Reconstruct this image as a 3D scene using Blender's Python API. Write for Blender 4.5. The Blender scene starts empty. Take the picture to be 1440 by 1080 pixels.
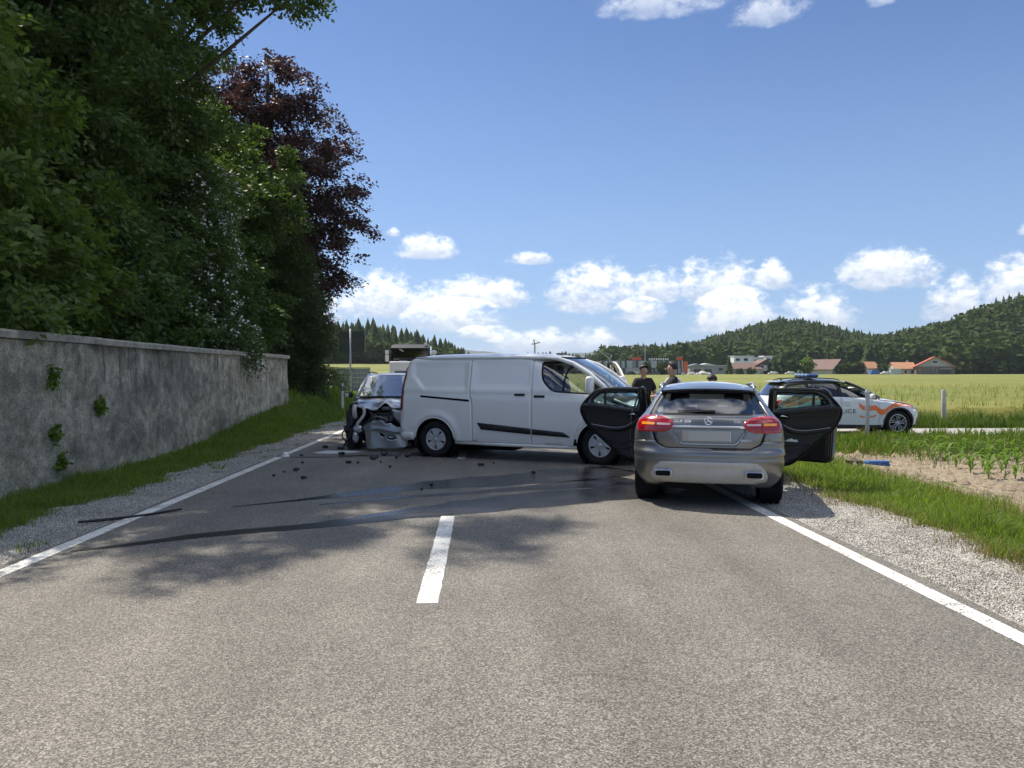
import bpy, bmesh, math, random
import numpy as np
from mathutils import Vector, Matrix
from mathutils.geometry import delaunay_2d_cdt
R = math.radians
rng = np.random.default_rng(7)
random.seed(7)
SC = bpy.context.scene
COL = SC.collection

# ------------------------------------------------------------------ camera
cam = bpy.data.cameras.new('camera')
cam.sensor_width = 36.0
cam.lens = 26.5
cam.clip_start = 0.05
cam.clip_end = 20000
cam_o = bpy.data.objects.new('camera', cam)
cam_o.location = (0, 0, 1.62)
cam_o.rotation_euler = (R(90 - 0.865), 0, R(-2.27))
COL.objects.link(cam_o)
SC.camera = cam_o

# ------------------------------------------------------------------ light: sun from the front left, high
SUN_EL = R(57)
SUN_AZ = math.atan2(-0.66, 0.75)            # compass angle from +Y towards +X
sun_dir = Vector((math.sin(SUN_AZ) * math.cos(SUN_EL), math.cos(SUN_AZ) * math.cos(SUN_EL), math.sin(SUN_EL)))
sun = bpy.data.lights.new('sun', 'SUN')
sun.energy = 2.8
sun.angle = R(0.53)
sun.color = (1.0, 0.915, 0.79)
sun_o = bpy.data.objects.new('sun', sun)
sun_o.rotation_euler = (-sun_dir).to_track_quat('-Z', 'Y').to_euler()
sun_o.location = (-30, 40, 60)
COL.objects.link(sun_o)
SC.view_settings.view_transform = 'Standard'
SC.view_settings.look = 'None'
SC.view_settings.exposure = 1.17
SC.view_settings.gamma = 1.0
SC.render.engine = 'CYCLES'
SC.cycles.max_bounces = 6
SC.cycles.transparent_max_bounces = 10
SC.cycles.use_denoising = True
SC.cycles.diffuse_bounces = 3
SC.cycles.volume_bounces = 0

# ------------------------------------------------------------------ sky: Nishita with fair-weather cumulus
class NT:
    """small node-tree writer"""
    def __init__(s, tree): s.t = tree; s.n = tree.nodes; s.l = tree.links
    def node(s, typ, **kw):
        n = s.n.new(typ)
        for k, v in kw.items(): setattr(n, k, v)
        return n
    def put(s, sock, v):
        if hasattr(v, 'is_linked'): s.l.new(v, sock)
        elif v is not None: sock.default_value = v
    def math(s, op, a, b=None, c=None, clamp=False):
        n = s.node('ShaderNodeMath', operation=op); n.use_clamp = clamp
        for i, v in enumerate((a, b, c)):
            if v is not None: s.put(n.inputs[i], v)
        return n.outputs[0]
    def vmath(s, op, a, b=None):
        n = s.node('ShaderNodeVectorMath', operation=op)
        s.put(n.inputs[0], a)
        if b is not None: s.put(n.inputs[1], b)
        return n.outputs[0]
    def noise(s, vec, scale, detail=4, rough=0.55, dist=0.0, out='Fac'):
        n = s.node('ShaderNodeTexNoise'); s.put(n.inputs['Vector'], vec)
        n.inputs['Scale'].default_value = scale; n.inputs['Detail'].default_value = detail
        n.inputs['Roughness'].default_value = rough; n.inputs['Distortion'].default_value = dist
        return n.outputs[out]
    def voronoi(s, vec, scale, feature='F1', out='Distance', rnd=1.0):
        n = s.node('ShaderNodeTexVoronoi', feature=feature); s.put(n.inputs['Vector'], vec)
        n.inputs['Scale'].default_value = scale; n.inputs['Randomness'].default_value = rnd
        return n.outputs[out]
    def mapr(s, v, a, b, c=0.0, d=1.0, smooth=True):
        n = s.node('ShaderNodeMapRange'); n.interpolation_type = 'SMOOTHSTEP' if smooth else 'LINEAR'
        s.put(n.inputs[0], v)
        for i, q in enumerate((a, b, c, d)): n.inputs[i + 1].default_value = q
        return n.outputs[0]
    def mix(s, f, a, b, typ='MIX'):
        n = s.node('ShaderNodeMix', data_type='RGBA', blend_type=typ)
        s.put(n.inputs[0], f)
        for sock, v in ((n.inputs[6], a), (n.inputs[7], b)):
            s.put(sock, (*v, 1) if isinstance(v, tuple) and len(v) == 3 else v)
        return n.outputs[2]
    def ramp(s, f, stops):
        n = s.node('ShaderNodeValToRGB'); s.put(n.inputs[0], f)
        e = n.color_ramp.elements
        while len(e) < len(stops): e.new(0.5)
        for el, (p, c) in zip(e, stops): el.position = p; el.color = (*c, 1) if len(c) == 3 else c
        return n.outputs[0]
    def mapping(s, vec, scale=(1, 1, 1), loc=(0, 0, 0), rot=(0, 0, 0)):
        n = s.node('ShaderNodeMapping'); s.put(n.inputs[0], vec)
        n.inputs[1].default_value = loc; n.inputs[2].default_value = rot; n.inputs[3].default_value = scale
        return n.outputs[0]

def build_world():
    w = bpy.data.worlds.new('World'); SC.world = w; w.use_nodes = True
    w.cycles.sampling_method = 'MANUAL'; w.cycles.sample_map_resolution = 512
    t = NT(w.node_tree); t.n.clear()
    out = t.node('ShaderNodeOutputWorld'); bg = t.node('ShaderNodeBackground')
    sky = t.node('ShaderNodeTexSky', sky_type='NISHITA')
    sky.sun_disc = False; sky.sun_elevation = SUN_EL; sky.sun_rotation = SUN_AZ
    sky.altitude = 900; sky.air_density = 1.0; sky.dust_density = 0.6; sky.ozone_density = 1.2
    tc = t.node('ShaderNodeTexCoord').outputs['Generated']
    sp = t.node('ShaderNodeSeparateXYZ'); t.put(sp.inputs[0], tc)
    az = t.math('ARCTAN2', sp.outputs[0], sp.outputs[1]); el = t.math('ARCSINE', sp.outputs[2])
    # (azimuth, elevation of the flat base, half width, height) of each cumulus, degrees
    C = [(-7.63, 4.69, 3.69, 2.97), (-4.83, 4.96, 1.80, 1.78), (-2.05, 5.07, 3.14, 2.50), (1.19, 5.39, 2.42, 2.02), (-2.05, 3.56, 4.35, 2.02), (-4.19, 8.90, 2.41, 1.55), (-6.68, 10.21, 0.66, 0.54), (3.62, 8.37, 1.93, 0.89), (8.46, 5.34, 3.91, 3.21), (13.48, 5.82, 2.58, 2.14), (17.57, 5.71, 3.41, 3.21), (21.27, 6.35, 1.42, 1.78), (11.91, 4.15, 2.20, 1.43), (18.82, 3.35, 3.58, 2.74), (24.12, 3.46, 2.82, 2.85), (28.84, 6.25, 3.44, 2.62), (26.63, 6.67, 1.45, 1.19), (32.79, 3.99, 1.97, 2.62), (35.90, 4.64, 2.38, 2.85), (36.46, 8.74, 0.55, 0.71), (4.70, 1.89, 4.51, 1.55), (8.46, 2.05, 2.37, 1.43), (-0.59, 2.75, 1.45, 0.77), (3.08, 1.84, 2.72, 1.43), (13.48, 25.08, 5.44, 1.78), (21.03, 23.82, 2.90, 1.66), (26.41, 25.34, 2.43, 1.43), (29.78, 24.81, 1.00, 2.02), (28.27, 23.64, 1.03, 0.83), (1.19, 2.48, 1.82, 1.07),
         (-14, 4.2, 4.5, 2.6), (-24, 5.0, 6, 3.0), (-32, 3.0, 4, 2.2)]
    n1 = t.noise(tc, 22, 4, 0.66)
    n2 = t.noise(t.mapping(tc, (1, 1, 1.6), (3.1, 1.7, 0.4)), 60, 4, 0.66)
    warp = t.math('MULTIPLY', t.math('SUBTRACT', n1, 0.5), 1.9)
    warp2 = t.math('MULTIPLY', t.math('SUBTRACT', n2, 0.5), 1.8)
    # clouds that do not overlap share one look-up layer; the sky in view is mirrored on round the horizon
    A0, A1 = -36.0, 42.0
    u = t.math('MULTIPLY', t.math('SUBTRACT', az, R(A0)), 1 / R(A1 - A0))
    u = t.math('PINGPONG', u, 1.0)
    layers = []
    for c in sorted(C, key=lambda q: -q[2]):
        for L in layers:
            if all(abs(c[0] - q[0]) > 1.12 * (c[2] + q[2]) for q in L): L.append(c); break
        else: layers.append([c])
    field = None; hgt = None
    for L in layers:
        L.sort()
        cv = t.node('ShaderNodeRGBCurve'); mp = cv.mapping
        t.put(cv.inputs['Color'], u)
        xs = np.linspace(0, 1, 257)
        tab = []
        for x in xs:
            a = A0 + (A1 - A0) * x
            q = min(L, key=lambda k: abs(a - k[0]) / k[2])
            tab.append((max(-1, 1 - ((a - q[0]) / q[2]) ** 2) * .5 + .5, q[1] / 32, q[3] / 6))
        for ch in range(3):
            pts = mp.curves[ch].points
            pts[0].location = (0, tab[0][ch]); pts[1].location = (1, tab[-1][ch])
            for x, row in list(zip(xs, tab))[1:-1]: pts.new(x, row[ch])
            for q in pts: q.handle_type = 'VECTOR'
        mp.update()
        sc = t.node('ShaderNodeSeparateColor'); t.put(sc.inputs[0], cv.outputs[0])
        dz = t.math('DIVIDE', t.math('SUBTRACT', el, t.math('MULTIPLY', sc.outputs[1], R(32))), t.math('MULTIPLY', sc.outputs[2], R(6)))
        dzz = t.math('MAXIMUM', dz, t.math('MULTIPLY', dz, -3.2))
        q1 = t.math('MULTIPLY_ADD', sc.outputs[0], 2.0, -1.0)
        v = t.math('SUBTRACT', q1, t.math('MULTIPLY', dzz, dzz))
        field = v if field is None else t.math('MAXIMUM', field, v)
        hh = t.math('MULTIPLY_ADD', t.math('MINIMUM', v, 0.0), 4.0, dz)
        hgt = hh if hgt is None else t.math('MAXIMUM', hgt, hh)
    dens = t.math('ADD', t.math('ADD', field, warp), warp2)
    alpha = t.mapr(dens, -0.08, 1.0)
    # thin veil wisps high up
    core = t.mapr(dens, 0.6, 1.6)
    topness = t.math('ADD', t.mapr(hgt, -0.15, 0.75), t.math('MULTIPLY', warp2, 0.9), clamp=True)
    cl = t.mix(topness, (2.9, 3.3, 4.0), (6.2, 6.2, 6.1))
    cl = t.mix(t.math('MULTIPLY', core, 0.25), cl, (3.7, 4.05, 4.7))
    high = t.mapr(el, R(14), R(20)); 
    a2 = t.math('MULTIPLY', alpha, t.math('SUBTRACT', 0.93, t.math('MULTIPLY', high, 0.45)))
    small = t.mapr(el, R(1.0), R(3.5), 0.72, 1.0)
    a2 = t.math('MULTIPLY', a2, small)
    skyc = t.mix(1.0, sky.outputs[0], (0.29, 0.38, 0.51), 'MULTIPLY')
    # milky air towards the horizon
    milk = t.mapr(el, R(0.0), R(28), 0.58, 0.03)
    skyc = t.mix(milk, skyc, (1.65, 2.55, 4.0))
    col = t.mix(a2, skyc, cl)
    # unseen bright cumulus overhead and all round, added to fill the shade
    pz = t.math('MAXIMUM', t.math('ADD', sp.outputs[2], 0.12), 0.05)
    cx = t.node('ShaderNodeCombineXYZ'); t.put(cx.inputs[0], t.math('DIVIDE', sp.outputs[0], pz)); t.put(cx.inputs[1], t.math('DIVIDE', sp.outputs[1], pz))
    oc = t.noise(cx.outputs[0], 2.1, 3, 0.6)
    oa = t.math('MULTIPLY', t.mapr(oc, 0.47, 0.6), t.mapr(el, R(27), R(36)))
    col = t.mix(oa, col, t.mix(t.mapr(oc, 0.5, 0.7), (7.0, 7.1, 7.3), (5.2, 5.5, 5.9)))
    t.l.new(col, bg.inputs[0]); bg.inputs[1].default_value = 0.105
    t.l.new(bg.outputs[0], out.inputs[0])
build_world()
# ------------------------------------------------------------------ helpers: objects
def tag(o, label=None, cat=None, group=None, kind=None):
    if label: o['label'] = label
    if cat: o['category'] = cat
    if group: o['group'] = group
    if kind: o['kind'] = kind
    return o
def empty(name, loc=(0, 0, 0), rz=0, label=None, cat=None, group=None):
    o = bpy.data.objects.new(name, None); COL.objects.link(o)
    o.empty_display_size = 0.2
    o.location = loc; o.rotation_euler = (0, 0, rz)
    return tag(o, label, cat, group)
def link(name, me, m=None, parent=None, loc=(0, 0, 0), rot=None, smooth=None):
    o = bpy.data.objects.new(name, me); COL.objects.link(o)
    o.location = loc
    if rot: o.rotation_euler = rot
    if m is not None and not me.materials:
        me.materials.append(MAT[m] if isinstance(m, str) else m)
    if parent is not None: o.parent = parent
    if smooth: shade(me, smooth)
    return o
def shade(me, ang=None):
    if ang is True or ang is None or ang >= 179:
        me.polygons.foreach_set('use_smooth', [True] * len(me.polygons)); return me
    me.polygons.foreach_set('use_smooth', [True] * len(me.polygons))
    bm = bmesh.new(); bm.from_mesh(me)
    for e in bm.edges:
        if len(e.link_faces) == 2 and e.calc_face_angle(0) > R(ang): e.smooth = False
    bm.to_mesh(me); bm.free()
    return me
def arr_mesh(name, v, f):
    """numpy verts (n,3), faces (m,k) -> mesh, fast"""
    v = np.asarray(v, np.float32); f = np.asarray(f, np.int32)
    me = bpy.data.meshes.new(name)
    k = f.shape[1]
    me.vertices.add(len(v)); me.vertices.foreach_set('co', v.ravel())
    me.loops.add(f.size); me.loops.foreach_set('vertex_index', f.ravel())
    me.polygons.add(len(f)); me.polygons.foreach_set('loop_start', np.arange(0, f.size, k, dtype=np.int32))
    me.update(calc_edges=True)
    return me
def copy_tree(o, parent=None):
    c = o.copy(); COL.objects.link(c)
    if parent is not None: c.parent = parent
    for ch in list(o.children): copy_tree(ch, c)
    return c

class MB:
    """collects shapes into one mesh"""
    def __init__(s): s.v = []; s.f = []
    def add(s, vs, fs, M=None):
        b = len(s.v)
        s.v += [tuple(M @ Vector(p)) if M is not None else tuple(p) for p in vs]
        s.f += [[b + i for i in f] for f in fs]
        return s
    def box(s, c, d, M=None, bevel=0.0, seg=2):
        bm = bmesh.new(); bmesh.ops.create_cube(bm, size=1.0)
        for v in bm.verts: v.co = Vector((v.co.x * d[0], v.co.y * d[1], v.co.z * d[2]))
        if bevel > 0:
            bmesh.ops.bevel(bm, geom=list(bm.edges), offset=min(bevel, min(d) * 0.49), segments=seg, affect='EDGES', profile=0.5)
        bm.verts.index_update()
        vs = [v.co + Vector(c) for v in bm.verts]; fs = [[v.index for v in f.verts] for f in bm.faces]
        bm.free()
        return s.add(vs, fs, M)
    def tube(s, pts, r, n=10, M=None, cap=True, closed=False):
        pts = [Vector(p) for p in pts]; m = len(pts)
        rs = r if isinstance(r, (list, tuple)) else [r] * m
        vs = []; up = None
        for i, p in enumerate(pts):
            if closed: d = pts[(i + 1) % m] - pts[i - 1]
            else: d = pts[min(i + 1, m - 1)] - pts[max(i - 1, 0)]
            d.normalize()
            if up is None:
                up = Vector((0, 0, 1)) if abs(d.z) < 0.9 else Vector((1, 0, 0))
            a = d.cross(up).normalized(); up = a.cross(d).normalized(); b = up
            for k in range(n):
                t = 2 * math.pi * k / n
                vs.append(p + (a * math.cos(t) + b * math.sin(t)) * rs[i])
        fs = []
        for i in range(m if closed else m - 1):
            j = (i + 1) % m
            for k in range(n):
                fs.append([i * n + k, i * n + (k + 1) % n, j * n + (k + 1) % n, j * n + k])
        if cap and not closed:
            fs.append(list(range(n - 1, -1, -1))); fs.append([(m - 1) * n + k for k in range(n)])
        return s.add(vs, fs, M)
    def lathe(s, prof, n=32, axis='x', M=None, closed=False):
        """prof: (r, h) pairs, spun about axis"""
        vs = []; m = len(prof)
        for r, h in prof:
            for k in range(n):
                t = 2 * math.pi * k / n; a, b = r * math.cos(t), r * math.sin(t)
                vs.append((h, a, b) if axis == 'x' else (a, b, h) if axis == 'z' else (a, h, b))
        fs = []
        for i in range(m if closed else m - 1):
            j = (i + 1) % m
            for k in range(n):
                fs.append([i * n + k, i * n + (k + 1) % n, j * n + (k + 1) % n, j * n + k])
        return s.add(vs, fs, M)
    def prism(s, poly, h0, h1, plane='xy', M=None):
        """extruded polygon; plane gives the two polygon axes"""
        def p3(a, b, h): return (a, b, h) if plane == 'xy' else (a, h, b) if plane == 'xz' else (h, a, b)
        n = len(poly)
        vs = [p3(a, b, h0) for a, b in poly] + [p3(a, b, h1) for a, b in poly]
        fs = [list(range(n - 1, -1, -1)), list(range(n, 2 * n))]
        fs += [[i, (i + 1) % n, n + (i + 1) % n, n + i] for i in range(n)]
        return s.add(vs, fs, M)
    def ico(s, c, r, sub=2, M=None, jig=0.0):
        bm = bmesh.new(); bmesh.ops.create_icosphere(bm, subdivisions=sub, radius=1.0)
        bm.verts.index_update()
        rr = r if isinstance(r, (tuple, list)) else (r, r, r)
        vs = [Vector((v.co.x * rr[0], v.co.y * rr[1], v.co.z * rr[2])) * (1 + random.uniform(-jig, jig)) + Vector(c) for v in bm.verts]
        fs = [[v.index for v in f.verts] for f in bm.faces]; bm.free()
        return s.add(vs, fs, M)
    def mesh(s, name='m', fix=True):
        me = bpy.data.meshes.new(name); me.from_pydata(s.v, [], s.f); me.update()
        if fix:
            bm = bmesh.new(); bm.from_mesh(me)
            bmesh.ops.recalc_face_normals(bm, faces=list(bm.faces)); bm.to_mesh(me); bm.free()
        return me
    def build(s, name, m, parent=None, smooth=35, loc=(0, 0, 0), rot=None):
        return link(name, s.mesh(name), m, parent, loc, rot, smooth)

def roundpoly(pts, r, n=5):
    """round the corners of a closed polygon; r a number or one per corner"""
    out = []; m = len(pts)
    for i in range(m):
        p = Vector(pts[i]); a = Vector(pts[i - 1]); b = Vector(pts[(i + 1) % m])
        rr = r[i] if isinstance(r, (list, tuple)) else r
        da, db = (a - p), (b - p)
        d = min(rr, da.length * 0.49, db.length * 0.49)
        if d < 1e-4: out.append(tuple(p)); continue
        p0 = p + da.normalized() * d; p1 = p + db.normalized() * d
        for k in range(n + 1):
            t = k / n
            out.append(tuple(p0 * (1 - t) ** 2 + p * 2 * t * (1 - t) + p1 * t * t))
    return out
def smoothpoly(pts, n=6, closed=True):
    """Catmull-Rom through points"""
    P = [Vector(p) for p in pts]; m = len(P); out = []
    for i in range(m if closed else m - 1):
        if closed: p0, p1, p2, p3 = P[i - 1], P[i], P[(i + 1) % m], P[(i + 2) % m]
        else: p0, p1, p2, p3 = P[max(i - 1, 0)], P[i], P[i + 1], P[min(i + 2, m - 1)]
        for k in range(n):
            t = k / n
            out.append(tuple(0.5 * ((2 * p1) + (p2 - p0) * t + (2 * p0 - 5 * p1 + 4 * p2 - p3) * t * t + (3 * p1 - p0 - 3 * p2 + p3) * t ** 3)))
    if not closed: out.append(tuple(P[-1]))
    return out
def inside(px, py, loops):
    c = np.zeros(len(px), bool)
    for L in loops:
        L = np.asarray(L); x0, y0 = L[:, 0], L[:, 1]; x1, y1 = np.roll(x0, -1), np.roll(y0, -1)
        for a, b, c_, d in zip(x0, y0, x1, y1):
            if b == d: continue
            hit = ((b > py) != (d > py)) & (px < (c_ - a) * (py - b) / (d - b) + a)
            c ^= hit
    return c
def resample(loop, res):
    out = []
    m = len(loop)
    for i in range(m):
        a = Vector(loop[i]); b = Vector(loop[(i + 1) % m]); k = max(1, int(math.ceil((b - a).length / res)))
        for j in range(k): out.append(tuple(a.lerp(b, j / k)))
    return out
def panel_mesh(name, outline, fn, holes=(), res=0.04, off=0.0, crown=None):
    """flat polygon (with holes) triangulated and mapped onto a curved surface fn(u,v)->xyz, pushed off along the normal"""
    loops = [resample(outline, res)] + [resample(h, res) for h in holes]
    pts = [p for L in loops for p in L]
    L0 = np.array(loops[0]); x0, y0 = L0.min(0); x1, y1 = L0.max(0)
    gx, gy = np.meshgrid(np.arange(x0 + res * 0.5, x1, res), np.arange(y0 + res * 0.5, y1, res))
    gx, gy = gx.ravel(), gy.ravel()
    if len(gx):
        ok = inside(gx, gy, loops)
        B = np.array(pts)
        gx, gy = gx[ok], gy[ok]
        if len(gx):
            d = np.sqrt(((gx[:, None] - B[None, :, 0]) ** 2 + (gy[:, None] - B[None, :, 1]) ** 2).min(1))
            k = d > res * 0.45
            pts = pts + list(zip(gx[k].tolist(), gy[k].tolist()))
    edges = []; b = 0
    for L in loops:
        n = len(L); edges += [(b + i, b + (i + 1) % n) for i in range(n)]; b += n
    vv, ee, ff, *_ = delaunay_2d_cdt([Vector(p) for p in pts], edges, [], 0, 1e-6)
    V = np.array([tuple(v) for v in vv]); F = np.array([list(f) for f in ff])
    cen = V[F].mean(1)
    F = F[inside(cen[:, 0], cen[:, 1], loops)]
    out = []
    e = 0.004
    for u, v in V:
        p = Vector(fn(u, v))
        if off or crown:
            n = (Vector(fn(u + e, v)) - Vector(fn(u - e, v))).cross(Vector(fn(u, v + e)) - Vector(fn(u, v - e)))
            if n.length > 1e-12: n.normalize()
            p = p + n * (off + (crown(u, v) if crown else 0))
        out.append(p)
    me = bpy.data.meshes.new(name)
    me.from_pydata(out, [], F.tolist()); me.update()
    return me
def panel(name, outline, fn, m, parent, holes=(), res=0.04, off=0.0, thick=0.0, crown=None, smooth=True, rim=None):
    me = panel_mesh(name, outline, fn, holes, res, off, crown)
    o = link(name, me, m, parent, smooth=smooth)
    if thick:
        s = o.modifiers.new('solid', 'SOLIDIFY'); s.thickness = thick; s.offset = -1.0; s.use_even_offset = False
        if rim is not None: pass
    return o
def interp(tab):
    """smooth (monotone cubic) interpolation of (t, value) pairs"""
    x = np.array([a for a, _ in tab], float); y = np.array([b for _, b in tab], float)
    h = np.diff(x); d = np.diff(y) / h; mm = np.zeros(len(x))
    mm[0], mm[-1] = d[0], d[-1]
    for i in range(1, len(x) - 1):
        mm[i] = 0 if d[i - 1] * d[i] <= 0 else 2 * d[i - 1] * d[i] / (d[i - 1] + d[i])
    def f(t):
        t = min(max(t, x[0]), x[-1]); i = min(int(np.searchsorted(x, t, 'right')) - 1, len(h) - 1)
        i = max(i, 0); u = (t - x[i]) / h[i]
        return float((2 * u ** 3 - 3 * u ** 2 + 1) * y[i] + (u ** 3 - 2 * u ** 2 + u) * h[i] * mm[i] + (-2 * u ** 3 + 3 * u ** 2) * y[i + 1] + (u ** 3 - u ** 2) * h[i] * mm[i + 1])
    return f
def ss(a, b, x):
    t = np.clip((np.asarray(x, float) - a) / (b - a), 0, 1); return t * t * (3 - 2 * t)
# ------------------------------------------------------------------ materials
MAT = {}
def new_mat(name):
    m = bpy.data.materials.new(name); m.use_nodes = True
    t = NT(m.node_tree); b = t.n['Principled BSDF']; MAT[name] = m
    return m, t, b
def simple(name, col, rough=0.5, metal=0.0, spec=0.5, coat=0.0, var=0.0, vscale=8.0, bump=0.0, bscale=60.0, emit=None, coatr=0.05):
    m, t, b = new_mat(name)
    b.inputs['Base Color'].default_value = (*col, 1); b.inputs['Roughness'].default_value = rough
    b.inputs['Metallic'].default_value = metal; b.inputs['Specular IOR Level'].default_value = spec
    b.inputs['Coat Weight'].default_value = coat; b.inputs['Coat Roughness'].default_value = coatr
    co = t.node('ShaderNodeTexCoord').outputs['Object'] if (var or bump) else None
    if var:
        n = t.noise(co, vscale, 5, 0.6)
        f = t.mapr(n, 0.3, 0.7, 1 - var, 1 + var, smooth=False)
        t.put(b.inputs['Base Color'], t.mix(1.0, (*col,), f, 'MULTIPLY'))
    if bump:
        bn = t.node('ShaderNodeBump'); bn.inputs['Strength'].default_value = bump; bn.inputs['Distance'].default_value = 0.01
        t.put(bn.inputs['Height'], t.noise(co, bscale, 4, 0.6)); t.l.new(bn.outputs[0], b.inputs['Normal'])
    if emit:
        b.inputs['Emission Color'].default_value = (*emit[0], 1); b.inputs['Emission Strength'].default_value = emit[1]
    return m
def dusty_paint(name, col, metal=0.0, rough=0.3, coat=1.0, dust=(0.3, 0.28, 0.25), amount=0.25, flake=0.0, zlo=0.25, zhi=1.1):
    """car paint with a film of road dust, heavier near the sills"""
    m, t, b = new_mat(name)
    tc = t.node('ShaderNodeTexCoord').outputs['Object']
    sp = t.node('ShaderNodeSeparateXYZ'); t.put(sp.inputs[0], tc)
    low = t.mapr(sp.outputs[2], zlo, zhi, 1.0, 0.15)
    n = t.noise(tc, 5, 6, 0.65); n2 = t.noise(t.mapping(tc, (1, 1, 0.25)), 22, 5, 0.7)
    f = t.math('MULTIPLY', t.math('MULTIPLY', low, amount), t.mapr(t.math('ADD', t.math('MULTIPLY', n, 0.6), t.math('MULTIPLY', n2, 0.4)), 0.3, 0.75, 0.35, 1.6))
    f = t.math('MINIMUM', f, 1.0)
    t.put(b.inputs['Base Color'], t.mix(f, col, dust))
    t.put(b.inputs['Roughness'], t.math('ADD', rough, t.math('MULTIPLY', f, 0.45)))
    b.inputs['Metallic'].default_value = metal
    b.inputs['Coat Weight'].default_value = coat
    t.put(b.inputs['Coat Roughness'], t.math('ADD', 0.04, t.math('MULTIPLY', f, 0.5)))
    return m
def glass_mat(name, tint, rough=0.0, opac=0.25):
    """car glass: a tinted see-through sheet that mirrors at grazing angles"""
    m, t, b = new_mat(name); t.n.remove(b)
    out = t.n['Material Output']
    tr = t.node('ShaderNodeBsdfTransparent'); tr.inputs[0].default_value = (*tint, 1)
    gl = t.node('ShaderNodeBsdfGlossy'); gl.inputs['Roughness'].default_value = 0.015; gl.inputs[0].default_value = (1, 1, 1, 1)
    fr = t.node('ShaderNodeFresnel'); fr.inputs[0].default_value = 1.52
    f = t.math('ADD', t.math('MULTIPLY', fr.outputs[0], 1.6), opac, clamp=True)
    mx = t.node('ShaderNodeMixShader'); t.put(mx.inputs[0], f); t.l.new(tr.outputs[0], mx.inputs[1]); t.l.new(gl.outputs[0], mx.inputs[2])
    t.l.new(mx.outputs[0], out.inputs[0])
    return m
def leaf_mat(name, c1, c2, trans=0.35, rough=0.45, tcol=None):
    m, t, b = new_mat(name); out = t.n['Material Output']
    geo = t.node('ShaderNodeNewGeometry')
    tc = t.node('ShaderNodeTexCoord').outputs['Object']
    f = t.math('ADD', t.math('MULTIPLY', geo.outputs['Random Per Island'], 0.6), t.math('MULTIPLY', t.noise(tc, 0.5, 3), 0.5), clamp=True)
    col = t.mix(f, c1, c2)
    t.put(b.inputs['Base Color'], col); b.inputs['Roughness'].default_value = rough
    b.inputs['Specular IOR Level'].default_value = 0.2
    tl = t.node('ShaderNodeBsdfTranslucent')
    t.put(tl.inputs[0], t.mix(1.0, col, tcol or (1.5, 1.9, 0.7), 'MULTIPLY'))
    mx = t.node('ShaderNodeMixShader'); mx.inputs[0].default_value = trans
    t.l.new(b.outputs[0], mx.inputs[1]); t.l.new(tl.outputs[0], mx.inputs[2]); t.l.new(mx.outputs[0], out.inputs[0])
    return m
def bump_to(t, b, h, strength, dist):
    bn = t.node('ShaderNodeBump'); bn.inputs['Strength'].default_value = strength; bn.inputs['Distance'].default_value = dist
    t.put(bn.inputs['Height'], h); t.l.new(bn.outputs[0], b.inputs['Normal'])

def make_asphalt(name, base, lite, dark, patch=0.16):
    m, t, b = new_mat(name)
    tc = t.node('ShaderNodeTexCoord').outputs['Object']
    vo = t.voronoi(tc, 130, out='Color'); sp = t.node('ShaderNodeSeparateColor'); t.put(sp.inputs[0], vo)
    n1 = t.noise(tc, 80, 5, 0.75)
    n2 = t.noise(tc, 0.8, 5, 0.6); n3 = t.noise(t.mapping(tc, (1, 0.12, 1)), 2.2, 4, 0.6)
    grain = t.math('ADD', t.math('MULTIPLY', sp.outputs[0], 0.6), t.math('MULTIPLY', n1, 0.6))
    col = t.ramp(grain, [(0.22, dark), (0.55, base), (0.78, lite), (0.95, tuple(min(1, q * 1.55) for q in lite))])
    big = t.mapr(t.math('ADD', t.math('MULTIPLY', n2, 0.55), t.math('MULTIPLY', n3, 0.45)), 0.3, 0.7, 1 - patch, 1 + patch, smooth=False)
    # wheel paths, polished a little
    sx = t.node('ShaderNodeSeparateXYZ'); t.put(sx.inputs[0], tc)
    w = t.math('ABSOLUTE', t.math('SUBTRACT', t.math('ABSOLUTE', t.math('ADD', sx.outputs[0], 0.35)), 1.8))
    w = t.math('ABSOLUTE', t.math('SUBTRACT', w, 0.75))
    wheel = t.mapr(w, 0.1, 0.45, 0.94, 1.03)
    col = t.mix(1.0, col, t.math('MULTIPLY', big, wheel), 'MULTIPLY')
    # hairline cracks
    ck = t.voronoi(t.vmath('ADD', tc, t.noise(tc, 1.4, 4, 0.6, out='Color')), 0.42, 'DISTANCE_TO_EDGE')
    cm = t.math('MULTIPLY', t.mapr(ck, 0.0, 0.006, 1.0, 0.0), t.mapr(t.noise(tc, 0.35, 2), 0.52, 0.62))
    col = t.mix(t.math('MULTIPLY', cm, 0.45), col, (0.03, 0.03, 0.03))
    t.put(b.inputs['Base Color'], col)
    t.put(b.inputs['Roughness'], t.mapr(n1, 0.3, 0.7, 0.62, 0.9)); b.inputs['Specular IOR Level'].default_value = 0.35
    bump_to(t, b, t.math('SUBTRACT', grain, t.math('MULTIPLY', cm, 0.6)), 0.55, 0.006)
    return m
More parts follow.
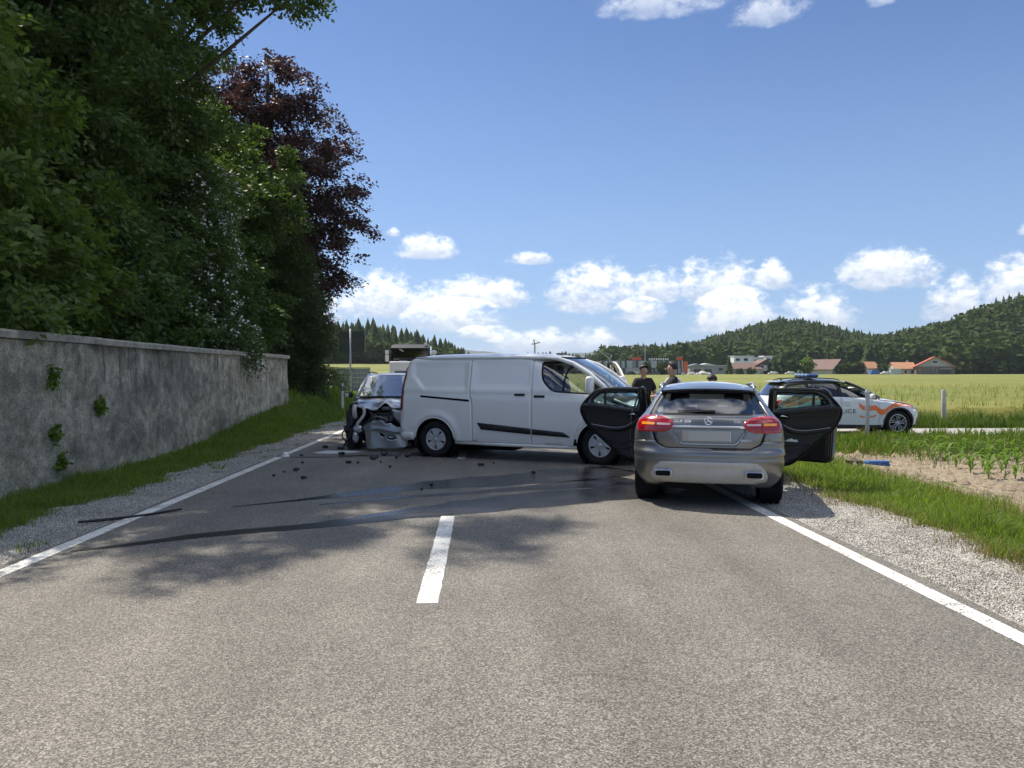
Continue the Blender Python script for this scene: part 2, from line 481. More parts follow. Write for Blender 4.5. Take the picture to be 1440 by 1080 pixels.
def make_gravel(name, c1, c2, c3):
    m, t, b = new_mat(name)
    tc = t.node('ShaderNodeTexCoord').outputs['Object']
    v = t.node('ShaderNodeTexVoronoi'); t.put(v.inputs['Vector'], t.vmath('ADD', tc, t.mapping(t.noise(tc, 18, 3, out='Color'), (0.03, 0.03, 0.03)))); v.inputs['Scale'].default_value = 75
    sp = t.node('ShaderNodeSeparateColor'); t.put(sp.inputs[0], v.outputs['Color'])
    n = t.noise(tc, 1.5, 6, 0.65); n2 = t.noise(tc, 120, 3, 0.7)
    col = t.ramp(sp.outputs[0], [(0.0, c2), (0.35, c1), (0.8, c3), (1.0, tuple(min(.9, q * 1.15) for q in c3))])
    col = t.mix(t.mapr(v.outputs['Distance'], 0.32, 0.62), col, tuple(q * 0.55 for q in c2))
    col = t.mix(1.0, col, t.mapr(n, 0.3, 0.7, 0.78, 1.15, smooth=False), 'MULTIPLY')
    dirt = t.mapr(t.noise(tc, 3.1, 5, 0.7), 0.56, 0.72)
    col = t.mix(t.math('MULTIPLY', dirt, 0.5), col, (0.17, 0.135, 0.09))
    t.put(b.inputs['Base Color'], col); b.inputs['Roughness'].default_value = 0.92
    bump_to(t, b, t.math('ADD', t.math('SUBTRACT', 0.6, v.outputs['Distance']), t.math('MULTIPLY', n2, 0.3)), 0.9, 0.02)
    return m
def make_soil(name, c1, c2, c3, scale=1.0):
    m, t, b = new_mat(name)
    tc = t.node('ShaderNodeTexCoord').outputs['Object']
    n = t.noise(tc, 1.2 * scale, 7, 0.68); n2 = t.noise(tc, 26 * scale, 6, 0.75)
    col = t.ramp(t.math('ADD', t.math('MULTIPLY', n, 0.55), t.math('MULTIPLY', n2, 0.45)), [(0.3, c1), (0.5, c2), (0.68, c3)])
    t.put(b.inputs['Base Color'], col); b.inputs['Roughness'].default_value = 0.95
    bump_to(t, b, n2, 0.8, 0.03)
    return m
def make_wall():
    """old rendered wall: grey mortar with stones showing, dark streaks of lichen from the coping"""
    m, t, b = new_mat('old_render')
    tc = t.node('ShaderNodeTexCoord').outputs['Object']
    sp = t.node('ShaderNodeSeparateXYZ'); t.put(sp.inputs[0], tc)
    n1 = t.noise(tc, 1.6, 7, 0.72, 0.6); n2 = t.noise(tc, 6.0, 7, 0.74, 0.4); n3 = t.noise(tc, 34, 5, 0.75)
    base = t.ramp(t.math('ADD', t.math('MULTIPLY', n1, 0.5), t.math('MULTIPLY', n2, 0.5)),
                  [(0.36, (0.23, 0.20, 0.14)), (0.46, (0.42, 0.37, 0.27)), (0.54, (0.60, 0.54, 0.41)), (0.64, (0.80, 0.73, 0.58))])
    stv = t.voronoi(t.vmath('ADD', tc, t.mapping(t.noise(tc, 3, 4, out='Color'), (.25, .25, .25))), 5.2, 'SMOOTH_F1')
    base = t.mix(t.mapr(stv, 0.25, 0.75, 0.0, 0.38), base, (0.07, 0.065, 0.052))
    pd = t.mapr(t.noise(t.mapping(tc, (1, .8, 1.3), (7, 2, 1)), 0.55, 5, 0.62), 0.46, 0.62)
    base = t.mix(t.math('MULTIPLY', pd, 0.42), base, (0.085, 0.08, 0.066))
    # vertical streaks
    st = t.noise(t.mapping(tc, (6.5, 6.5, 0.55)), 1.0, 6, 0.68)
    hfac = t.mapr(sp.outputs[2], 0.5, 2.1, 0.25, 1.0)
    streak = t.math('MULTIPLY', t.math('MULTIPLY', t.mapr(st, 0.46, 0.64), hfac), t.mapr(t.noise(tc, 0.9, 4, 0.6), 0.4, 0.6, 0.2, 1.0))
    col = t.mix(t.math('MULTIPLY', streak, 0.72), base, (0.06, 0.054, 0.04))
    brown = t.math('MULTIPLY', t.mapr(t.noise(tc, 0.7, 5, 0.6), 0.5, 0.68), hfac)
    col = t.mix(t.math('MULTIPLY', brown, 0.45), col, (0.10, 0.075, 0.05))
    # pale lichen dots and chips
    dots = t.mapr(t.voronoi(tc, 9.0), 0.05, 0.13, 1.0, 0.0)
    dm = t.math('MULTIPLY', dots, t.mapr(t.noise(tc, 2.3, 4), 0.55, 0.68))
    col = t.mix(t.math('MULTIPLY', dm, 0.75), col, (0.55, 0.54, 0.5))
    moss = t.math('MULTIPLY', t.mapr(t.noise(tc, 3.3, 6, 0.7), 0.56, 0.68), t.mapr(sp.outputs[2], 0.1, 1.1, 1.0, 0.1))
    col = t.mix(t.math('MULTIPLY', moss, 0.5), col, (0.06, 0.085, 0.03))
    col = t.mix(1.0, col, t.mapr(n3, 0.28, 0.72, 0.42, 1.5, smooth=False), 'MULTIPLY')
    t.put(b.inputs['Base Color'], col); b.inputs['Roughness'].default_value = 0.95
    bump_to(t, b, t.math('SUBTRACT', t.math('ADD', t.math('MULTIPLY', n2, 1.0), t.math('MULTIPLY', n3, 0.5)), t.math('MULTIPLY', stv, 0.8)), 1.0, 0.045)
    return m
def make_paint(name, col, wear=0.5):
    m, t, b = new_mat(name); out = t.n['Material Output']
    tc = t.node('ShaderNodeTexCoord').outputs['Object']
    n = t.noise(tc, 60, 5, 0.75); n2 = t.noise(tc, 3, 5, 0.65)
    c = t.mix(t.mapr(n2, 0.35, 0.75, 0, 0.35), col, (0.5, 0.48, 0.44))
    c = t.mix(t.mapr(n, 0.56, 0.72, 0, 0.5), c, (0.3, 0.29, 0.27))
    t.put(b.inputs['Base Color'], c); b.inputs['Roughness'].default_value = 0.6
    bump_to(t, b, n, 0.4, 0.004)
    gone = t.math('MULTIPLY', t.mapr(t.math('ADD', n, t.math('MULTIPLY', n2, 0.35)), 0.70, 0.80), wear)
    tr = t.node('ShaderNodeBsdfTransparent'); mx = t.node('ShaderNodeMixShader')
    t.put(mx.inputs[0], gone); t.l.new(b.outputs[0], mx.inputs[1]); t.l.new(tr.outputs[0], mx.inputs[2]); t.l.new(mx.outputs[0], out.inputs[0])
    return m
def make_wet(name, col, rough, edge_x=None):
    """film of fluid on asphalt, thinning out in streaks"""
    m, t, b = new_mat(name); out = t.n['Material Output']
    tc = t.node('ShaderNodeTexCoord').outputs['Object']
    n = t.noise(tc, 70, 4, 0.7); n2 = t.noise(t.mapping(tc, (0.5, 2.6, 1), rot=(0, 0, R(-14))), 2.2, 6, 0.65)
    t.put(b.inputs['Base Color'], t.mix(t.mapr(n, 0.35, 0.7), col, tuple(q * 2.2 for q in col)))
    t.put(b.inputs['Roughness'], t.mapr(n, 0.3, 0.7, rough * 0.7, rough * 1.5))
    bump_to(t, b, n, 0.12, 0.003)
    at = t.node('ShaderNodeAttribute', attribute_name='fade').outputs['Fac']
    a = t.mapr(t.math('ADD', at, t.math('MULTIPLY', t.math('SUBTRACT', n2, 0.5), 1.2)), 0.18, 0.55)
    tr = t.node('ShaderNodeBsdfTransparent'); mx = t.node('ShaderNodeMixShader')
    t.put(mx.inputs[0], a); t.l.new(tr.outputs[0], mx.inputs[1]); t.l.new(b.outputs[0], mx.inputs[2]); t.l.new(mx.outputs[0], out.inputs[0])
    return m
def make_crop():
    m, t, b = new_mat('barley')
    tc = t.node('ShaderNodeTexCoord').outputs['Object']
    n = t.noise(t.mapping(tc, (0.02, 0.05, 1)), 1.0, 5, 0.6); n2 = t.noise(t.mapping(tc, (1, 0.35, 1)), 3.5, 6, 0.75); n3 = t.noise(t.mapping(tc, (0.6, 0.05, 1)), 1.0, 5, 0.7)
    f = t.math('ADD', t.math('ADD', t.math('MULTIPLY', n, 0.45), t.math('MULTIPLY', n2, 0.3)), t.math('MULTIPLY', n3, 0.25))
    t.put(b.inputs['Base Color'], t.ramp(f, [(0.36, (0.10, 0.135, 0.02)), (0.5, (0.175, 0.19, 0.03)), (0.62, (0.26, 0.235, 0.05))]))
    b.inputs['Roughness'].default_value = 0.9
    bump_to(t, b, n2, 1.0, 0.15)
make_asphalt('asphalt', (0.126, 0.1175, 0.102), (0.235, 0.219, 0.192), (0.042, 0.039, 0.034), .26)
make_asphalt('side_asphalt', (0.33, 0.31, 0.28), (0.44, 0.42, 0.39), (0.2, 0.19, 0.17))
make_gravel('gravel', (0.66, 0.63, 0.57), (0.48, 0.455, 0.405), (0.82, 0.795, 0.735))
make_soil('dry_soil', (0.13, 0.10, 0.065), (0.27, 0.215, 0.15), (0.44, 0.37, 0.27))
make_soil('turf', (0.05, 0.075, 0.018), (0.10, 0.13, 0.032), (0.19, 0.16, 0.07))
make_soil('meadow', (0.05, 0.09, 0.018), (0.09, 0.14, 0.03), (0.17, 0.18, 0.05), 0.3)
make_crop(); make_wall()
make_paint('road_paint', (0.78, 0.77, 0.72), 1.0)
make_wet('oil', (0.012, 0.011, 0.010), 0.36); make_wet('coolant', (0.016, 0.016, 0.018), 0.24)
leaf_mat('leaf_green', (0.036, 0.064, 0.017), (0.12, 0.165, 0.052), 0.25, 0.5)
leaf_mat('leaf_olive', (0.055, 0.085, 0.02), (0.17, 0.21, 0.06), 0.35, 0.5)
leaf_mat('leaf_white', (0.05, 0.085, 0.025), (0.13, 0.16, 0.07), 0.35)
leaf_mat('leaf_purple', (0.04, 0.027, 0.026), (0.09, 0.062, 0.057), 0.3, tcol=(1.4, 0.9, 0.95))
leaf_mat('leaf_yew', (0.025, 0.045, 0.015), (0.085, 0.105, 0.035), 0.25)
leaf_mat('leaf_weed', (0.06, 0.12, 0.015), (0.16, 0.21, 0.03), 0.35)
leaf_mat('leaf_maize', (0.06, 0.13, 0.018), (0.16, 0.23, 0.04), 0.35)
leaf_mat('grass', (0.07, 0.125, 0.016), (0.25, 0.28, 0.065), 0.4, 0.5)
leaf_mat('grass_dry', (0.2, 0.17, 0.07), (0.34, 0.28, 0.14), 0.25, 0.7, tcol=(1.2, 1.1, 0.8))
leaf_mat('barley_blade', (0.115, 0.145, 0.024), (0.25, 0.25, 0.055), 0.3, 0.7)
leaf_mat('barley_edge', (0.06, 0.105, 0.022), (0.15, 0.19, 0.045), 0.3, 0.6)
leaf_mat('wood_conifer', (0.016, 0.034, 0.012), (0.045, 0.068, 0.02), 0.1, 0.95)
leaf_mat('wood_broad', (0.026, 0.05, 0.012), (0.072, 0.1, 0.024), 0.15, 0.9)
simple('bark', (0.075, 0.06, 0.045), 0.9, var=0.4, vscale=5, bump=0.6, bscale=20)
simple('blossom', (0.75, 0.74, 0.68), 0.7)
simple('coping', (0.36, 0.33, 0.27), 0.95, var=0.35, vscale=6, bump=0.7, bscale=30)
simple('forest_floor', (0.03, 0.04, 0.018), 0.95, var=0.3, vscale=2)
simple('straw', (0.45, 0.37, 0.22), 0.9, var=0.3, vscale=30)
simple('wall_white', (0.72, 0.70, 0.66), 0.85, var=.12, vscale=.6); simple('wall_cream', (0.6, 0.55, 0.46), 0.85, var=.15, vscale=.6)
simple('wall_timber', (0.14, 0.10, 0.075), 0.85, var=.3, vscale=1.2); simple('wall_grey', (0.34, 0.34, 0.34), 0.8, var=.15, vscale=.7)
simple('barn_board', (0.2, 0.17, 0.14), 0.85, var=.35, vscale=1.0); simple('gable_grey', (0.42, 0.41, 0.39), 0.85, var=.15, vscale=.8)
simple('tile_red', (0.5, 0.11, 0.07), 0.8, var=.25, vscale=1.5); simple('tile_orange', (0.46, 0.24, 0.13), 0.8, var=.25, vscale=1.5)
simple('tile_brown', (0.17, 0.105, 0.085), 0.8, var=.25, vscale=1.5); simple('roof_white', (0.7, 0.7, 0.7), 0.6, var=.1)
simple('window_dark', (0.02, 0.024, 0.03), 0.08); simple('frame_white', (0.7, 0.7, 0.68), 0.5)
simple('panel_light', (0.42, 0.45, 0.46), 0.45, metal=.3); simple('panel_mid', (0.24, 0.26, 0.27), 0.45, metal=.3); simple('panel_dark', (0.05, 0.055, 0.06), 0.3)
simple('sign_red', (0.62, 0.09, 0.03), 0.5); simple('steel', (0.38, 0.39, 0.4), 0.45, metal=.6, var=.15); simple('crane_paint', (0.42, 0.36, 0.24), 0.6)
simple('rubble', (0.5, 0.48, 0.44), 0.95, var=.3, vscale=.6, bump=.5, bscale=2); simple('tarp_blue', (0.05, 0.13, 0.34), 0.5); simple('car_white', (0.75, 0.75, 0.74), 0.3, coat=1); simple('car_dark', (0.03, 0.03, 0.034), 0.3, coat=1)
simple('container_white', (0.66, 0.68, 0.69), 0.5, var=.1, vscale=1)

# ------------------------------------------------------------------ terrain
def T(x, y):
    x = np.asarray(x, float); y = np.asarray(y, float)
    right = ss(4.8, 9.0, x) * (-0.2 + 0.0016 * np.clip(y - 25, 0, 330))
    left = 0.8 * ss(-5.0, -6.6, x) * ss(15, 26, y) * (1 - ss(33, 43, y)) + 0.022 * np.clip(y - 80, 0, 240) * ss(-3, -12, x)
    return right + left
def sheet(name, xs, ys, dz, m, fx=None, kind='structure', parent=None, jit=0.0, lift=None):
    """grid laid on the terrain; fx(x, y) may move points"""
    X, Y = np.meshgrid(xs, ys)
    if fx: X, Y = fx(X, Y)
    Z = T(X, Y) + dz + (rng.normal(0, jit, X.shape) if jit else 0)
    if lift: Z = Z + lift(X, Y)
    v = np.stack([X.ravel(), Y.ravel(), Z.ravel()], 1)
    n, k = X.shape
    i = np.arange((n - 1) * (k - 1)); r, c = i // (k - 1), i % (k - 1)
    f = np.stack([r * k + c, r * k + c + 1, (r + 1) * k + c + 1, (r + 1) * k + c], 1)
    o = link(name, arr_mesh(name, v, f), m, parent, smooth=True)
    if kind: o['kind'] = kind
    return o
def rough_edge(x, y, seed=0.0, amp=0.12):
    return amp * (np.sin(y * 1.7 + seed) * 0.5 + np.sin(y * 4.1 + seed * 2.3) * 0.3 + np.sin(y * 9.7 + seed * 5.1) * 0.25 + np.sin(y * 21.3 + seed) * 0.15)
big = np.concatenate([-np.geomspace(6000, 12, 60), np.linspace(-11, 22, 60), np.geomspace(24, 6000, 60)])
bigy = np.concatenate([[-600, -200, -60, -20], np.linspace(-10, 60, 90), np.geomspace(62, 6500, 90)])
sheet('ground', big, bigy, -0.05, 'meadow')
# the crash road
ROAD_L, ROAD_R = -4.02, 3.47
yr = np.linspace(-12, 140, 200)
sheet('road', np.linspace(ROAD_L, ROAD_R, 16), yr, 0.0, 'asphalt',
      fx=lambda X, Y: (X + np.where(np.abs(X - ROAD_L) < 1e-6, rough_edge(X, Y, 1, 0.05), 0) + np.where(np.abs(X - ROAD_R) < 1e-6, rough_edge(X, Y, 4, 0.03), 0), Y))
# gravel shoulders
yv = np.linspace(-6, 60, 500)
def edge_fx(a_seed, b_seed, x0, x1, amp0, amp1):
    def fx(X, Y):
        u = (X - x0) / (x1 - x0)
        return X + (1 - u) * rough_edge(X, Y, a_seed, amp0) + u * rough_edge(X, Y, b_seed, amp1), Y
    return fx
sheet('gravel_shoulder_left', np.linspace(-4.95, -3.92, 12), yv, -0.012, 'gravel', edge_fx(2, 1, -4.95, -3.92, 0.22, 0.0), jit=0.004)
sheet('gravel_shoulder_right', np.linspace(3.36, 4.72, 14), np.linspace(-6, 19.5, 240), -0.012, 'gravel', edge_fx(4, 7, 3.36, 4.72, 0.0, 0.2), jit=0.004)
# turf strips
sheet('verge_left', np.linspace(-7.2, -4.6, 14), yv, -0.026, 'turf', jit=0.008)
sheet('verge_right', np.linspace(4.4, 7.6, 14), np.linspace(-6, 19.5, 150), -0.026, 'turf', jit=0.008)
# bare strip with young maize
def soil_fx(X, Y):
    u = (X - 6.5) / 33.5
    x0 = 6.45 + 0.012 * np.clip(Y - 8.7, 0, 20) ** 1.6 + rough_edge(X, Y, 3, 0.18)
    return x0 + u * (40 - x0), Y
sheet('dirt_strip', np.linspace(6.5, 40, 60), np.linspace(-6, 20.6, 90), -0.016, 'dry_soil', soil_fx, jit=0.012)
# the lane that joins from the right
def lane_fx(X, Y):
    Yn = Y - 0.012 * (X - 4) + np.where(X < 8, ((Y - 22.6) * (8 - X) ** 2 * 0.045), 0)
    return X, Yn
sheet('side_lane', np.linspace(3.3, 90, 120), np.linspace(20.9, 24.2, 8), -0.004, 'side_asphalt', lane_fx)
# the cereal field beyond
sheet('barley_field', np.concatenate([np.linspace(5.2, 60, 60), np.geomspace(62, 520, 50)]), np.concatenate([[25.9, 26.1, 26.3, 26.5, 26.7], np.linspace(27, 60, 60), np.geomspace(61, 352, 60)]), -.03, 'barley', jit=0.03, lift=lambda X, Y: .58 * ss(25.9, 26.6, Y) * ss(5.2, 6.4, X))
sheet('field_left', np.linspace(-160, -7, 60), np.geomspace(95, 330, 50), 0.0, 'barley', jit=0.03)

# road markings
def strip(name, x, w, y0, y1, label, n=30, group=None):
    xs = np.linspace(x - w / 2, x + w / 2, 3)
    o = sheet(name, xs, np.linspace(y0, y1, n), 0.004, 'road_paint', fx=lambda X, Y: (X + rng.normal(0, 0.002, X.shape), Y), kind='structure')
    return o
strip('edge_line_left', -3.88, 0.15, -10, 14.55, '', 120)
strip('edge_line_left', -3.89, 0.15, 14.95, 130, '', 120)
strip('edge_line_right', 3.28, 0.15, -10, 19.3, '', 120)
strip('edge_line_right', 3.28, 0.15, 27, 130, '', 80)
for k in range(-1, 8):
    strip('centre_dash', -0.385, 0.155, 5.28 + 8.92 * k, 8.5 + 8.92 * k, '', 30)

# ------------------------------------------------------------------ wet streaks left on the road
def streak(name, pts, m, label):
    """ribbon of fluid: (x, y, half width, fade)"""
    P = smoothpoly([p for p in map(lambda q: (q[0], q[1], q[2]), pts)], 14, closed=False)
    fades = np.interp(np.linspace(0, 1, len(P)), np.linspace(0, 1, len(pts)), [p[3] for p in pts])
    K = 9; v = []; fd = []
    for i, (x, y, w) in enumerate(P):
        a = Vector(P[max(i - 1, 0)][:2]); b = Vector(P[min(i + 1, len(P) - 1)][:2]); d = (b - a).normalized(); n = Vector((-d.y, d.x))
        w2 = max(w, 0.01) * (1.35 if m == 'coolant' else 1.0) * (1 + 0.10 * math.sin(i * .43) * math.sin(i * 0.17 + 1))
        for k in range(K):
            s = (k / (K - 1)) * 2 - 1
            q = Vector((x, y)) + n * s * w2
            v.append((q.x, q.y, 0.0025 if m == 'coolant' else 0.0032)); fd.append(fades[i] * (1 - abs(s) ** 3))
    n = len(P); i = np.arange((n - 1) * (K - 1)); r, c = i // (K - 1), i % (K - 1)
    f = np.stack([r * K + c, r * K + c + 1, (r + 1) * K + c + 1, (r + 1) * K + c], 1)
    me = arr_mesh(name, v, f); at = me.attributes.new('fade', 'FLOAT', 'POINT'); at.data.foreach_set('value', np.array(fd, np.float32))
    return tag(link(name, me, m), label, 'fluid spill', 'fluid spills on the road')
streak('fluid_spill', [(-3.72, 6.95, .02, .9), (-3.3, 7.22, .08, 1), (-2.76, 7.6, .13, 1), (-2.2, 7.85, .15, 1), (-1.6, 8.12, .17, .9), (-0.9, 8.5, .2, .6), (-.3, 8.8, .2, .3)], 'oil',
       'dark oil streak tapering towards the left edge line')
streak('fluid_spill', [(-1.9, 8.0, .05, .4), (-1.2, 8.45, .2, .9), (-0.5, 8.85, .3, 1), (0.3, 9.35, .42, 1), (1.2, 9.8, .45, 1), (2.0, 10.15, .42, 1), (2.6, 10.6, .35, .9)], 'coolant',
       'broad wet coolant sheet from the silver car towards the centre dash')
streak('fluid_spill', [(-3.0, 9.2, .02, .8), (-2.4, 9.6, .06, .9), (-1.7, 10.1, .16, 1), (-0.9, 10.75, .28, 1), (0.0, 11.2, .42, 1), (0.9, 11.6, .5, 1), (1.7, 12.1, .55, 1), (2.4, 12.5, .5, 1)], 'coolant',
       'long wet streak running left from under the van front wheel')
streak('fluid_spill', [(-2.0, 9.3, .02, .7), (-1.2, 9.75, .07, .9), (-0.3, 10.1, .1, .9), (0.6, 10.5, .16, .9), (1.5, 10.9, .3, 1), (2.3, 11.3, .35, 1)], 'coolant',
       'thin wet finger of coolant between the two broad streaks')
streak('fluid_spill', [(-3.75, 14.6, .05, .7), (-3.3, 14.55, .09, 1), (-2.8, 14.6, .12, 1), (-2.4, 14.8, .2, 1), (-1.6, 14.9, .25, 1)], 'oil',
       'black oil patch running from the wrecked car to the left edge line')

# ------------------------------------------------------------------ garden wall on the left
def garden_wall():
    w = empty('garden_wall', (-6.3, 10, 0), 0, 'long weathered grey rendered garden wall with flat coping below the trees', 'wall')
    path = [(-6.12, -6.0), (-6.12, 9.8), (-6.36, 19.0), (-6.24, 24.4)]
    P = smoothpoly([(a, b) for a, b in path], 40, closed=False)
    vs = []; H = 2.06; nz = 26
    for i, (x, y) in enumerate(P):
        for k in range(nz):
            z = -0.1 + (H + 0.1) * k / (nz - 1)
            d = 0.035 * math.sin(y * 2.1 + z * 1.3) * math.sin(z * 2.9 + y * 0.7) + random.gauss(0, 0.006)
            vs.append((x + 6.3 + d + 0.05 * (1 - z / H), y - 10, z))
    n = len(P); i = np.arange((n - 1) * (nz - 1)); r, c = i // (nz - 1), i % (nz - 1)
    f = np.stack([r * nz + c, r * nz + c + 1, (r + 1) * nz + c + 1, (r + 1) * nz + c], 1).tolist()
    b = MB(); b.add(vs, f)
    # end face and back face
    x, y = P[-1]; x0, y0 = P[0]
    b.add([(x + 6.3 + .04, y - 10 + .001, -0.1), (x + 6.3 - .38, y - 10, -0.1), (x + 6.3 - .38, y - 10, H), (x + 6.3 + .0, y - 10 + .001, H)], [[0, 1, 2, 3]])
    bk = [(px + 6.3 - 0.38, py - 10, z) for px, py in P for z in (-0.1, H)]
    b.add(bk, [[2 * k, 2 * k + 1, 2 * k + 3, 2 * k + 2] for k in range(len(P) - 1)])
    b.build('render_face', 'old_render', w, smooth=60)
    # coping slabs, butted, each a little off
    L = 0.0; idx = 0; seg = 2.3
    ys = np.arange(-6.0, 24.5, seg)
    Px = np.array([p[0] for p in P]); Py = np.array([p[1] for p in P])
    base = None
    for y0 in ys:
        y1 = min(y0 + seg - 0.012, 24.46)
        xa, xb = np.interp([y0, y1], Py, Px)
        m = MB(); dz = random.uniform(-0.006, 0.006)
        poly = []
        K = 9
        top = []
        for k in range(K):
            u = k / (K - 1); yy = y0 + (y1 - y0) * u; xx = xa + (xb - xa) * u
            j = random.uniform(-0.008, 0.008)
            top.append([(xx + 6.3 + .075 + j, yy - 10, H + .005 + dz), (xx + 6.3 + .085 + j, yy - 10, H + .085 + dz), (xx + 6.3 + .05, yy - 10, H + .115 + dz + j * .4), (xx + 6.3 - .44, yy - 10, H + .125 + dz), (xx + 6.3 - .45, yy - 10, H + .005 + dz)])
        vs = [p for t_ in top for p in t_]; fs = []
        for k in range(K - 1):
            for q in range(5):
                fs.append([k * 5 + q, k * 5 + (q + 1) % 5, (k + 1) * 5 + (q + 1) % 5, (k + 1) * 5 + q])
        fs += [[4, 3, 2, 1, 0], [(K - 1) * 5 + q for q in range(5)]]
        m.add(vs, fs); m.build('coping_slab', 'coping', w, smooth=None)
    return w
garden_wall()
# ------------------------------------------------------------------ foliage
def leaf_quads(c, axis, nrm, ln, wd):
    """rhombic leaves: centre, long axis, normal -> verts, quads (vectorised)"""
    ax = axis / (np.linalg.norm(axis, axis=1, keepdims=True) + 1e-9)
    sd = np.cross(nrm, ax); sd /= (np.linalg.norm(sd, axis=1, keepdims=True) + 1e-9)
    ln = np.asarray(ln)[:, None]; wd = np.asarray(wd)[:, None]
    n = len(c)
    up = np.cross(ax, sd)
    v = np.stack([c - ax * ln * .5, c + sd * wd * .5 + ax * ln * .05 + up * wd * .15, c + ax * ln * .5, c - sd * wd * .5 + ax * ln * .05 + up * wd * .15], 1).reshape(-1, 3)
    f = np.arange(4 * n).reshape(-1, 4)
    return v, f
def rand_dir(n, r=rng):
    d = r.normal(size=(n, 3)); return d / np.linalg.norm(d, axis=1, keepdims=True)
def crown_leaves(lobes, density, leaf=(0.11, 0.06), spray=13, twig=0.5, shell=0.42, droop=0.35, r=None, lump=None):
    """lobes: (x,y,z,rx,ry,rz); sprays of leaves fill each lobe, denser near its skin; returns verts, quads"""
    r = r or rng
    Cs = []; Ds = []
    for (x, y, z, a, b, c) in lobes:
        area = 4 * math.pi * ((a * b) ** 1.6 / 3 + (a * c) ** 1.6 / 3 + (b * c) ** 1.6 / 3) ** (1 / 1.6)
        n = int(area * density)
        if lump and area > 3:
            # boughs: clumps of sprays with dark hollows between them
            m = max(6, int(area * lump)); d = rand_dir(m, r)
            k = 1 + 0.14 * np.sin(d[:, 0] * 5 + x * 3) * np.sin(d[:, 1] * 6 + y) + 0.12 * np.sin(d[:, 2] * 9 + z * 2 + d[:, 0] * 7) + r.normal(0, 0.07, m)
            cc = np.array([x, y, z]) + d * ((1 - .3 * r.random(m) ** 1.5) * k)[:, None] * np.array([a, b, c])
            rc = r.uniform(.32, .75, m) * min(1.0, .35 + .35 * min(a, b, c))
            w = r.integers(0, m, n); e = rand_dir(n, r); e[:, 2] = np.where(e[:, 2] < 0, e[:, 2] * .45, e[:, 2])
            q = cc[w] + e * (rc[w] * (1 - .35 * r.random(n) ** 2))[:, None] * np.array([1, 1, .6]) + d[w] * (rc[w] * .3)[:, None]
            Cs.append(q); Ds.append(e * .6 + d[w] * .6)
            continue
        d = rand_dir(n, r)
        # knobbly skin so that the outline is uneven
        k = 1 + 0.16 * np.sin(d[:, 0] * 5 + x * 3) * np.sin(d[:, 1] * 6 + y) + 0.12 * np.sin(d[:, 2] * 9 + z * 2 + d[:, 0] * 7) + r.normal(0, 0.05, n)
        rad = (1 - shell * r.random(n) ** 1.6) * k
        Cs.append(np.array([x, y, z]) + d * rad[:, None] * np.array([a, b, c])); Ds.append(d)
    C = np.concatenate(Cs); D = np.concatenate(Ds)
    N = len(C)
    # twig direction: outward, sagging
    tw = D + rand_dir(N, r) * 0.7; tw[:, 2] -= droop; tw /= np.linalg.norm(tw, axis=1, keepdims=True)
    nn = rand_dir(N, r) * 0.6 + D * 0.5 + np.array([0, 0, 0.7]); nn /= np.linalg.norm(nn, axis=1, keepdims=True)
    side = np.cross(tw, nn); side /= (np.linalg.norm(side, axis=1, keepdims=True) + 1e-9)
    t = (np.arange(spray) + 0.5) / spray
    sgn = np.where(np.arange(spray) % 2 == 0, 1, -1)
    L = twig * (0.6 + 0.8 * r.random(N))
    pos = C[:, None, :] + tw[:, None, :] * ((t[None, :] - 0.5) * L[:, None])[..., None] + side[:, None, :] * (sgn * 0.09 * twig / .5)[None, :, None]
    pos += r.normal(0, 0.035 * twig / .5, pos.shape)
    pos[..., 2] -= (t[None, :] ** 2 * 0.12 * L[:, None])
    ax = side[:, None, :] * (sgn * 0.9)[None, :, None] + tw[:, None, :] * 0.8 + r.normal(0, 0.25, pos.shape)
    nm = np.repeat(nn[:, None, :], spray, 1) + r.normal(0, 0.3, pos.shape)
    pos, ax, nm = pos.reshape(-1, 3), ax.reshape(-1, 3), nm.reshape(-1, 3)
    s = 0.7 + 0.6 * r.random(len(pos))
    return leaf_quads(pos, ax, nm, leaf[0] * s, leaf[1] * s)
def limb_tree(mb, base, top, r0, lobes, r):
    """trunk and limbs running to the lobes"""
    b = np.array(base, float); tp = np.array(top, float)
    pts = [b + (tp - b) * u + np.array([math.sin(u * 5) * .12, math.cos(u * 4) * .12, 0]) * (u > 0) for u in np.linspace(0, 1, 9)]
    mb.tube([tuple(p) for p in pts], [r0 * (1.25 if i == 0 else 1 - 0.85 * i / 8) for i in range(9)], 10)
    for lb in lobes:
        c = np.array(lb[:3]); u = min(max((c[2] - b[2]) / (tp[2] - b[2]) - 0.18, 0.12), 0.9)
        s = b + (tp - b) * u
        mid = s * .5 + c * .5 + np.array([0, 0, -0.3])
        mb.tube([tuple(s), tuple(mid), tuple(c)], [r0 * .34 * (1 - u * .5), r0 * .2, r0 * .06], 6)
def tree(name, base, h, lobes, m, dens, label, leaf=(0.11, 0.06), r0=0.25, group=None, cat='tree', seed=1, **kw):
    r = np.random.default_rng(seed)
    base = (base[0], base[1], float(T(base[0], base[1])) - 0.05)
    o = empty(name, base, 0, label, cat, group)
    L = [(x - base[0], y - base[1], z - base[2], a, b, c) for x, y, z, a, b, c in lobes]
    v, f = crown_leaves(L, dens, leaf, r=r, **kw)
    link('crown', arr_mesh('crown', v, f), m, o)
    mb = MB(); limb_tree(mb, (0, 0, 0), (0, 0, h * .92), r0, L, r)
    mb.build('trunk', 'bark', o, smooth=True)
    return o
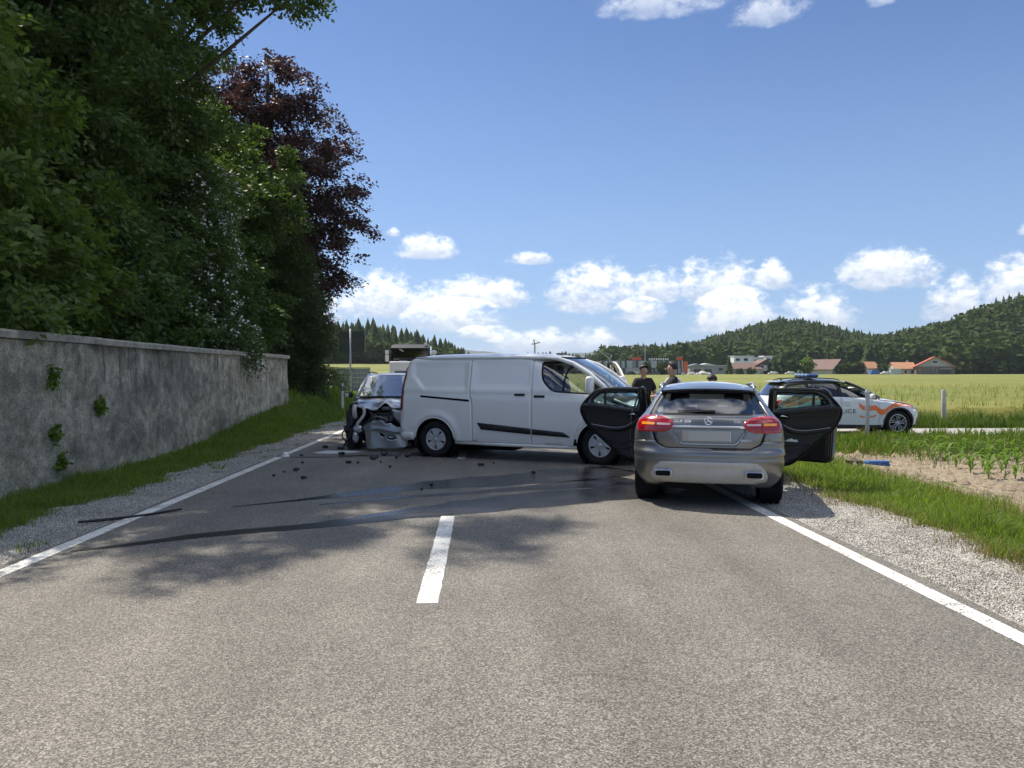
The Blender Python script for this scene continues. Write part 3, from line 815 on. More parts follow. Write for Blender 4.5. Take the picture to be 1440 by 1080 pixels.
def rand_lobes(cx, cy, z0, z1, rad, n, seed, squash=0.8, prof=None):
    """irregular stack of lobes between z0 and z1 round an axis"""
    r = random.Random(seed); out = []
    for i in range(n):
        u = (i + 0.5) / n; z = z0 + (z1 - z0) * u
        pr = prof(u) if prof else math.sin(math.pi * min(0.12 + u * 0.86, 1)) ** 0.6
        k = 2.399 * i + r.uniform(-.4, .4); d = rad * pr * r.uniform(.35, .72)
        s = rad * pr * r.uniform(.45, .72) + 0.4
        out.append((cx + math.cos(k) * d, cy + math.sin(k) * d, z, s, s, s * squash))
    return out

G_L = 'tall trees behind the garden wall'
BIG = dict(leaf=(.14, .074), spray=10, twig=.5, lump=.62)
lob = rand_lobes(-11.2, 17.4, 5.0, 17.5, 4.0, 15, 3) + [(-9.2, 14.9, 6.0, 1.9, 1.9, 1.6), (-8.6, 15.8, 9.5, 2.0, 2.0, 1.8), (-8.8, 16.8, 13.0, 2.0, 2.0, 1.7), (-9.2, 16.7, 18.0, 1.9, 1.9, 1.4)]
tree('lime_tree', (-11.2, 17.4), 18, lob, 'leaf_green', 15, 'tall green broadleaf tree at the left edge above the wall', r0=.32, group=G_L, seed=11, **BIG)
lob = rand_lobes(-11.4, 21.6, 5.0, 12.0, 3.6, 9, 9) + rand_lobes(-9.4, 21.2, 13.5, 20.5, 3.4, 8, 10) + [(-8.6, 20.0, 7.6, 1.7, 1.7, 1.5), (-8.4, 20.4, 10.4, 1.7, 1.7, 1.5), (-7.2, 20.4, 12.6, 1.5, 1.6, 1.1), (-8.1, 21.6, 11.7, 1.6, 1.6, 1.3), (-6.4, 20.3, 12.1, 1.1, 1.1, .8), (-5.6, 20.3, 12.2, 1.1, 1.3, .8), (-4.9, 20.2, 11.6, .6, .8, .5), (-8.4, 19.4, 5.4, 1.5, 1.6, 1.4)]
tree('hornbeam_tree', (-10.8, 21.6), 21, lob, 'leaf_green', 15, 'tall dark green tree mid row with a branch reaching over the road', r0=.34, group=G_L, seed=12, **BIG)
lob = rand_lobes(-9.8, 27.4, 4.2, 10.4, 2.9, 9, 21) + [(-7.8, 26.4, 7.0, 1.3, 1.4, 1.2), (-7.7, 26.6, 9.0, 1.2, 1.3, 1.1)]
tree('maple_tree', (-9.8, 27.4), 11, lob, 'leaf_green', 15, 'green tree standing before the purple beech', r0=.24, group=G_L, seed=13, **BIG)
def beech_prof(u): return [0.62, 0.9, 1.0, 1.0, 0.92, 0.8, 0.62, 0.4][min(int(u * 8), 7)]
lob = rand_lobes(-9.8, 34.0, 3.6, 15.0, 3.9, 22, 31, prof=beech_prof) + [(-6.4, 33.6, 8.6, .9, .9, .8), (-6.8, 33.4, 6.3, .9, .9, .8), (-7.4, 33.6, 11.0, 1.0, 1.0, .9)]
tree('copper_beech', (-9.4, 34.2), 16, lob, 'leaf_purple', 8.5, 'copper beech with dark purple leaves at the end of the row', leaf=(.17, .1), r0=.34, group=G_L, seed=14, spray=9, twig=.6, lump=.7)
# thick row further back, closing the gaps
for i, (x, y, h) in enumerate([(-15.5, 13, 17), (-15.5, 20, 20), (-15, 27, 20), (-15, 35, 18), (-13.5, 42, 15), (-20, 17, 16), (-20, 25, 18)]):
    lob = rand_lobes(x, y, 3.0, h - 1, 4.0, 12, 40 + i)
    tree('back_row_tree', (x, y), h, lob, 'leaf_green', 6.5, ['dark tree at the left end of the second row', 'second dark tree of the row behind the wall, counted from the left', 'dark tree behind the hornbeam in the second row', 'dark tree behind the copper beech', 'low dark tree at the far end of the second row', 'dark tree deepest in the garden on the left', 'dark tree deepest in the garden behind the middle of the wall'][i], leaf=(.2, .12), r0=.3, group='second row of trees behind the wall', seed=60 + i, spray=10, twig=.8)
# shrubs leaning over the coping
G_S = 'shrubs leaning over the garden wall'
SH = [(-7.9, 11.2, 3.4, 'leaf_olive', 'light olive shrub above the wall at the left edge of the picture', 2.0),
      (-8.0, 13.2, 3.3, 'leaf_olive', 'olive shrub above the wall beside the leftmost shrub', 1.9),
      (-8.0, 15.6, 3.6, 'leaf_green', 'green shrub above the wall under the tall lime tree', 2.0),
      (-8.1, 18.0, 3.4, 'leaf_green', 'dark green shrub above the middle of the wall', 1.9),
      (-7.9, 22.8, 3.6, 'leaf_green', 'dark green shrub above the far end of the wall', 2.0)]
for i, (x, y, z, m, lab, rr) in enumerate(SH):
    lob = [(x, y, z, rr * .8, rr, rr * .75), (x - .5, y + .6, z + 1.6, rr * .8, rr * .8, rr * .8), (x + .5, y - .4, z - .3, rr * .55, rr * .7, rr * .55), (x - .3, y - .5, z + 2.9, rr * .7, rr * .7, rr * .7)]
    tree('shrub', (x, y), 3.2, lob, m, 20, lab, leaf=(.145, .075), r0=.07, group=G_S, cat='shrub', seed=80 + i, spray=9, twig=.42, lump=1.1)
lob = [(-7.5, 20.3, 3.3, 1.0, 1.5, 1.1), (-7.6, 20.6, 4.8, 1.1, 1.4, 1.2), (-6.5, 20.5, 2.5, .5, .8, .5), (-6.25, 20.7, 2.05, .28, .5, .45), (-7.4, 20.4, 6.2, .9, 1.1, 1.0)]
sb = tree('flowering_shrub', (-7.6, 20.5), 4.5, lob, 'leaf_white', 30, 'flowering shrub with white blossom hanging over the coping', leaf=(.1, .055), r0=.07, group=G_S, cat='shrub', seed=91, spray=10, twig=.4)
v, f = crown_leaves([(x - sb.location.x, y - sb.location.y, z - sb.location.z, a * 1.04, b * 1.04, c * 1.04) for x, y, z, a, b, c in lob], 13, (.075, .06), r=np.random.default_rng(5), spray=3, twig=.16, shell=.15)
tag(link('blossom', arr_mesh('blossom', v, f), 'blossom', sb), kind='stuff')
# yew at the end of the wall: dark, drooping needles
lob = [(-7.7, 29.2, 1.5, 1.9, 1.9, 1.3), (-7.5, 29.0, 2.9, 1.9, 1.9, 1.2), (-7.7, 29.1, 4.3, 1.7, 1.7, 1.2), (-7.8, 29.2, 5.6, 1.4, 1.4, 1.1), (-8.0, 29.2, 6.8, 1.0, 1.0, .9), (-8.1, 29.2, 7.6, .5, .5, .6)]
tree('yew_tree', (-7.8, 29.2), 7.6, lob, 'leaf_yew', 62, 'dense dark conifer at the far end of the wall', leaf=(.16, .03), r0=.2, group=G_L, seed=15, spray=11, twig=.55, droop=.75)
lob = [(-8.4, 26.2, 2.2, 1.2, 1.4, 1.2), (-8.8, 26.4, 4.0, 1.3, 1.3, 1.3), (-8.6, 26.3, 5.6, 1.1, 1.1, 1.1)]
tree('yew_tree', (-8.6, 26.3), 6.2, lob, 'leaf_yew', 50, 'smaller dark conifer between the shrubs and the wall end', leaf=(.16, .035), r0=.16, group=G_L, seed=16, spray=10, twig=.5, droop=.7)
lob = [(-9.6, 40.5, 1.4, 1.4, 1.4, .9), (-8.2, 41.0, 1.2, 1.0, 1.0, .7), (-11, 41, 1.8, 1.6, 1.4, 1.2)]
tree('shrub', (-9.6, 40.8), 1.6, lob, 'leaf_olive', 16, 'low olive bush on the verge left of the traffic sign', leaf=(.13, .07), r0=.06, cat='shrub', seed=17)

# weeds rooted in the wall
for i, (y, z, s) in enumerate([(10.95, 1.57, .17), (12.3, 1.1, .15), (10.95, .74, .16), (11.15, .33, .16)]):
    x = float(np.interp(y, [9.8, 19], [-6.12, -6.36])) + 0.05
    wv, wf = crown_leaves([(0.03, 0, 0, .05, s, s)], 150, (.085, .045), spray=4, twig=.1, shell=.9, r=np.random.default_rng(200 + i))
    tag(link('wall_weed', arr_mesh('wall_weed', wv, wf), 'leaf_weed', None, (x, y, z)),
        ['uppermost small green weed growing from the wall face', 'small green weed to the right of the column of weeds on the wall', 'third weed down on the wall face', 'lowest small weed near the foot of the wall'][i], 'plant', 'weeds growing from the wall')

# ------------------------------------------------------------------ grass
def blades(x, y, h, w, r, lean=0.35, z=None):
    n = len(x); z = T(x, y) - 0.02 if z is None else z
    a = r.random(n) * 2 * math.pi; k = np.stack([np.cos(a), np.sin(a), np.zeros(n)], 1)
    b = r.random(n) * 2 * math.pi; ld = np.stack([np.cos(b), np.sin(b), np.zeros(n)], 1) * (r.random(n) * lean)[:, None]
    p = np.stack([x, y, z], 1); up = np.array([0, 0, 1.0])
    h = h[:, None]; w = w[:, None]
    p1 = p + up * h * .55 + ld * h * .35; p2 = p + up * h * (1 - .25 * np.linalg.norm(ld, axis=1, keepdims=True)) + ld * h * 1.15
    v = np.stack([p - k * w * .5, p + k * w * .5, p1 + k * w * .4, p1 - k * w * .4, p2 + k * w * .06, p2 - k * w * .06], 1).reshape(-1, 3)
    i = np.arange(n)[:, None] * 6
    f = np.concatenate([i + np.array([0, 1, 2, 3]), i + np.array([3, 2, 4, 5])], 0)
    return v, f
def field_pts(n, x0, x1, y0, y1, r, near=1.6):
    u = r.random(n); y = y0 * (y1 / y0) ** u if y0 > 0 else y0 + (y1 - y0) * u
    return x0 + (x1 - x0) * r.random(n), y
r = np.random.default_rng(33)
def clump(x, y, s=1.0): return 0.5 + 0.5 * np.sin(x * 3.1 * s + 1.3 * np.sin(y * 1.7 * s)) * np.sin(y * 2.3 * s + 0.8 * np.sin(x * 2.9 * s))
def grass(name, n, x0, x1, y0, y1, h, w, m, label, keep, seed, lean=.45):
    r = np.random.default_rng(seed); x, y = field_pts(n, x0, x1, y0, y1, r)
    k = keep(x, y, r); x, y = x[k], y[k]
    hh = h * (0.35 + 1.1 * r.random(len(x)) ** 1.6) * (0.5 + 0.85 * clump(x, y) * (0.5 + clump(x * 2.7 + 1, y * 2.2))); ww = w * (0.7 + 0.6 * r.random(len(x))) * np.clip(y / 11, 0.8, 2.2)
    v, f = blades(x, y, hh, ww, r, lean)
    return tag(link(name, arr_mesh(name, v, f), m), label, 'grass', kind='stuff')
def edgeL(y): return -4.98 + rough_edge(0, y, 2, 0.22) + 0.05
def edgeR(y): return 4.62 + rough_edge(0, y, 7, 0.2)
def soil_x(y): return 6.45 + 0.012 * np.clip(y - 8.7, 0, 20) ** 1.6 + rough_edge(0, y, 3, 0.18)
grass('verge_grass', 75000, -6.25, -4.4, 6.5, 42, .12, .011, 'grass', 'green grass strip along the foot of the wall',
      lambda x, y, r: (x < edgeL(y) + r.normal(0, .09, len(x))), 34, .85)
grass('bank_grass', 26000, -16, -4.9, 24.5, 75, .24, .02, 'grass', 'grass bank beyond the end of the wall',
      lambda x, y, r: (x < -6.0) | (y > 26), 35)
grass('verge_grass', 120000, 4.3, 8.6, 4.6, 20.4, .14, .010, 'grass', 'lush green grass strip between the gravel and the bare soil',
      lambda x, y, r: (x > edgeR(y) + np.abs(r.normal(0, .06, len(x)))) & (x < soil_x(y) + r.normal(0, .16, len(x))), 36, .95)
grass('dry_grass', 26000, 4.3, 7.9, 4.6, 20, .15, .008, 'grass_dry', 'straw coloured dry grass at the gravel edge',
      lambda x, y, r: (np.abs(x - edgeR(y)) < .3 * r.random(len(x)) + .03) | ((np.abs(x - soil_x(y)) < .3) & (r.random(len(x)) < .6)) | ((x > edgeR(y)) & (x < soil_x(y)) & (r.random(len(x)) < .22 * clump(x * .8 + 2, y * .9))), 37, .8)
grass('dry_grass', 5000, -5.6, -4.3, 6.5, 30, .1, .009, 'grass_dry', 'dry brown grass along the left gravel edge',
      lambda x, y, r: (np.abs(x - edgeL(y)) < .16 * r.random(len(x)) + .02), 38, .8)
grass('gravel_tufts', 9000, -4.9, -4.1, 6.5, 30, .07, .01, 'grass', 'sparse tufts growing in the left gravel shoulder',
      lambda x, y, r: (clump(x * 1.4 + 3, y * 1.1) > .9), 39, .9)
grass('gravel_tufts', 7000, 3.6, 4.7, 4.6, 19, .06, .009, 'grass_dry', 'small dry tufts in the right gravel shoulder',
      lambda x, y, r: (clump(x * 1.7 + 1, y * 1.3) > .9) & (x > 4.0), 45, .9)
# scrubby weeds between the maize and the lane
grass('lane_weeds', 90000, 7.6, 34, 14.6, 21.0, .22, .016, 'leaf_weed', 'rank weeds on the bank in front of the side lane',
      lambda x, y, r: (y > 17.3 - .03 * (x - 8) - 1.2 * clump(x, y, .5) + r.normal(0, .5, len(x)) - np.clip(x - 11, 0, 3) * .55) & (clump(x, y, .8) > .10) & (y < 20.8), 40, .6)
grass('dry_weeds', 9000, 7.6, 34, 15.5, 20.8, .26, .012, 'grass_dry', 'straw coloured stalks among the lane weeds',
      lambda x, y, r: (clump(x * .7 + 2, y * .7) > .3) & (y > 15.8 + r.normal(0, .4, len(x))), 41, .7)
grass('soil_weeds', 26000, 7.4, 24, 9.5, 17.5, .11, .012, 'leaf_weed', 'low patchy weeds between the maize rows',
      lambda x, y, r: (x > soil_x(y) + .3) & (clump(x * .9 + 4, y * 1.3) * (y - 9.5) / 8 > .40 + .2 * r.random(len(x))), 46, .9)
grass('lane_far_verge', 34000, 6.5, 46, 24.4, 27, .34, .018, 'barley_edge', 'dark green grass edge on the far side of the side lane', lambda x, y, r: y > 24.5, 42, .4)
grass('barley_ears', 110000, 5.4, 60, 26.4, 70, .50, .018, 'barley_blade', 'yellow green barley standing in the near part of the field', lambda x, y, r: x < y * 1.0, 43, .25)
# tall seeding weeds by the marker post
grass('tall_weeds', 900, 15.2, 19.5, 19.6, 20.6, .95, .016, 'grass_dry', 'tall seeding weeds in front of the lane', lambda x, y, r: clump(x * 2, y) > .3, 44, .3)

# clods and straw on the bare soil
mb_v = []; mb_f = []
rr = np.random.default_rng(51); n = 7000
x, y = field_pts(n, 6.4, 24, 7.5, 19, rr); k = x > soil_x(y); x, y = x[k], y[k]; n = len(x)
s = rr.gamma(2.0, .014, n) + .006
base = np.array([[1, 0, 0], [-.5, .87, 0], [-.5, -.87, 0], [.1, .1, .9]], float)
V = np.stack([x, y, T(x, y) - .012], 1)[:, None, :] + (base[None] * (0.6 + .8 * rr.random((n, 4, 1)))) * s[:, None, None]
F = (np.arange(n)[:, None, None] * 4 + np.array([[0, 1, 3], [1, 2, 3], [2, 0, 3]])[None]).reshape(-1, 3)
tag(link('soil_clods', arr_mesh('soil_clods', V.reshape(-1, 3), F), 'dry_soil'), 'dry clods of earth on the bare strip', 'clods', kind='stuff')
n = 20000
x, y = field_pts(n, 6.2, 24, 6.5, 19, rr); k = x > soil_x(y) - .2; x, y = x[k], y[k]; n = len(x)
a = rr.random(n) * 6.283; L = .05 + .1 * rr.random(n)
c = np.stack([x, y, T(x, y) + .004 + .012 * rr.random(n)], 1); ax = np.stack([np.cos(a), np.sin(a), rr.normal(0, .12, n)], 1)
v, f = leaf_quads(c, ax, np.tile([0, 0, 1.0], (n, 1)) + rr.normal(0, .2, (n, 3)), L, .008 + .006 * rr.random(n))
tag(link('straw_litter', arr_mesh('straw_litter', v, f), 'straw'), 'straw litter scattered over the bare soil', 'straw', kind='stuff')
# loose stones on the shoulders
def stones(name, n, x0, x1, y0, y1, seed, label, smin=.004):
    rr = np.random.default_rng(seed); x, y = field_pts(n, x0, x1, y0, y1, rr)
    s = smin + rr.gamma(1.4, .0036, len(x))
    b8 = np.array([[1, 0, -.2], [0, 1, -.2], [-1, 0, -.2], [0, -1, -.2], [.3, .2, .75], [-.3, -.3, .7]], float)
    V = np.stack([x, y, T(x, y) - .008], 1)[:, None, :] + b8[None] * (0.6 + .7 * rr.random((len(x), 6, 1))) * s[:, None, None]
    F = (np.arange(len(x))[:, None, None] * 6 + np.array([[0, 1, 4], [1, 2, 5], [1, 5, 4], [2, 3, 5], [3, 0, 4], [3, 4, 5]])[None]).reshape(-1, 3)
    tag(link(name, arr_mesh(name, V.reshape(-1, 3), F), 'gravel'), label, 'gravel', kind='stuff')
stones('loose_gravel', 26000, 3.5, 4.75, 3.6, 19, 61, 'loose pale stones on the right shoulder')
stones('loose_gravel', 20000, -5.0, -4.02, 5.5, 26, 62, 'loose grey stones on the left shoulder')

# ------------------------------------------------------------------ young maize
def maize_mesh(seed):
    r = random.Random(seed); vs = []; fs = []
    nl = r.randint(5, 7)
    for i in range(nl):
        a = (i % 2) * math.pi + r.uniform(-.5, .5) + seed; z0 = .04 + .03 * i; L = r.uniform(.26, .42); w = r.uniform(.02, .032)
        d = Vector((math.cos(a), math.sin(a), 0)); s = Vector((-d.y, d.x, 0)); b = len(vs)
        for k in range(5):
            t = k / 4; p = Vector((0, 0, z0)) + d * L * (t ** 1.2) * .8 + Vector((0, 0, L * (1.25 * t - 1.0 * t * t) * .95))
            ww = w * (0.6 + 1.2 * t) * (1 - t ** 3)
            vs += [tuple(p - s * ww + Vector((0, 0, .01))), tuple(p + s * ww + Vector((0, 0, .01)))]
        fs += [[b + 2 * k, b + 2 * k + 1, b + 2 * k + 3, b + 2 * k + 2] for k in range(4)]
    b = MB(); b.add(vs, fs); b.tube([(0, 0, -.03), (0, 0, .2)], [.012, .007], 5)
    me = b.mesh('maize_plant', False); me.materials.append(MAT['leaf_maize']); return me
MZ = [maize_mesh(i) for i in range(6)]
r = random.Random(5); cnt = 0
for row in range(8):
    y0 = 12.6 + row * .72
    x = 8.6 + row * .15 + r.uniform(0, .2)
    while x < 20.5 and cnt < 290:
        yy = y0 + r.uniform(-.06, .06) - .02 * (x - 9)
        if x < yy * .86 and r.random() < .92 and x > float(soil_x(yy)) + 1.0:
            o = link('maize_plant', MZ[r.randrange(6)], None, None, (x, yy, float(T(x, yy)) - .012), (r.uniform(-.1, .1), r.uniform(-.1, .1), r.uniform(0, 6.3)))
            s = r.uniform(.6, 1.05); o.scale = (s, s, s)
            tag(o, 'young green maize plant in the rows on the bare soil', 'maize plant', 'young maize plants'); cnt += 1
        x += r.uniform(.2, .3)
# ------------------------------------------------------------------ far woods and hills
def conifer_tpl(r, sides=8, tiers=9):
    V = []; F = []
    for k in range(tiers):
        u = k / tiers; z0 = 0.06 + 0.94 * u; z1 = min(0.06 + 0.94 * (u + 2.3 / tiers), 1.03)
        rad = 0.16 * (1 - u) ** 0.85 + 0.012
        b = len(V); V.append((0, 0, z1)); a0 = r.random() * 6.28
        for s in range(sides):
            a = a0 + 6.283 * s / sides; q = rad * (1.25 if s % 2 else .62) * (0.8 + .4 * r.random())
            V.append((math.cos(a) * q, math.sin(a) * q, z0 - (.03 if s % 2 else -.01)))
        for s in range(sides): F.append((b, b + 1 + s, b + 1 + (s + 1) % sides))
    return np.array(V), np.array(F)
def broad_tpl(r, n=150):
    d = rand_dir(n, r); k = 1 + .2 * np.sin(d[:, 0] * 6 + r.random() * 6) + .2 * np.sin(d[:, 2] * 7 + d[:, 1] * 5)
    rad = (1 - .3 * r.random(n) ** 2) * k
    c = d * rad[:, None] * np.array([.3, .3, .42]) + np.array([0, 0, .56])
    v, f = leaf_quads(c, rand_dir(n, r), d + rand_dir(n, r) * .7, .13 + .07 * r.random(n), .09 + .05 * r.random(n))
    t = np.concatenate([f[:, [0, 1, 2]], f[:, [0, 2, 3]]])
    # inner mass so the crown is not see-through
    bm = bmesh.new(); bmesh.ops.create_icosphere(bm, subdivisions=1, radius=1); bm.verts.index_update()
    iv = np.array([tuple(q.co) for q in bm.verts]) * (np.array([.25, .25, .36]) * (.85 + .3 * r.random((len(bm.verts), 1)))) + np.array([0, 0, .55]); fi = np.array([[q.index for q in p.verts] for p in bm.faces]); bm.free()
    return np.concatenate([v, iv]), np.concatenate([t, fi + len(v)])
rw = np.random.default_rng(77)
CT = [conifer_tpl(rw) for _ in range(6)]; BT = [broad_tpl(rw) for _ in range(6)]
def plant_wood(name, P, Hh, tpl, m, label, wide=1.0):
    """one mesh of many far trees; P (n,3) bases, Hh heights"""
    Vs = []; Fs = []; b = 0
    for i in range(len(P)):
        v, f = tpl[rw.integers(len(tpl))]; a = rw.random() * 6.28; c, s = math.cos(a), math.sin(a)
        w = Hh[i] * wide * (.8 + .4 * rw.random())
        q = np.stack([(v[:, 0] * c - v[:, 1] * s) * w, (v[:, 0] * s + v[:, 1] * c) * w, v[:, 2] * Hh[i]], 1) + P[i]
        Vs.append(q); Fs.append(f + b); b += len(v)
    return tag(link(name, arr_mesh(name, np.concatenate(Vs), np.concatenate(Fs)), m), label, 'wood', kind='stuff')
RID = np.array([(6, 0), (11.2, 0), (14.2, 3), (17.2, 13), (20.0, 23), (21.8, 28), (24.0, 24.5), (26.1, 17), (28.0, 12), (30.0, 15), (32.2, 19), (34.3, 28), (36.0, 34), (40, 42), (48, 46), (60, 40), (75, 10)])
def hill_z(x, y):
    az = np.degrees(np.arctan2(x, y)); d = np.hypot(x, y)
    ridge = np.interp(az, RID[:, 0], RID[:, 1])
    d0 = np.interp(az, [6, 28, 33, 40], [450, 450, 425, 450]); d1 = np.interp(az, [6, 28, 33, 40], [690, 670, 600, 600])
    t = np.clip((d - d0) / (d1 - d0), 0, 1)
    return T(np.clip(x, 5, None), np.minimum(y, 355)) + ridge * (t * t * (3 - 2 * t)) - .3
aa = np.radians(np.linspace(5, 75, 120)); dd = np.linspace(345, 1000, 60)
Aq, Dq = np.meshgrid(aa, dd); X, Y = np.sin(Aq) * Dq, np.cos(Aq) * Dq; Z = hill_z(X, Y)
n, k = X.shape; i = np.arange((n - 1) * (k - 1)); rI, cI = i // (k - 1), i % (k - 1)
f = np.stack([rI * k + cI, rI * k + cI + 1, (rI + 1) * k + cI + 1, (rI + 1) * k + cI], 1)
tag(link('wooded_hill', arr_mesh('wooded_hill', np.stack([X.ravel(), Y.ravel(), Z.ravel()], 1), f), 'forest_floor', smooth=True), kind='structure')
def scatter(n, az0, az1, d0, d1, r, near=1.0):
    az = np.radians(az0 + (az1 - az0) * r.random(n)); d = np.sqrt(d0 ** 2 + (d1 ** 2 - d0 ** 2) * r.random(n) ** near)
    return np.sin(az) * d, np.cos(az) * d
x, y = scatter(7000, 9, 47, 400, 700, rw)
az = np.degrees(np.arctan2(x, y)); d = np.hypot(x, y)
ok = y > np.interp(az, [9, 24, 30, 31.6, 32.8, 47], [470, 405, 392, 385, 353, 353])
x, y, az, d = x[ok], y[ok], az[ok], d[ok]
ridge_t = np.clip((d - 400) / 230, 0, 1)
con = rw.random(len(x)) < np.where(az < 28, .12 + .5 * ridge_t ** 2, .05 + .3 * ridge_t ** 2)
Pz = hill_z(x, y) - .4; P = np.stack([x, y, Pz], 1)
plant_wood('hill_conifers', P[con], 13 + 9 * rw.random(con.sum()) ** 1.5, CT, 'wood_conifer', 'dark conifer wood covering the hills on the right', 1.15)
bc = ~con
plant_wood('hill_broadleaves', P[bc], 11 + 7 * rw.random(bc.sum()), BT, 'wood_broad', 'mid green broadleaf wood on the slopes on the right', 1.35)
# wood behind the left field
x = rw.uniform(-150, 12, 900); y = rw.uniform(322, 420, 900); z = T(x, np.minimum(y, 320)) - .6
hh = np.interp(x, [-150, -75, -45, -25, 0, 12], [18, 19, 18, 12.5, 8, 6]) * (.8 + .4 * rw.random(900)); con = (rw.random(900) < .62) & (y > 330)
P = np.stack([x, y, z], 1)
plant_wood('left_wood_conifers', P[con], hh[con], CT, 'wood_conifer', 'dark spruce wood behind the field on the left', 1.2)
plant_wood('left_wood_broadleaves', P[~con], hh[~con] * .62, BT, 'wood_broad', 'bushy wood edge behind the field on the left', 1.5)
# tree line far behind the factory
x = rw.uniform(-120, 420, 900); y = rw.uniform(880, 1000, 900); P = np.stack([x, y, np.full(900, -1.5)], 1)
plant_wood('far_tree_line', P, rw.uniform(18, 29, 900) * np.interp(x, [-120, 0, 60, 420], [.7, .75, 1, 1]), CT, 'wood_conifer', 'thin dark tree line on the horizon behind the white van', 1.3)
# blue ridges on the horizon
def ridge(name, y0, prof, depth, seed):
    r = np.random.default_rng(seed); xs = np.linspace(prof[0][0], prof[-1][0], 160)
    h = np.interp(xs, [p[0] for p in prof], [p[1] for p in prof]) + 6 * np.sin(xs * .011 + seed) + 3 * np.sin(xs * .037) + r.normal(0, 1.6, 160)
    rows = []
    for u in (0, .2, .4, .6, .8, 1.0): rows.append(np.stack([xs, np.full(160, y0 + depth * u), h * (u * u * (3 - 2 * u)) - 4 * (u == 0)], 1))
    V = np.concatenate(rows); i = np.arange(5 * 159); r_, c_ = i // 159, i % 159
    F = np.stack([r_ * 160 + c_, r_ * 160 + c_ + 1, (r_ + 1) * 160 + c_ + 1, (r_ + 1) * 160 + c_], 1)
    tag(link(name, arr_mesh(name, V, F), 'forest_floor', smooth=True), kind='structure')
ridge('far_hills', 3600, [(-3500, 150), (-1500, 160), (-600, 165), (-300, 150), (0, 128), (250, 118), (500, 105), (900, 165), (1150, 150), (1500, 110), (2500, 150), (4500, 170)], 900, 3)

# ------------------------------------------------------------------ buildings beyond the field
def gable_house(name, c, w, d, hw, hr, rot, mw, mr, label, gable=None, wins=(), door=None, over=.5, cat='house', gable_wins=(), chimney=None):
    """ridge runs along local x; +y is the far side; wins on the near long wall (x, z, w, h); gable_wins on the +-x ends"""
    o = empty(name, c, rot, label, cat, 'buildings beyond the field')
    b = MB(); b.box((0, 0, hw / 2 - .5), (w, d, hw + 1)); b.build('wall', mw, o, smooth=None)
    for s in (-1, 1):
        g = MB(); g.prism([(-d / 2, hw), (d / 2, hw), (0, hw + hr)], s * w / 2 - .02 * s, s * (w / 2 - .25), 'yz'); g.build('gable', gable or mw, o, smooth=None)
    L = math.hypot(d / 2, hr); sl = hr / (d / 2)
    for s in (-1, 1):
        q = MB(); e = d / 2 + over
        pr = [(s * e, hw - over * sl), (0, hw + hr), (0, hw + hr + .28), (s * e, hw - over * sl + .28)]
        q.prism(pr, -w / 2 - over, w / 2 + over, 'yz'); q.build('roof', mr, o, smooth=None)
    for x, z, a, h in wins:
        k = MB(); k.box((x, -d / 2 - .03, z), (a + .24, .08, h + .24)); f = k.build('window', 'frame_white', o, smooth=None)
        k = MB(); k.box((x, -d / 2 - .06, z), (a, .06, h)); k.build('pane', 'window_dark', f, smooth=None)
    for s, y, z, a, h in gable_wins:
        k = MB(); k.box((s * (w / 2 + .03), y, z), (.08, a + .24, h + .24)); f = k.build('window', 'frame_white', o, smooth=None)
        k = MB(); k.box((s * (w / 2 + .06), y, z), (.06, a, h)); k.build('pane', 'window_dark', f, smooth=None)
    if door:
        k = MB(); k.box((door[0], -d / 2 - .04, door[2] / 2), (door[1], .1, door[2])); k.build('door', 'wall_timber', o, smooth=None)
    if chimney:
        k = MB(); k.box((chimney[0], chimney[1], hw + hr + .1), (.7, .7, 2.0)); k.build('chimney', 'wall_grey', o, smooth=None)
    return o
def hz(x, y): return float(T(x, min(y, 355)))
# red barn: wide roof slope towards the left, grey gable facing the road
PX = lambda px, Y: Y * math.tan(math.atan((px - 720) / 1060) + R(2.27))    # distance across for a compass bearing
xb = PX(1312, 345)
ba = gable_house('barn', (xb, 345, hz(xb, 345)), 20, 15.5, 4.2, 4.2, R(90 - 27), 'barn_board', 'tile_red', 'big barn with red tiled roof and grey boarded gable beyond the field', gable='gable_grey', cat='barn', gable_wins=[(-1, 0, 6.2, 2.0, 1.0)], over=.8)
for u in range(9):
    k = MB(); k.box((-10.06, -6.8 + u * 1.7, 2.0), (.12, .16, 4.2)); k.build('plank', 'wall_timber', ba, smooth=None)
k = MB(); k.box((-10.1, -4.0, 1.6), (.2, 4.2, 2.6)); k.build('gate', 'panel_dark', ba, smooth=None)
k = MB(); k.box((-10.8, -4.2, 3.0), (1.6, 4.6, .15)); k.build('canopy', 'roof_white', ba, smooth=None)
xb = PX(1268, 352); gable_house('farmhouse', (xb, 352, hz(xb, 352)), 9.5, 8, 3.2, 2.8, R(-6), 'wall_cream', 'tile_orange', 'cream farmhouse with orange tiled roof left of the red barn', wins=[(-3, 1.7, 1.1, 1.3), (0, 1.7, 1.1, 1.3), (3, 1.7, 1.1, 1.3)], chimney=(3, 1))
xb = PX(1221, 350); gable_house('farmhouse', (xb, 350, hz(xb, 350)), 6, 7, 3.4, 2.8, R(12), 'wall_cream', 'tile_orange', 'small orange roofed house behind the round bush', wins=[(-1.5, 1.8, 1, 1.2), (1.5, 1.8, 1, 1.2)])
xb = PX(1257, 340)
o = empty('shed', (xb, 340, hz(xb, 340)), 0, 'white corrugated shed in front of the orange roofed farmhouse', 'shed', 'buildings beyond the field')
b = MB(); b.box((0, 0, 1.3), (4.6, 3, 3.4)); b.build('wall', 'container_white', o, smooth=None); b = MB(); b.box((0, 0, 3.08), (5, 3.4, .16)); b.build('roof', 'roof_white', o, smooth=None)
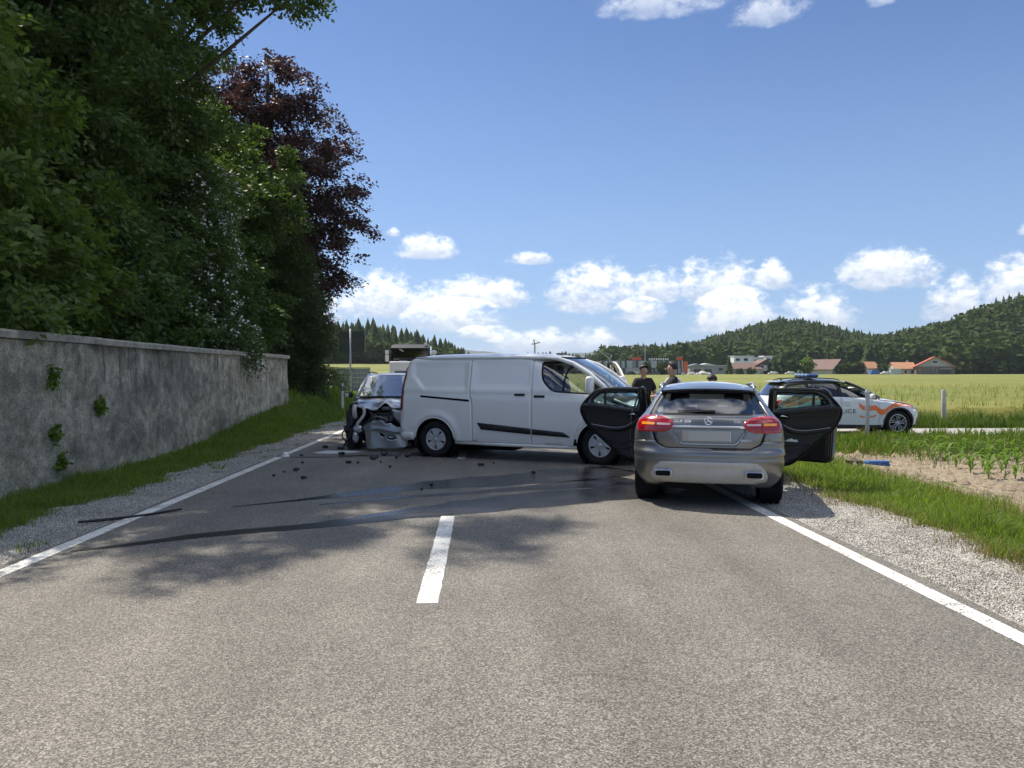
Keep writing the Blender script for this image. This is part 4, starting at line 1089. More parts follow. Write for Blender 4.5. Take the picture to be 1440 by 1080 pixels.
for u in range(7):
    b = MB(); b.box((-1.9 + u * .63, -1.53, 1.4), (.12, .06, 2.6)); b.build('rib', 'panel_mid', o, smooth=None)
xb = PX(1162, 355); gable_house('chalet', (xb, 355, hz(xb, 355)), 13, 11, 3.4, 4.0, R(90 + 32), 'wall_white', 'tile_brown', 'chalet with dark brown gable and broad roof beside the pale tree', gable='wall_timber', over=1.2, gable_wins=[(1, 0, 4.6, 1.6, 1.0)])
xb = PX(1140, 364); o = gable_house('long_house', (xb, 364, hz(xb, 355)), 20, 9, 3.6, 2.0, R(4), 'wall_white', 'roof_white', 'long white house with pale roof half hidden behind the chalet', wins=[(-6, 2, 1.2, 1.2), (-2, 2, 1.2, 1.2), (2, 2, 1.2, 1.2), (6, 2, 1.2, 1.2)])
xb = PX(1047, 350); gable_house('house', (xb, 350, hz(xb, 350)), 12, 9, 3.2, 2.4, R(-8), 'wall_white', 'tile_brown', 'white house with low brown roof right of the conifer', over=1.0, wins=[(-3, 1.6, 1.1, 1.2), (1, 1.6, 1.1, 1.2), (4, 1.6, 1.1, 1.2)])
xb = PX(1071, 352); o = gable_house('house', (xb, 352, hz(xb, 352)), 10, 9.5, 4.6, 2.6, R(90), 'wall_white', 'tile_brown', 'tall white gabled house with a wooden balcony', gable='wall_timber', over=.9, gable_wins=[(-1, -1.8, 4.0, 1.6, 1.5), (-1, 1.8, 4.0, 1.6, 1.5), (-1, 0, 1.2, 2.2, 1.6)])
k = MB(); k.box((-5.5, 0, 2.5), (1.1, 8.5, .9)); k.build('balcony', 'wall_cream', o, smooth=None)
for px, Y, w, h, lab in [(1042, 375, 10, 9.5, 'flat roofed white house peeping over the brown roof'), (1062, 382, 14, 9.0, 'pale flat roofed block behind the gabled house'), (1078, 380, 5, 9.6, 'white stair tower behind the gabled house'), (1010, 362, 12, 4.6, 'low grey workshop left of the conifer')]:
    xb = PX(px, Y); o = empty('block_house', (xb, Y, hz(xb, 350)), 0, lab, 'house', 'buildings beyond the field')
    b = MB(); b.box((0, 0, h / 2 - .5), (w, 8, h + 1)); b.build('wall', 'wall_white' if px != 1010 else 'wall_grey', o, smooth=None); b = MB(); b.box((0, 0, h + .1), (w + .6, 8.6, .25)); b.build('roof', 'roof_white', o, smooth=None)
    for u in range(max(1, int(w // 4))):
        b = MB(); b.box((-w / 2 + 2 + u * 4, -4.03, h - 1.7), (2.0, .08, 1.2)); b.build('window', 'window_dark', o, smooth=None)
# water tower on the slope
xb = PX(1282, 420); o = empty('tower', (xb, 420, 6), 0, 'square concrete tower with overhanging flat top above the trees', 'tower')
b = MB(); b.box((0, 0, 3), (5.5, 5.5, 10)); b.build('wall', 'gable_grey', o, smooth=None); b = MB(); b.box((0, 0, 8.4), (8.5, 8, .9)); b.build('roof', 'roof_white', o, smooth=None)

# panelled factory behind the van bonnet
fx0, fx1, FY = PX(846, 300), PX(961, 300), 300
gz = hz(60, 300)
o = empty('factory', ((fx0 + fx1) / 2, FY, gz), 0, 'long grey factory clad in vertical metal panels with red rooftop signs', 'factory', 'buildings beyond the field')
W = fx1 - fx0
b = MB(); b.box((0, 6, 3.1), (W, 12, 6.2)); b.build('wall', 'panel_dark', o, smooth=None)
PM = {'panel_light': MB(), 'panel_mid': MB(), 'panel_dark': MB()}
for row, (z0, z1) in enumerate([(1.1, 3.2), (3.25, 6.2)]):
    x = -W / 2
    while x < W / 2 - .3:
        w = random.uniform(.35, .95); m = random.choices(list(PM), [5, 4, 2])[0]
        PM[m].box((x + w / 2, -.06 - .05 * random.random(), (z0 + z1) / 2 + random.uniform(-.15, .1)), (w - .05, .1, z1 - z0)); x += w
for m, q in PM.items(): tag(q.build('cladding', m, o, smooth=None), kind='stuff')
for xa, xc, lab in [(PX(889, 300), PX(902, 300), 'a'), (PX(952, 300), PX(960, 300), 'b')]:
    b = MB(); b.box(((xa + xc) / 2 - (fx0 + fx1) / 2, .5, 6.95), (xc - xa, .2, 1.15)); b.build('roof_sign', 'sign_red', o, smooth=None)
for u in range(9):
    xa = PX(914 + u * 3.2, 300) - (fx0 + fx1) / 2
    b = MB(); b.box((xa, .5, 6.8), (.55, .15, .75)); b.build('letter', 'frame_white', o, smooth=None)
b = MB(); b.box((W / 2 + .8, -.2, 3.6), (1.6, .4, 4.6)); b.build('pylon', 'sign_red', o, smooth=None)
b = MB(); b.box((W / 2 - .2, -.3, .6), (1.6, .4, 1.6)); b.build('door', 'frame_white', o, smooth=None)
# yard right of the factory
for px, Y, w, h, m, mr, lab in [(978, 312, 6, 4.2, 'wall_grey', 'panel_mid', 'dark grey warehouse right of the factory'), (992, 318, 7.5, 4.4, 'wall_grey', 'roof_white', 'open store with a pale canopy roof right of the factory')]:
    xb = PX(px, Y); o = empty('warehouse', (xb, Y, hz(xb, Y)), 0, lab, 'warehouse', 'buildings beyond the field')
    b = MB(); b.box((0, 0, h / 2), (w, 5, h)); b.build('wall', m, o, smooth=None)
    b = MB(); b.prism([(-w / 2 - .5, h), (w / 2 + .5, h), (0, h + .9)], -3, 3, 'xz'); b.build('roof', mr, o, smooth=None)
    b = MB(); b.box((0, -2.55, 1.5), (w * .5, .1, 2.6)); b.build('gate', 'panel_dark', o, smooth=None)
for i, (px, s) in enumerate([(973, 1.3), (981, 1.1), (988, 1.6), (995, 1.2)]):
    xb = PX(px, 296); m = MB(); m.ico((0, 0, 0), (s * 1.4, s, s), 2, jig=.14)
    tag(m.build('rubble_heap', 'rubble', None, None, (xb, 296, hz(xb, 296) + .4)), ['leftmost', 'second', 'third, largest', 'rightmost'][i] + ' pale heap of rubble right of the factory', 'rubble heap', 'heaps of rubble')
# tower cranes and masts on the horizon
def crane(px, Y, zj, jl, jr, tilt, label):
    xb = PX(px, Y); o = empty('tower_crane', (xb, Y, 0), 0, label, 'crane', 'cranes on the horizon')
    b = MB(); b.box((0, 0, zj / 2), (.7, .7, zj)); b.build('mast', 'crane_paint', o, smooth=None)
    M = Matrix.Translation((0, 0, zj)) @ Matrix.Rotation(tilt, 4, 'Y')
    b = MB(); b.box(((jr - jl) / 2, 0, 0), (jl + jr, .5, .55), M); b.box((0, 0, 1.2), (.5, .5, 2.4), M); b.build('jib', 'crane_paint', o, smooth=None)
    b = MB(); b.tube([M @ Vector((-jl * .8, 0, .2)), M @ Vector((0, 0, 2.4)), M @ Vector((jr * .8, 0, .2))], .1, 5); b.build('stay', 'steel', o, smooth=None)
    if jr < jl:
        b = MB(); b.box((jr - .7, 0, -.5), (1.3, .8, 1.0), M); b.build('counterweight', 'panel_mid', o, smooth=None)
crane(613, 400, 14.0, 6.4, 3.2, R(7), 'thin tower crane on the horizon above the truck')
crane(752, 400, 17.0, 1.6, 3.0, R(-14), 'small tower crane above the roof of the white van')
crane(857, 420, 9.5, 8.5, 1.0, R(38), 'crane with a raised jib left of the factory')
xb = PX(907, 290); o = empty('lamp_mast', (xb, 290, hz(xb, 290)), 0, 'tall thin mast in front of the factory', 'mast')
b = MB(); b.tube([(0, 0, 0), (0, 0, 11.6)], [.25, .16], 6); b.build('pole', 'steel', o); b = MB(); b.box((0, 0, 11.8), (.9, .5, .5)); b.build('lamp_head', 'steel', o, smooth=None)
# single trees by the houses
def far_tree(name, px, Y, h, tpl, m, wide, label):
    xb = PX(px, Y); v, f = tpl
    o = empty(name, (xb, Y, hz(xb, Y) - .3), rw.random() * 6, label, 'tree', 'single trees beyond the field')
    q = v * np.array([h * wide, h * wide, h])
    link('crown', arr_mesh('crown', q, f), m, o)
    b = MB(); b.tube([(0, 0, -.5), (0, 0, h * .5)], [h * .025, h * .012], 6); b.build('trunk', 'bark', o)
FT = [broad_tpl(np.random.default_rng(400 + i), 420) for i in range(5)]
for i, (px, Y, h, k, wd, lab) in enumerate([
        (909, 288, 5.6, 'b', 1.25, 'left round tree in front of the factory'), (932, 288, 5.8, 'b', 1.25, 'right round tree in front of the factory'),
        (1025, 345, 9.5, 'c', 1.5, 'lone conifer between the workshop and the brown roofed house'), (1088, 345, 9.5, 'c', 2.2, 'dark conifer right of the gabled house'), (1099, 347, 11, 'c', 1.9, 'dark spruce left of the round bushes'),
        (1113, 344, 7.6, 'b', 1.6, 'round green tree left of the pale tree'), (1134, 343, 8.4, 'w', 1.5, 'pale green tree in front of the long white house'),
        (1186, 346, 5.6, 'b', 2.2, 'low round bush right of the chalet'), (1196, 348, 6, 'b', 1.9, 'second round bush right of the chalet'), (1206, 350, 6.4, 'b', 1.6, 'third round bush right of the chalet'),
        (1222, 372, 19, 'c', 1.6, 'tall dark spruce behind the round bushes'), (1231, 376, 17.5, 'c', 1.6, 'slimmer dark spruce right of the tall one'), (1241, 343, 5.4, 'b', 1.6, 'bright green tree by the blue tarpaulin'),
        (1250, 380, 13, 'b', 1.3, 'pale broad tree behind the farmhouse'), (1265, 384, 11, 'b', 1.3, 'green broad tree behind the farmhouse'),
        (1344, 346, 4.2, 'b', 1.9, 'bush at the right end of the barn'), (1362, 350, 6.5, 'b', 1.5, 'olive tree at the wood edge right of the barn'), (1408, 349, 5, 'b', 1.8, 'pale shrub at the wood edge on the right'),
        (1056, 340, 3.6, 'b', 2.0, 'garden shrub in front of the brown roofed house'), (1040, 341, 3.4, 'b', 1.8, 'garden shrub left of the white house')]):
    far_tree('spruce_tree' if k == 'c' else 'round_tree', px, Y, h, CT[i % 6] if k == 'c' else FT[i % 5], 'wood_conifer' if k == 'c' else 'leaf_weed' if k == 'w' else 'wood_broad', wd * (1 if k == 'c' else .9), lab)
# parked cars and a tarpaulin far off
def tiny_car(px, Y, m, lab, ln=4.3):
    xb = PX(px, Y); o = empty('distant_car', (xb, Y, hz(xb, Y) + .45), 0, lab, 'car', 'cars parked beyond the field')
    b = MB(); b.prism(roundpoly([(-ln / 2, .3), (-ln / 2 + .1, .8), (-ln / 4, .95), (-ln / 8, 1.45), (ln / 4, 1.45), (ln / 2.6, .95), (ln / 2, .85), (ln / 2, .3)], .12), -.85, .85, 'xz'); b.build('body', m, o)
    for s in (-1, 1):
        b = MB(); b.lathe([(0, -.9), (.32, -.9), (.32, .9), (0, .9)], 12, 'y'); w = b.build('wheel', 'car_dark', o, loc=(s * ln * .3, 0, .32))
for px, Y, m, lab in [(866, 292, 'car_white', 'white car parked before the left end of the factory'), (886, 292, 'car_dark', 'dark car parked before the factory'), (893, 292, 'car_white', 'white car in front of the factory, right of a dark one'), (920, 284, 'car_dark', 'dark car parked between the two round trees'), (1087, 338, 'car_white', 'white car below the dark conifer'), (1111, 338, 'car_white', 'white van-like car right of the conifers'), (1245, 336, 'car_white', 'white car left of the corrugated shed')]:
    tiny_car(px, Y, m, lab)
xb = PX(1229, 337); b = MB(); b.prism([(-2.4, 0), (2.4, 0), (1.6, 2.3), (-1.5, 2.1)], -1.2, 1.2, 'xz'); tag(b.build('tarpaulin', 'tarp_blue', None, None, (xb, 337, hz(xb, 337) + .3)), 'blue tarpaulin over a heap by the small orange roofed house', 'tarpaulin')
# ------------------------------------------------------------------ vehicle materials
dusty_paint('paint_grey', (0.205, 0.203, 0.2), metal=0.8, rough=0.28, amount=0.22, dust=(0.24, 0.225, 0.2))
dusty_paint('paint_white', (0.9, 0.88, 0.82), rough=0.32, amount=0.14, dust=(0.45, 0.43, 0.39), zhi=1.3)
dusty_paint('paint_police', (0.8, 0.81, 0.81), rough=0.28, amount=0.1, dust=(0.5, 0.48, 0.44))
dusty_paint('paint_silver', (0.33, 0.345, 0.36), metal=0.75, rough=0.3, amount=0.2, dust=(0.3, 0.29, 0.27))
dusty_paint('paint_black', (0.012, 0.012, 0.014), rough=0.25, amount=0.12, dust=(0.2, 0.19, 0.17))
dusty_paint('skid', (0.54, 0.53, 0.5), metal=.1, rough=0.45, coat=.2, amount=0.5, dust=(0.42, 0.39, 0.33))
simple('rubber', (0.014, 0.014, 0.015), 0.75, spec=.3, var=.3, vscale=12); simple('black_plastic', (0.022, 0.022, 0.023), 0.55, spec=.4, var=.25, vscale=15, bump=.15, bscale=200)
simple('trim_black', (0.013, 0.013, 0.015), 0.42, spec=.4); simple('cloth_dark', (0.025, 0.026, 0.03), 0.9, var=.2, vscale=40)
simple('chrome', (0.75, 0.76, 0.77), 0.12, metal=1.0); simple('satin', (0.5, 0.51, 0.52), 0.32, metal=.9); simple('alloy', (0.68, 0.69, 0.70), 0.35, metal=.6, var=.15, vscale=20)
simple('alloy_dark', (0.03, 0.03, 0.032), 0.4, metal=.4); simple('dark_inside', (0.006, 0.006, 0.007), 0.8, spec=.2)
simple('lamp_red', (0.4, 0.006, 0.014), 0.12, coat=1); simple('lamp_red_deep', (0.16, 0.003, 0.006), 0.2, coat=1); simple('lamp_white', (0.68, 0.5, 0.5), 0.2, coat=1); simple('lamp_amber', (0.85, 0.32, 0.02), 0.2, coat=1, emit=((1.0, .4, .02), 0.05))
simple('lamp_clear', (0.5, 0.52, 0.55), 0.12, metal=.4, coat=1); simple('plate_grey', (0.46, 0.45, 0.43), 0.5); simple('plate_pink', (0.44, 0.37, 0.35), 0.5); simple('plate_white', (0.7, 0.7, 0.69), 0.45)
simple('decal_orange', (0.95, 0.2, 0.025), 0.45, coat=.6); simple('letter_black', (0.015, 0.015, 0.016), 0.5); simple('beacon_blue', (0.02, 0.09, 0.3), 0.1, coat=1); simple('beacon_clear', (0.3, 0.42, 0.55), 0.12, coat=1)
glass_mat('glass_dark', (0.55, 0.58, 0.57), opac=.02); glass_mat('glass_clear', (0.82, 0.9, 0.87), opac=.02); glass_mat('glass_screen', (0.5, 0.58, 0.6), opac=.06); glass_mat('glass_cab', (0.5, 0.55, 0.55), opac=.06); glass_mat('glass_sky', (0.4, 0.47, 0.5), opac=.3); glass_mat('glass_green', (0.78, 0.9, 0.85), opac=.03)
simple('glass_black', (0.008, 0.009, 0.01), 0.04, spec=.6, coat=1)
simple('engine_grey', (0.2, 0.2, 0.2), 0.6, metal=.5, var=.4, vscale=25); simple('hose_pale', (0.5, 0.49, 0.45), 0.5); simple('paper', (0.7, 0.7, 0.68), 0.8)

class Shell:
    """car body given by half width, rear and front end as functions of height; ends are rounded in plan over depth DR / DF"""
    def __init__(s, W, Rr, F, DR=.55, DF=.8, nr=2.7, nf=2.6, kc=.86, bump=None):
        s.W, s.R, s.F = interp(W), interp(Rr), interp(F)
        s.DR, s.DF, s.nr, s.nf, s.kc, s.bump = DR, DF, nr, nf, kc, bump
    def rear(s, x, z):
        w = s.W(z); q = min(abs(x) / w, 1.0); return s.R(z) + s.DR - s.DR * (1 - q ** s.nr) ** (1 / s.nr)
    def front(s, x, z):
        w = s.W(z); q = min(abs(x) / w, 1.0); return s.F(z) - s.DF + s.DF * (1 - q ** s.nf) ** (1 / s.nf)
    def side(s, y, z):
        w = s.W(z)
        if s.bump: w += s.bump(y, z)
        a = s.R(z) + s.DR - y; b = y - s.F(z) + s.DF
        if a > 0: return w * max(1 - min(a / s.DR, 1) ** s.nr, 0) ** (1 / s.nr)
        if b > 0: return w * max(1 - min(b / s.DF, 1) ** s.nf, 0) ** (1 / s.nf)
        return w
    def mr(s, u, z): return (s.side(u, z), u, z)            # right side, (y, z)
    def ml(s, u, z): return (-s.side(-u, z), -u, z)         # left side, u = -y so that normals point out
    def rc(s, z): return s.kc * s.W(z), s.rear(s.kc * s.W(z), z)
    def fc(s, z): return s.kc * s.W(z), s.front(s.kc * s.W(z), z)
    def wr(s, u, z):                                        # wraps round the tail
        xc, yc = s.rc(z)
        if abs(u) <= xc: return (u, s.rear(u, z), z)
        y = yc + abs(u) - xc; return (math.copysign(s.side(y, z), u), y, z)
    def sr(s, y, z): xc, yc = s.rc(z); return xc + y - yc   # wrap coordinate of a point on the side
    def wf(s, u, z):                                        # wraps round the nose; u grows to the car's left
        xc, yc = s.fc(z)
        if abs(u) <= xc: return (-u, s.front(u, z), z)
        y = yc - (abs(u) - xc); return (-math.copysign(s.side(y, z), u), y, z)
    def sf(s, y, z): xc, yc = s.fc(z); return xc + yc - y
def both(fn_build):
    for sgn in (1, -1): fn_build(sgn)
def mirror(poly): return [(-a, b) for a, b in poly][::-1]
def circ(cx, cz, r, a0, a1, n=18):
    return [(cx + r * math.cos(R(a0 + (a1 - a0) * i / n)), cz + r * math.sin(R(a0 + (a1 - a0) * i / n))) for i in range(n + 1)]
def side_panel(name, poly, sh, m, car, sgn=1, **kw):
    """panel given in (y, z) on the right (sgn 1) or the left side"""
    if sgn > 0: return panel(name, poly, sh.mr, m, car, **kw)
    kw = dict(kw)
    if 'holes' in kw: kw['holes'] = [mirror(h) for h in kw['holes']]
    if kw.get('crown'):
        c0 = kw['crown']; kw['crown'] = lambda u, v: c0(-u, v)
    return panel(name, mirror(poly), sh.ml, m, car, **kw)
def tyre_mesh(r, w, rim):
    b = MB(); h = w / 2
    prof = [(rim - .012, -h * .62), (rim + .008, -h * .86), (rim + (r - rim) * .5, -h * 1.0), (r - .022, -h * .97), (r - .006, -h * .86), (r, -h * .7)]
    for g in (-.38, 0, .38): prof += [(r, h * (g - .09)), (r - .008, h * (g - .07)), (r - .008, h * (g + .07)), (r, h * (g + .09))]
    prof += [(r, h * .7), (r - .006, h * .86), (r - .022, h * .97), (rim + (r - rim) * .5, h * 1.0), (rim + .008, h * .86), (rim - .012, h * .62)]
    b.lathe(prof, 44, 'x', closed=True)
    return b
def wheel(car, loc, r, w, rim, style, sgn, mats=('alloy', 'dark_inside'), steer=0.0):
    """tyre with rim as a sub-part; sgn = which way the wheel faces"""
    t = tyre_mesh(r, w, rim).build('wheel', 'rubber', car, smooth=50, loc=loc, rot=(0, 0, steer))
    d = MB(); d.lathe([(0, -.02 * sgn), (rim - .03, -.02 * sgn), (rim - .012, -w * .3), (rim - .012, w * .3), (rim - .03, -.018 * sgn)], 32, 'x'); d.build('barrel', mats[1], t, smooth=40)
    b = MB(); f = sgn * w * .36
    b.lathe([(rim - .028, f * .9), (rim - .018, f * 1.02), (rim - .004, f * 1.0), (rim, f * .8), (rim - .01, f * .5)], 40, 'x')
    if style == 'cover5':          # plastic wheel cover, five broad arms
        for k in range(5):
            a = 2 * math.pi * k / 5 + .3
            pr = [(.0, -.05), (rim * .45, -.055), (rim * .72, -.085), (rim - .012, -.11), (rim - .012, .11), (rim * .72, .085), (rim * .45, .055), (0, .05)]
            M = Matrix.Rotation(a, 4, 'X')
            b.prism([(p, q) for p, q in pr], f * .55, f * .98, 'yz', M)
            for s2 in (-1, 1):
                M2 = Matrix.Rotation(a + s2 * .2, 4, 'X'); b.box((f * .9, rim * .62, 0), (abs(f) * .3, rim * .5, .014), M2)
        b.lathe([(0, f * 1.06), (.03, f * 1.06), (.045, f * 1.0), (.05, f * .6)], 20, 'x')
    elif style == 'twin':          # forked dark spokes with bright edges
        for k in range(5):
            a = 2 * math.pi * k / 5 + .2
            for s2 in (-1, 1):
                M = Matrix.Rotation(a, 4, 'X')
                b.tube([M @ Vector((f * .75, .04, s2 * .02)), M @ Vector((f * .86, rim * .5, s2 * .035)), M @ Vector((f * .95, rim * .8, s2 * .085)), M @ Vector((f * .95, rim - .015, s2 * .12))], [.014, .011, .008, .008], 6)
                b.tube([M @ Vector((f * .86, rim * .5, s2 * .035)), M @ Vector((f * .9, rim * .72, 0)), M @ Vector((f * .93, rim - .015, -s2 * .03))], [.008, .007, .006], 6)
        b.lathe([(0, f * 1.0), (.03, f * 1.0), (.045, f * .9), (.05, f * .5)], 18, 'x')
    else:                          # plain multi-spoke
        for k in range(10):
            M = Matrix.Rotation(2 * math.pi * k / 10, 4, 'X')
            b.prism([(.03, -.016), (rim - .012, -.024), (rim - .012, .024), (.03, .016)], f * .6, f * .95, 'yz', M)
        b.lathe([(0, f * 1.0), (.05, f * 1.0), (.06, f * .6)], 18, 'x')
    b.build('rim', mats[0], t, smooth=35)
    return t
def text_mesh(txt, size, depth=.002):
    cu = bpy.data.curves.new('txt', 'FONT'); cu.body = txt; cu.size = size; cu.extrude = depth; cu.align_x = 'CENTER'; cu.align_y = 'CENTER'; cu.space_character = 1.1
    o = bpy.data.objects.new('txt', cu); COL.objects.link(o)
    dg = bpy.context.evaluated_depsgraph_get(); me = bpy.data.meshes.new_from_object(o.evaluated_get(dg)); bpy.data.objects.remove(o)
    return me
def lettering(name, txt, size, m, car, loc, rot, depth=.002, stretch=1.0):
    me = text_mesh(txt, size, depth)
    if stretch != 1.0:
        for v in me.vertices: v.co.x *= stretch
    me.materials.clear(); return link(name, me, m, car, loc, rot)
def seat(car, loc, back=R(14), m='cloth_dark', head=True, w=.5, hb=.62):
    o = MB(); M = Matrix.Translation(loc)
    o.box((0, 0, .12), (w, .5, .18), M, .06, 3); o.build('seat_cushion', m, car, smooth=40)
    o = MB(); Mb = M @ Matrix.Translation((0, -.24, .18)) @ Matrix.Rotation(back, 4, 'X')
    o.box((0, 0, hb / 2), (w, .14, hb), Mb, .06, 3); o.build('seat_back', m, car, smooth=40)
    if head:
        o = MB(); o.box((0, -.01, hb + .13), (.26, .1, .17), Mb, .045, 3); o.tube([Mb @ Vector((-.06, 0, hb - .02)), Mb @ Vector((-.06, 0, hb + .08))], .008, 6); o.tube([Mb @ Vector((.06, 0, hb - .02)), Mb @ Vector((.06, 0, hb + .08))], .008, 6)
        o.build('headrest', m, car, smooth=40)
# ------------------------------------------------------------------ grey SUV with all doors open
def grey_suv():
    car = empty('grey_suv', (2.90, 9.6, 0), R(-16.0), 'dusty dark grey SUV seen from behind with both rear doors wide open', 'car')
    sh = Shell([(.20, .76), (.3, .83), (.4, .87), (.55, .893), (.75, .90), (.92, .888), (1.02, .86), (1.09, .80), (1.15, .755), (1.25, .71), (1.35, .655), (1.42, .61), (1.48, .54), (1.52, .45)],
               [(.20, -.62), (.28, -.72), (.38, -.79), (.5, -.825), (.60, -.835), (.655, -.825), (.70, -.79), (.80, -.785), (.95, -.775), (1.02, -.755), (1.08, -.71), (1.125, -.61), (1.2, -.46), (1.3, -.285), (1.4, -.13), (1.5, 0)],
               [(.2, 3.42), (.4, 3.55), (.6, 3.56), (.75, 3.48), (.86, 3.3), (.95, 2.85), (1.0, 2.4), (1.04, 2.2), (1.2, 1.85), (1.35, 1.5), (1.45, 1.2), (1.52, .9)], DR=.42, DF=.7, nr=2.5)
    wr, sr = sh.wr, sh.sr
    P = 'paint_grey'
    # --- bumper with the lower skirt
    def arch(a0, a1, r=.40): return [(sr(y, z), z) for y, z in circ(0, .345, r, a0, a1)]
    right = [(.0, .715), (.50, .715), (.545, .728), (.60, .76), (.63, .80)]
    right += [(.70, .80), (sr(-.52, .78), .78)] + [p for p in [(sr(-.42, .70), .70)]] + arch(135, 196)[0:] + [(sr(-.36, .21), .21), (.6, .235), (.45, .30), (0, .30)]
    right_b = right[1:-1]
    poly = right_b + [(-a, b) for a, b in right_b[::-1]]
    def bcrown(u, v): return .010 * math.exp(-((v - .655) / .02) ** 2) - .012 * math.exp(-((v - .61) / .022) ** 2)
    panel('rear_bumper', poly, wr, P, car, res=.03, off=.003, thick=.012, crown=bcrown)
    sk = [(0, .56), (.44, .56), (.56, .545), (.63, .50), (.68, .40), (.665, .325), (.52, .305), (0, .31)]
    sk = sk[1:-1] + [(-a, b) for a, b in sk[1:-1][::-1]]
    panel('skid_plate', roundpoly(sk, .03), wr, 'skid', car, res=.035, off=.014, thick=.03, crown=lambda u, v: .012 * math.exp(-((v - .545) / .018) ** 2) - .014 * math.exp(-((v - .475) / .025) ** 2) * (abs(u) < .42))
    bx = MB(); bx.box((0, -.4, .335), (1.2, .5, .05)); bx.build('undertray', 'dark_inside', car, smooth=None)
    for s in (-1, 1):
        y0 = sh.rear(.53, .41) - .075
        o = MB(); out = roundpoly([(-.105, -.045), (.105, -.045), (.105, .045), (-.105, .045)], .035, 5); inn = [(a * .84, b * .7) for a, b in out]; n = len(out)
        vs = [(a, 0, b) for a, b in out] + [(a, -.006, b) for a, b in inn] + [(a, .06, b) for a, b in inn] + [(a, .1, b) for a, b in out]
        fs = [[i, (i + 1) % n, n + (i + 1) % n, n + i] for i in range(n)] + [[n + i, n + (i + 1) % n, 2 * n + (i + 1) % n, 2 * n + i] for i in range(n)] + [[i, 3 * n + i, 3 * n + (i + 1) % n, (i + 1) % n] for i in range(n)]
        o.add(vs, fs); e = o.build('exhaust_tip', 'satin', car, smooth=30, loc=(s * .525, y0, .415))
        o = MB(); o.prism(inn, .004, .02, 'xz'); o.build('exhaust_bore', 'dark_inside', e, smooth=None)
    # --- tailgate with a recessed number plate bay
    tg = [(-.50, .722), (.50, .722), (.545, .735), (.598, .775), (.64, .90), (.665, 1.02), (.68, 1.105), (.672, 1.118), (-.672, 1.118), (-.68, 1.105), (-.665, 1.02), (-.64, .90), (-.598, .775), (-.545, .735)]
    bay = roundpoly([(-.42, .955), (-.42, .905), (-.335, .785), (-.29, .765), (.29, .765), (.335, .785), (.42, .905), (.42, .955)], .02, 3)
    def tcrown(u, v): return .012 * math.exp(-((v - 1.075) / .022) ** 2) - .006 * math.exp(-((v - .74) / .03) ** 2)
    panel('tailgate', tg, wr, P, car, holes=[bay], res=.032, thick=.045, crown=tcrown)
    panel('plate_bay', [(a * 1.04, .86 + (b - .86) * 1.06) for a, b in bay], wr, P, car, res=.05, off=-.03)
    panel('chrome_strip', roundpoly([(-.43, .96), (.43, .96), (.445, .985), (-.445, .985)], .008, 3), wr, 'chrome', car, res=.05, off=.016, thick=.02)
    panel('bay_lip', roundpoly([(-.335, .776), (-.29, .758), (.29, .758), (.335, .776), (.42, .90), (.41, .905), (.325, .79), (.285, .772), (-.285, .772), (-.325, .79)], .004, 2), wr, 'satin', car, res=.05, off=.004, thick=.006)
    pl = MB(); pl.box((0, 0, 0), (.56, .012, .125), None, .005); po = pl.build('number_plate', 'plate_grey', car, smooth=None, loc=(-.02, sh.rear(0, .86) + .012, .865))
    pl = MB(); pl.box((-.245, -.0085, 0), (.07, .006, .11)); pl.build('plate_mark', 'plate_pink', po, smooth=None)
    pl = MB(); pl.box((.272, -.0085, 0), (.008, .006, .118)); pl.build('plate_edge', 'plate_white', po, smooth=None)
    # --- tail lamps
    lamp = [(.405, 1.0), (.425, .955), (.475, .92), (.56, .903), (.80, .9), (.835, .925), (.842, .985), (.82, 1.04), (.76, 1.075), (.62, 1.085), (.50, 1.065), (.43, 1.035)]
    for s in (1, -1):
        q = lamp if s > 0 else mirror(lamp)
        t = panel('tail_lamp', smoothpoly(q, 4), wr, 'lamp_red', car, res=.025, off=.02, thick=.05)
        def bar(x0, x1, z0, z1, m, nm, off=.0225):
            b = roundpoly([(x0, z0), (x1, z0), (x1, z1), (x0, z1)], .012, 3); panel(nm, b if s > 0 else mirror(b), wr, m, t, res=.03, off=off)
        bar(.435, .60, .983, 1.005, 'lamp_white', 'reverse_lamp'); bar(.625, .775, .98, 1.008, 'lamp_amber', 'indicator')
        bar(.603, .611, .905, 1.08, 'lamp_red_deep', 'lamp_split'); bar(.45, .60, .938, .944, 'lamp_red_deep', 'lamp_line'); bar(.62, .81, .938, .944, 'lamp_red_deep', 'lamp_line'); bar(.46, .60, 1.04, 1.046, 'lamp_red_deep', 'lamp_line'); bar(.62, .79, 1.045, 1.051, 'lamp_red_deep', 'lamp_line')
    # --- rear quarter: corner, C and D pillar; windows cut
    q = [(.633, .797), (.66, .90), (.682, 1.02), (.697, 1.11), (.66, 1.20), (.61, 1.29), (.555, 1.385), (sr(-.02, 1.43), 1.43), (sr(.5, 1.44), 1.44), (sr(.46, 1.3), 1.3), (sr(.36, 1.14), 1.14), (sr(.33, 1.0), 1.0), (sr(.36, .86), .86), (sr(.33, .72), .72), (sr(.34, .56), .56)]
    q += arch(35, 128) + [(sr(-.36, .67), .67), (sr(-.42, .69), .69), (sr(-.52, .77), .77)]
    qw = roundpoly([(sr(-.18, 1.17), 1.17), (sr(.30, 1.14), 1.14), (sr(.42, 1.33), 1.33), (sr(.0, 1.34), 1.34)], .03, 3)
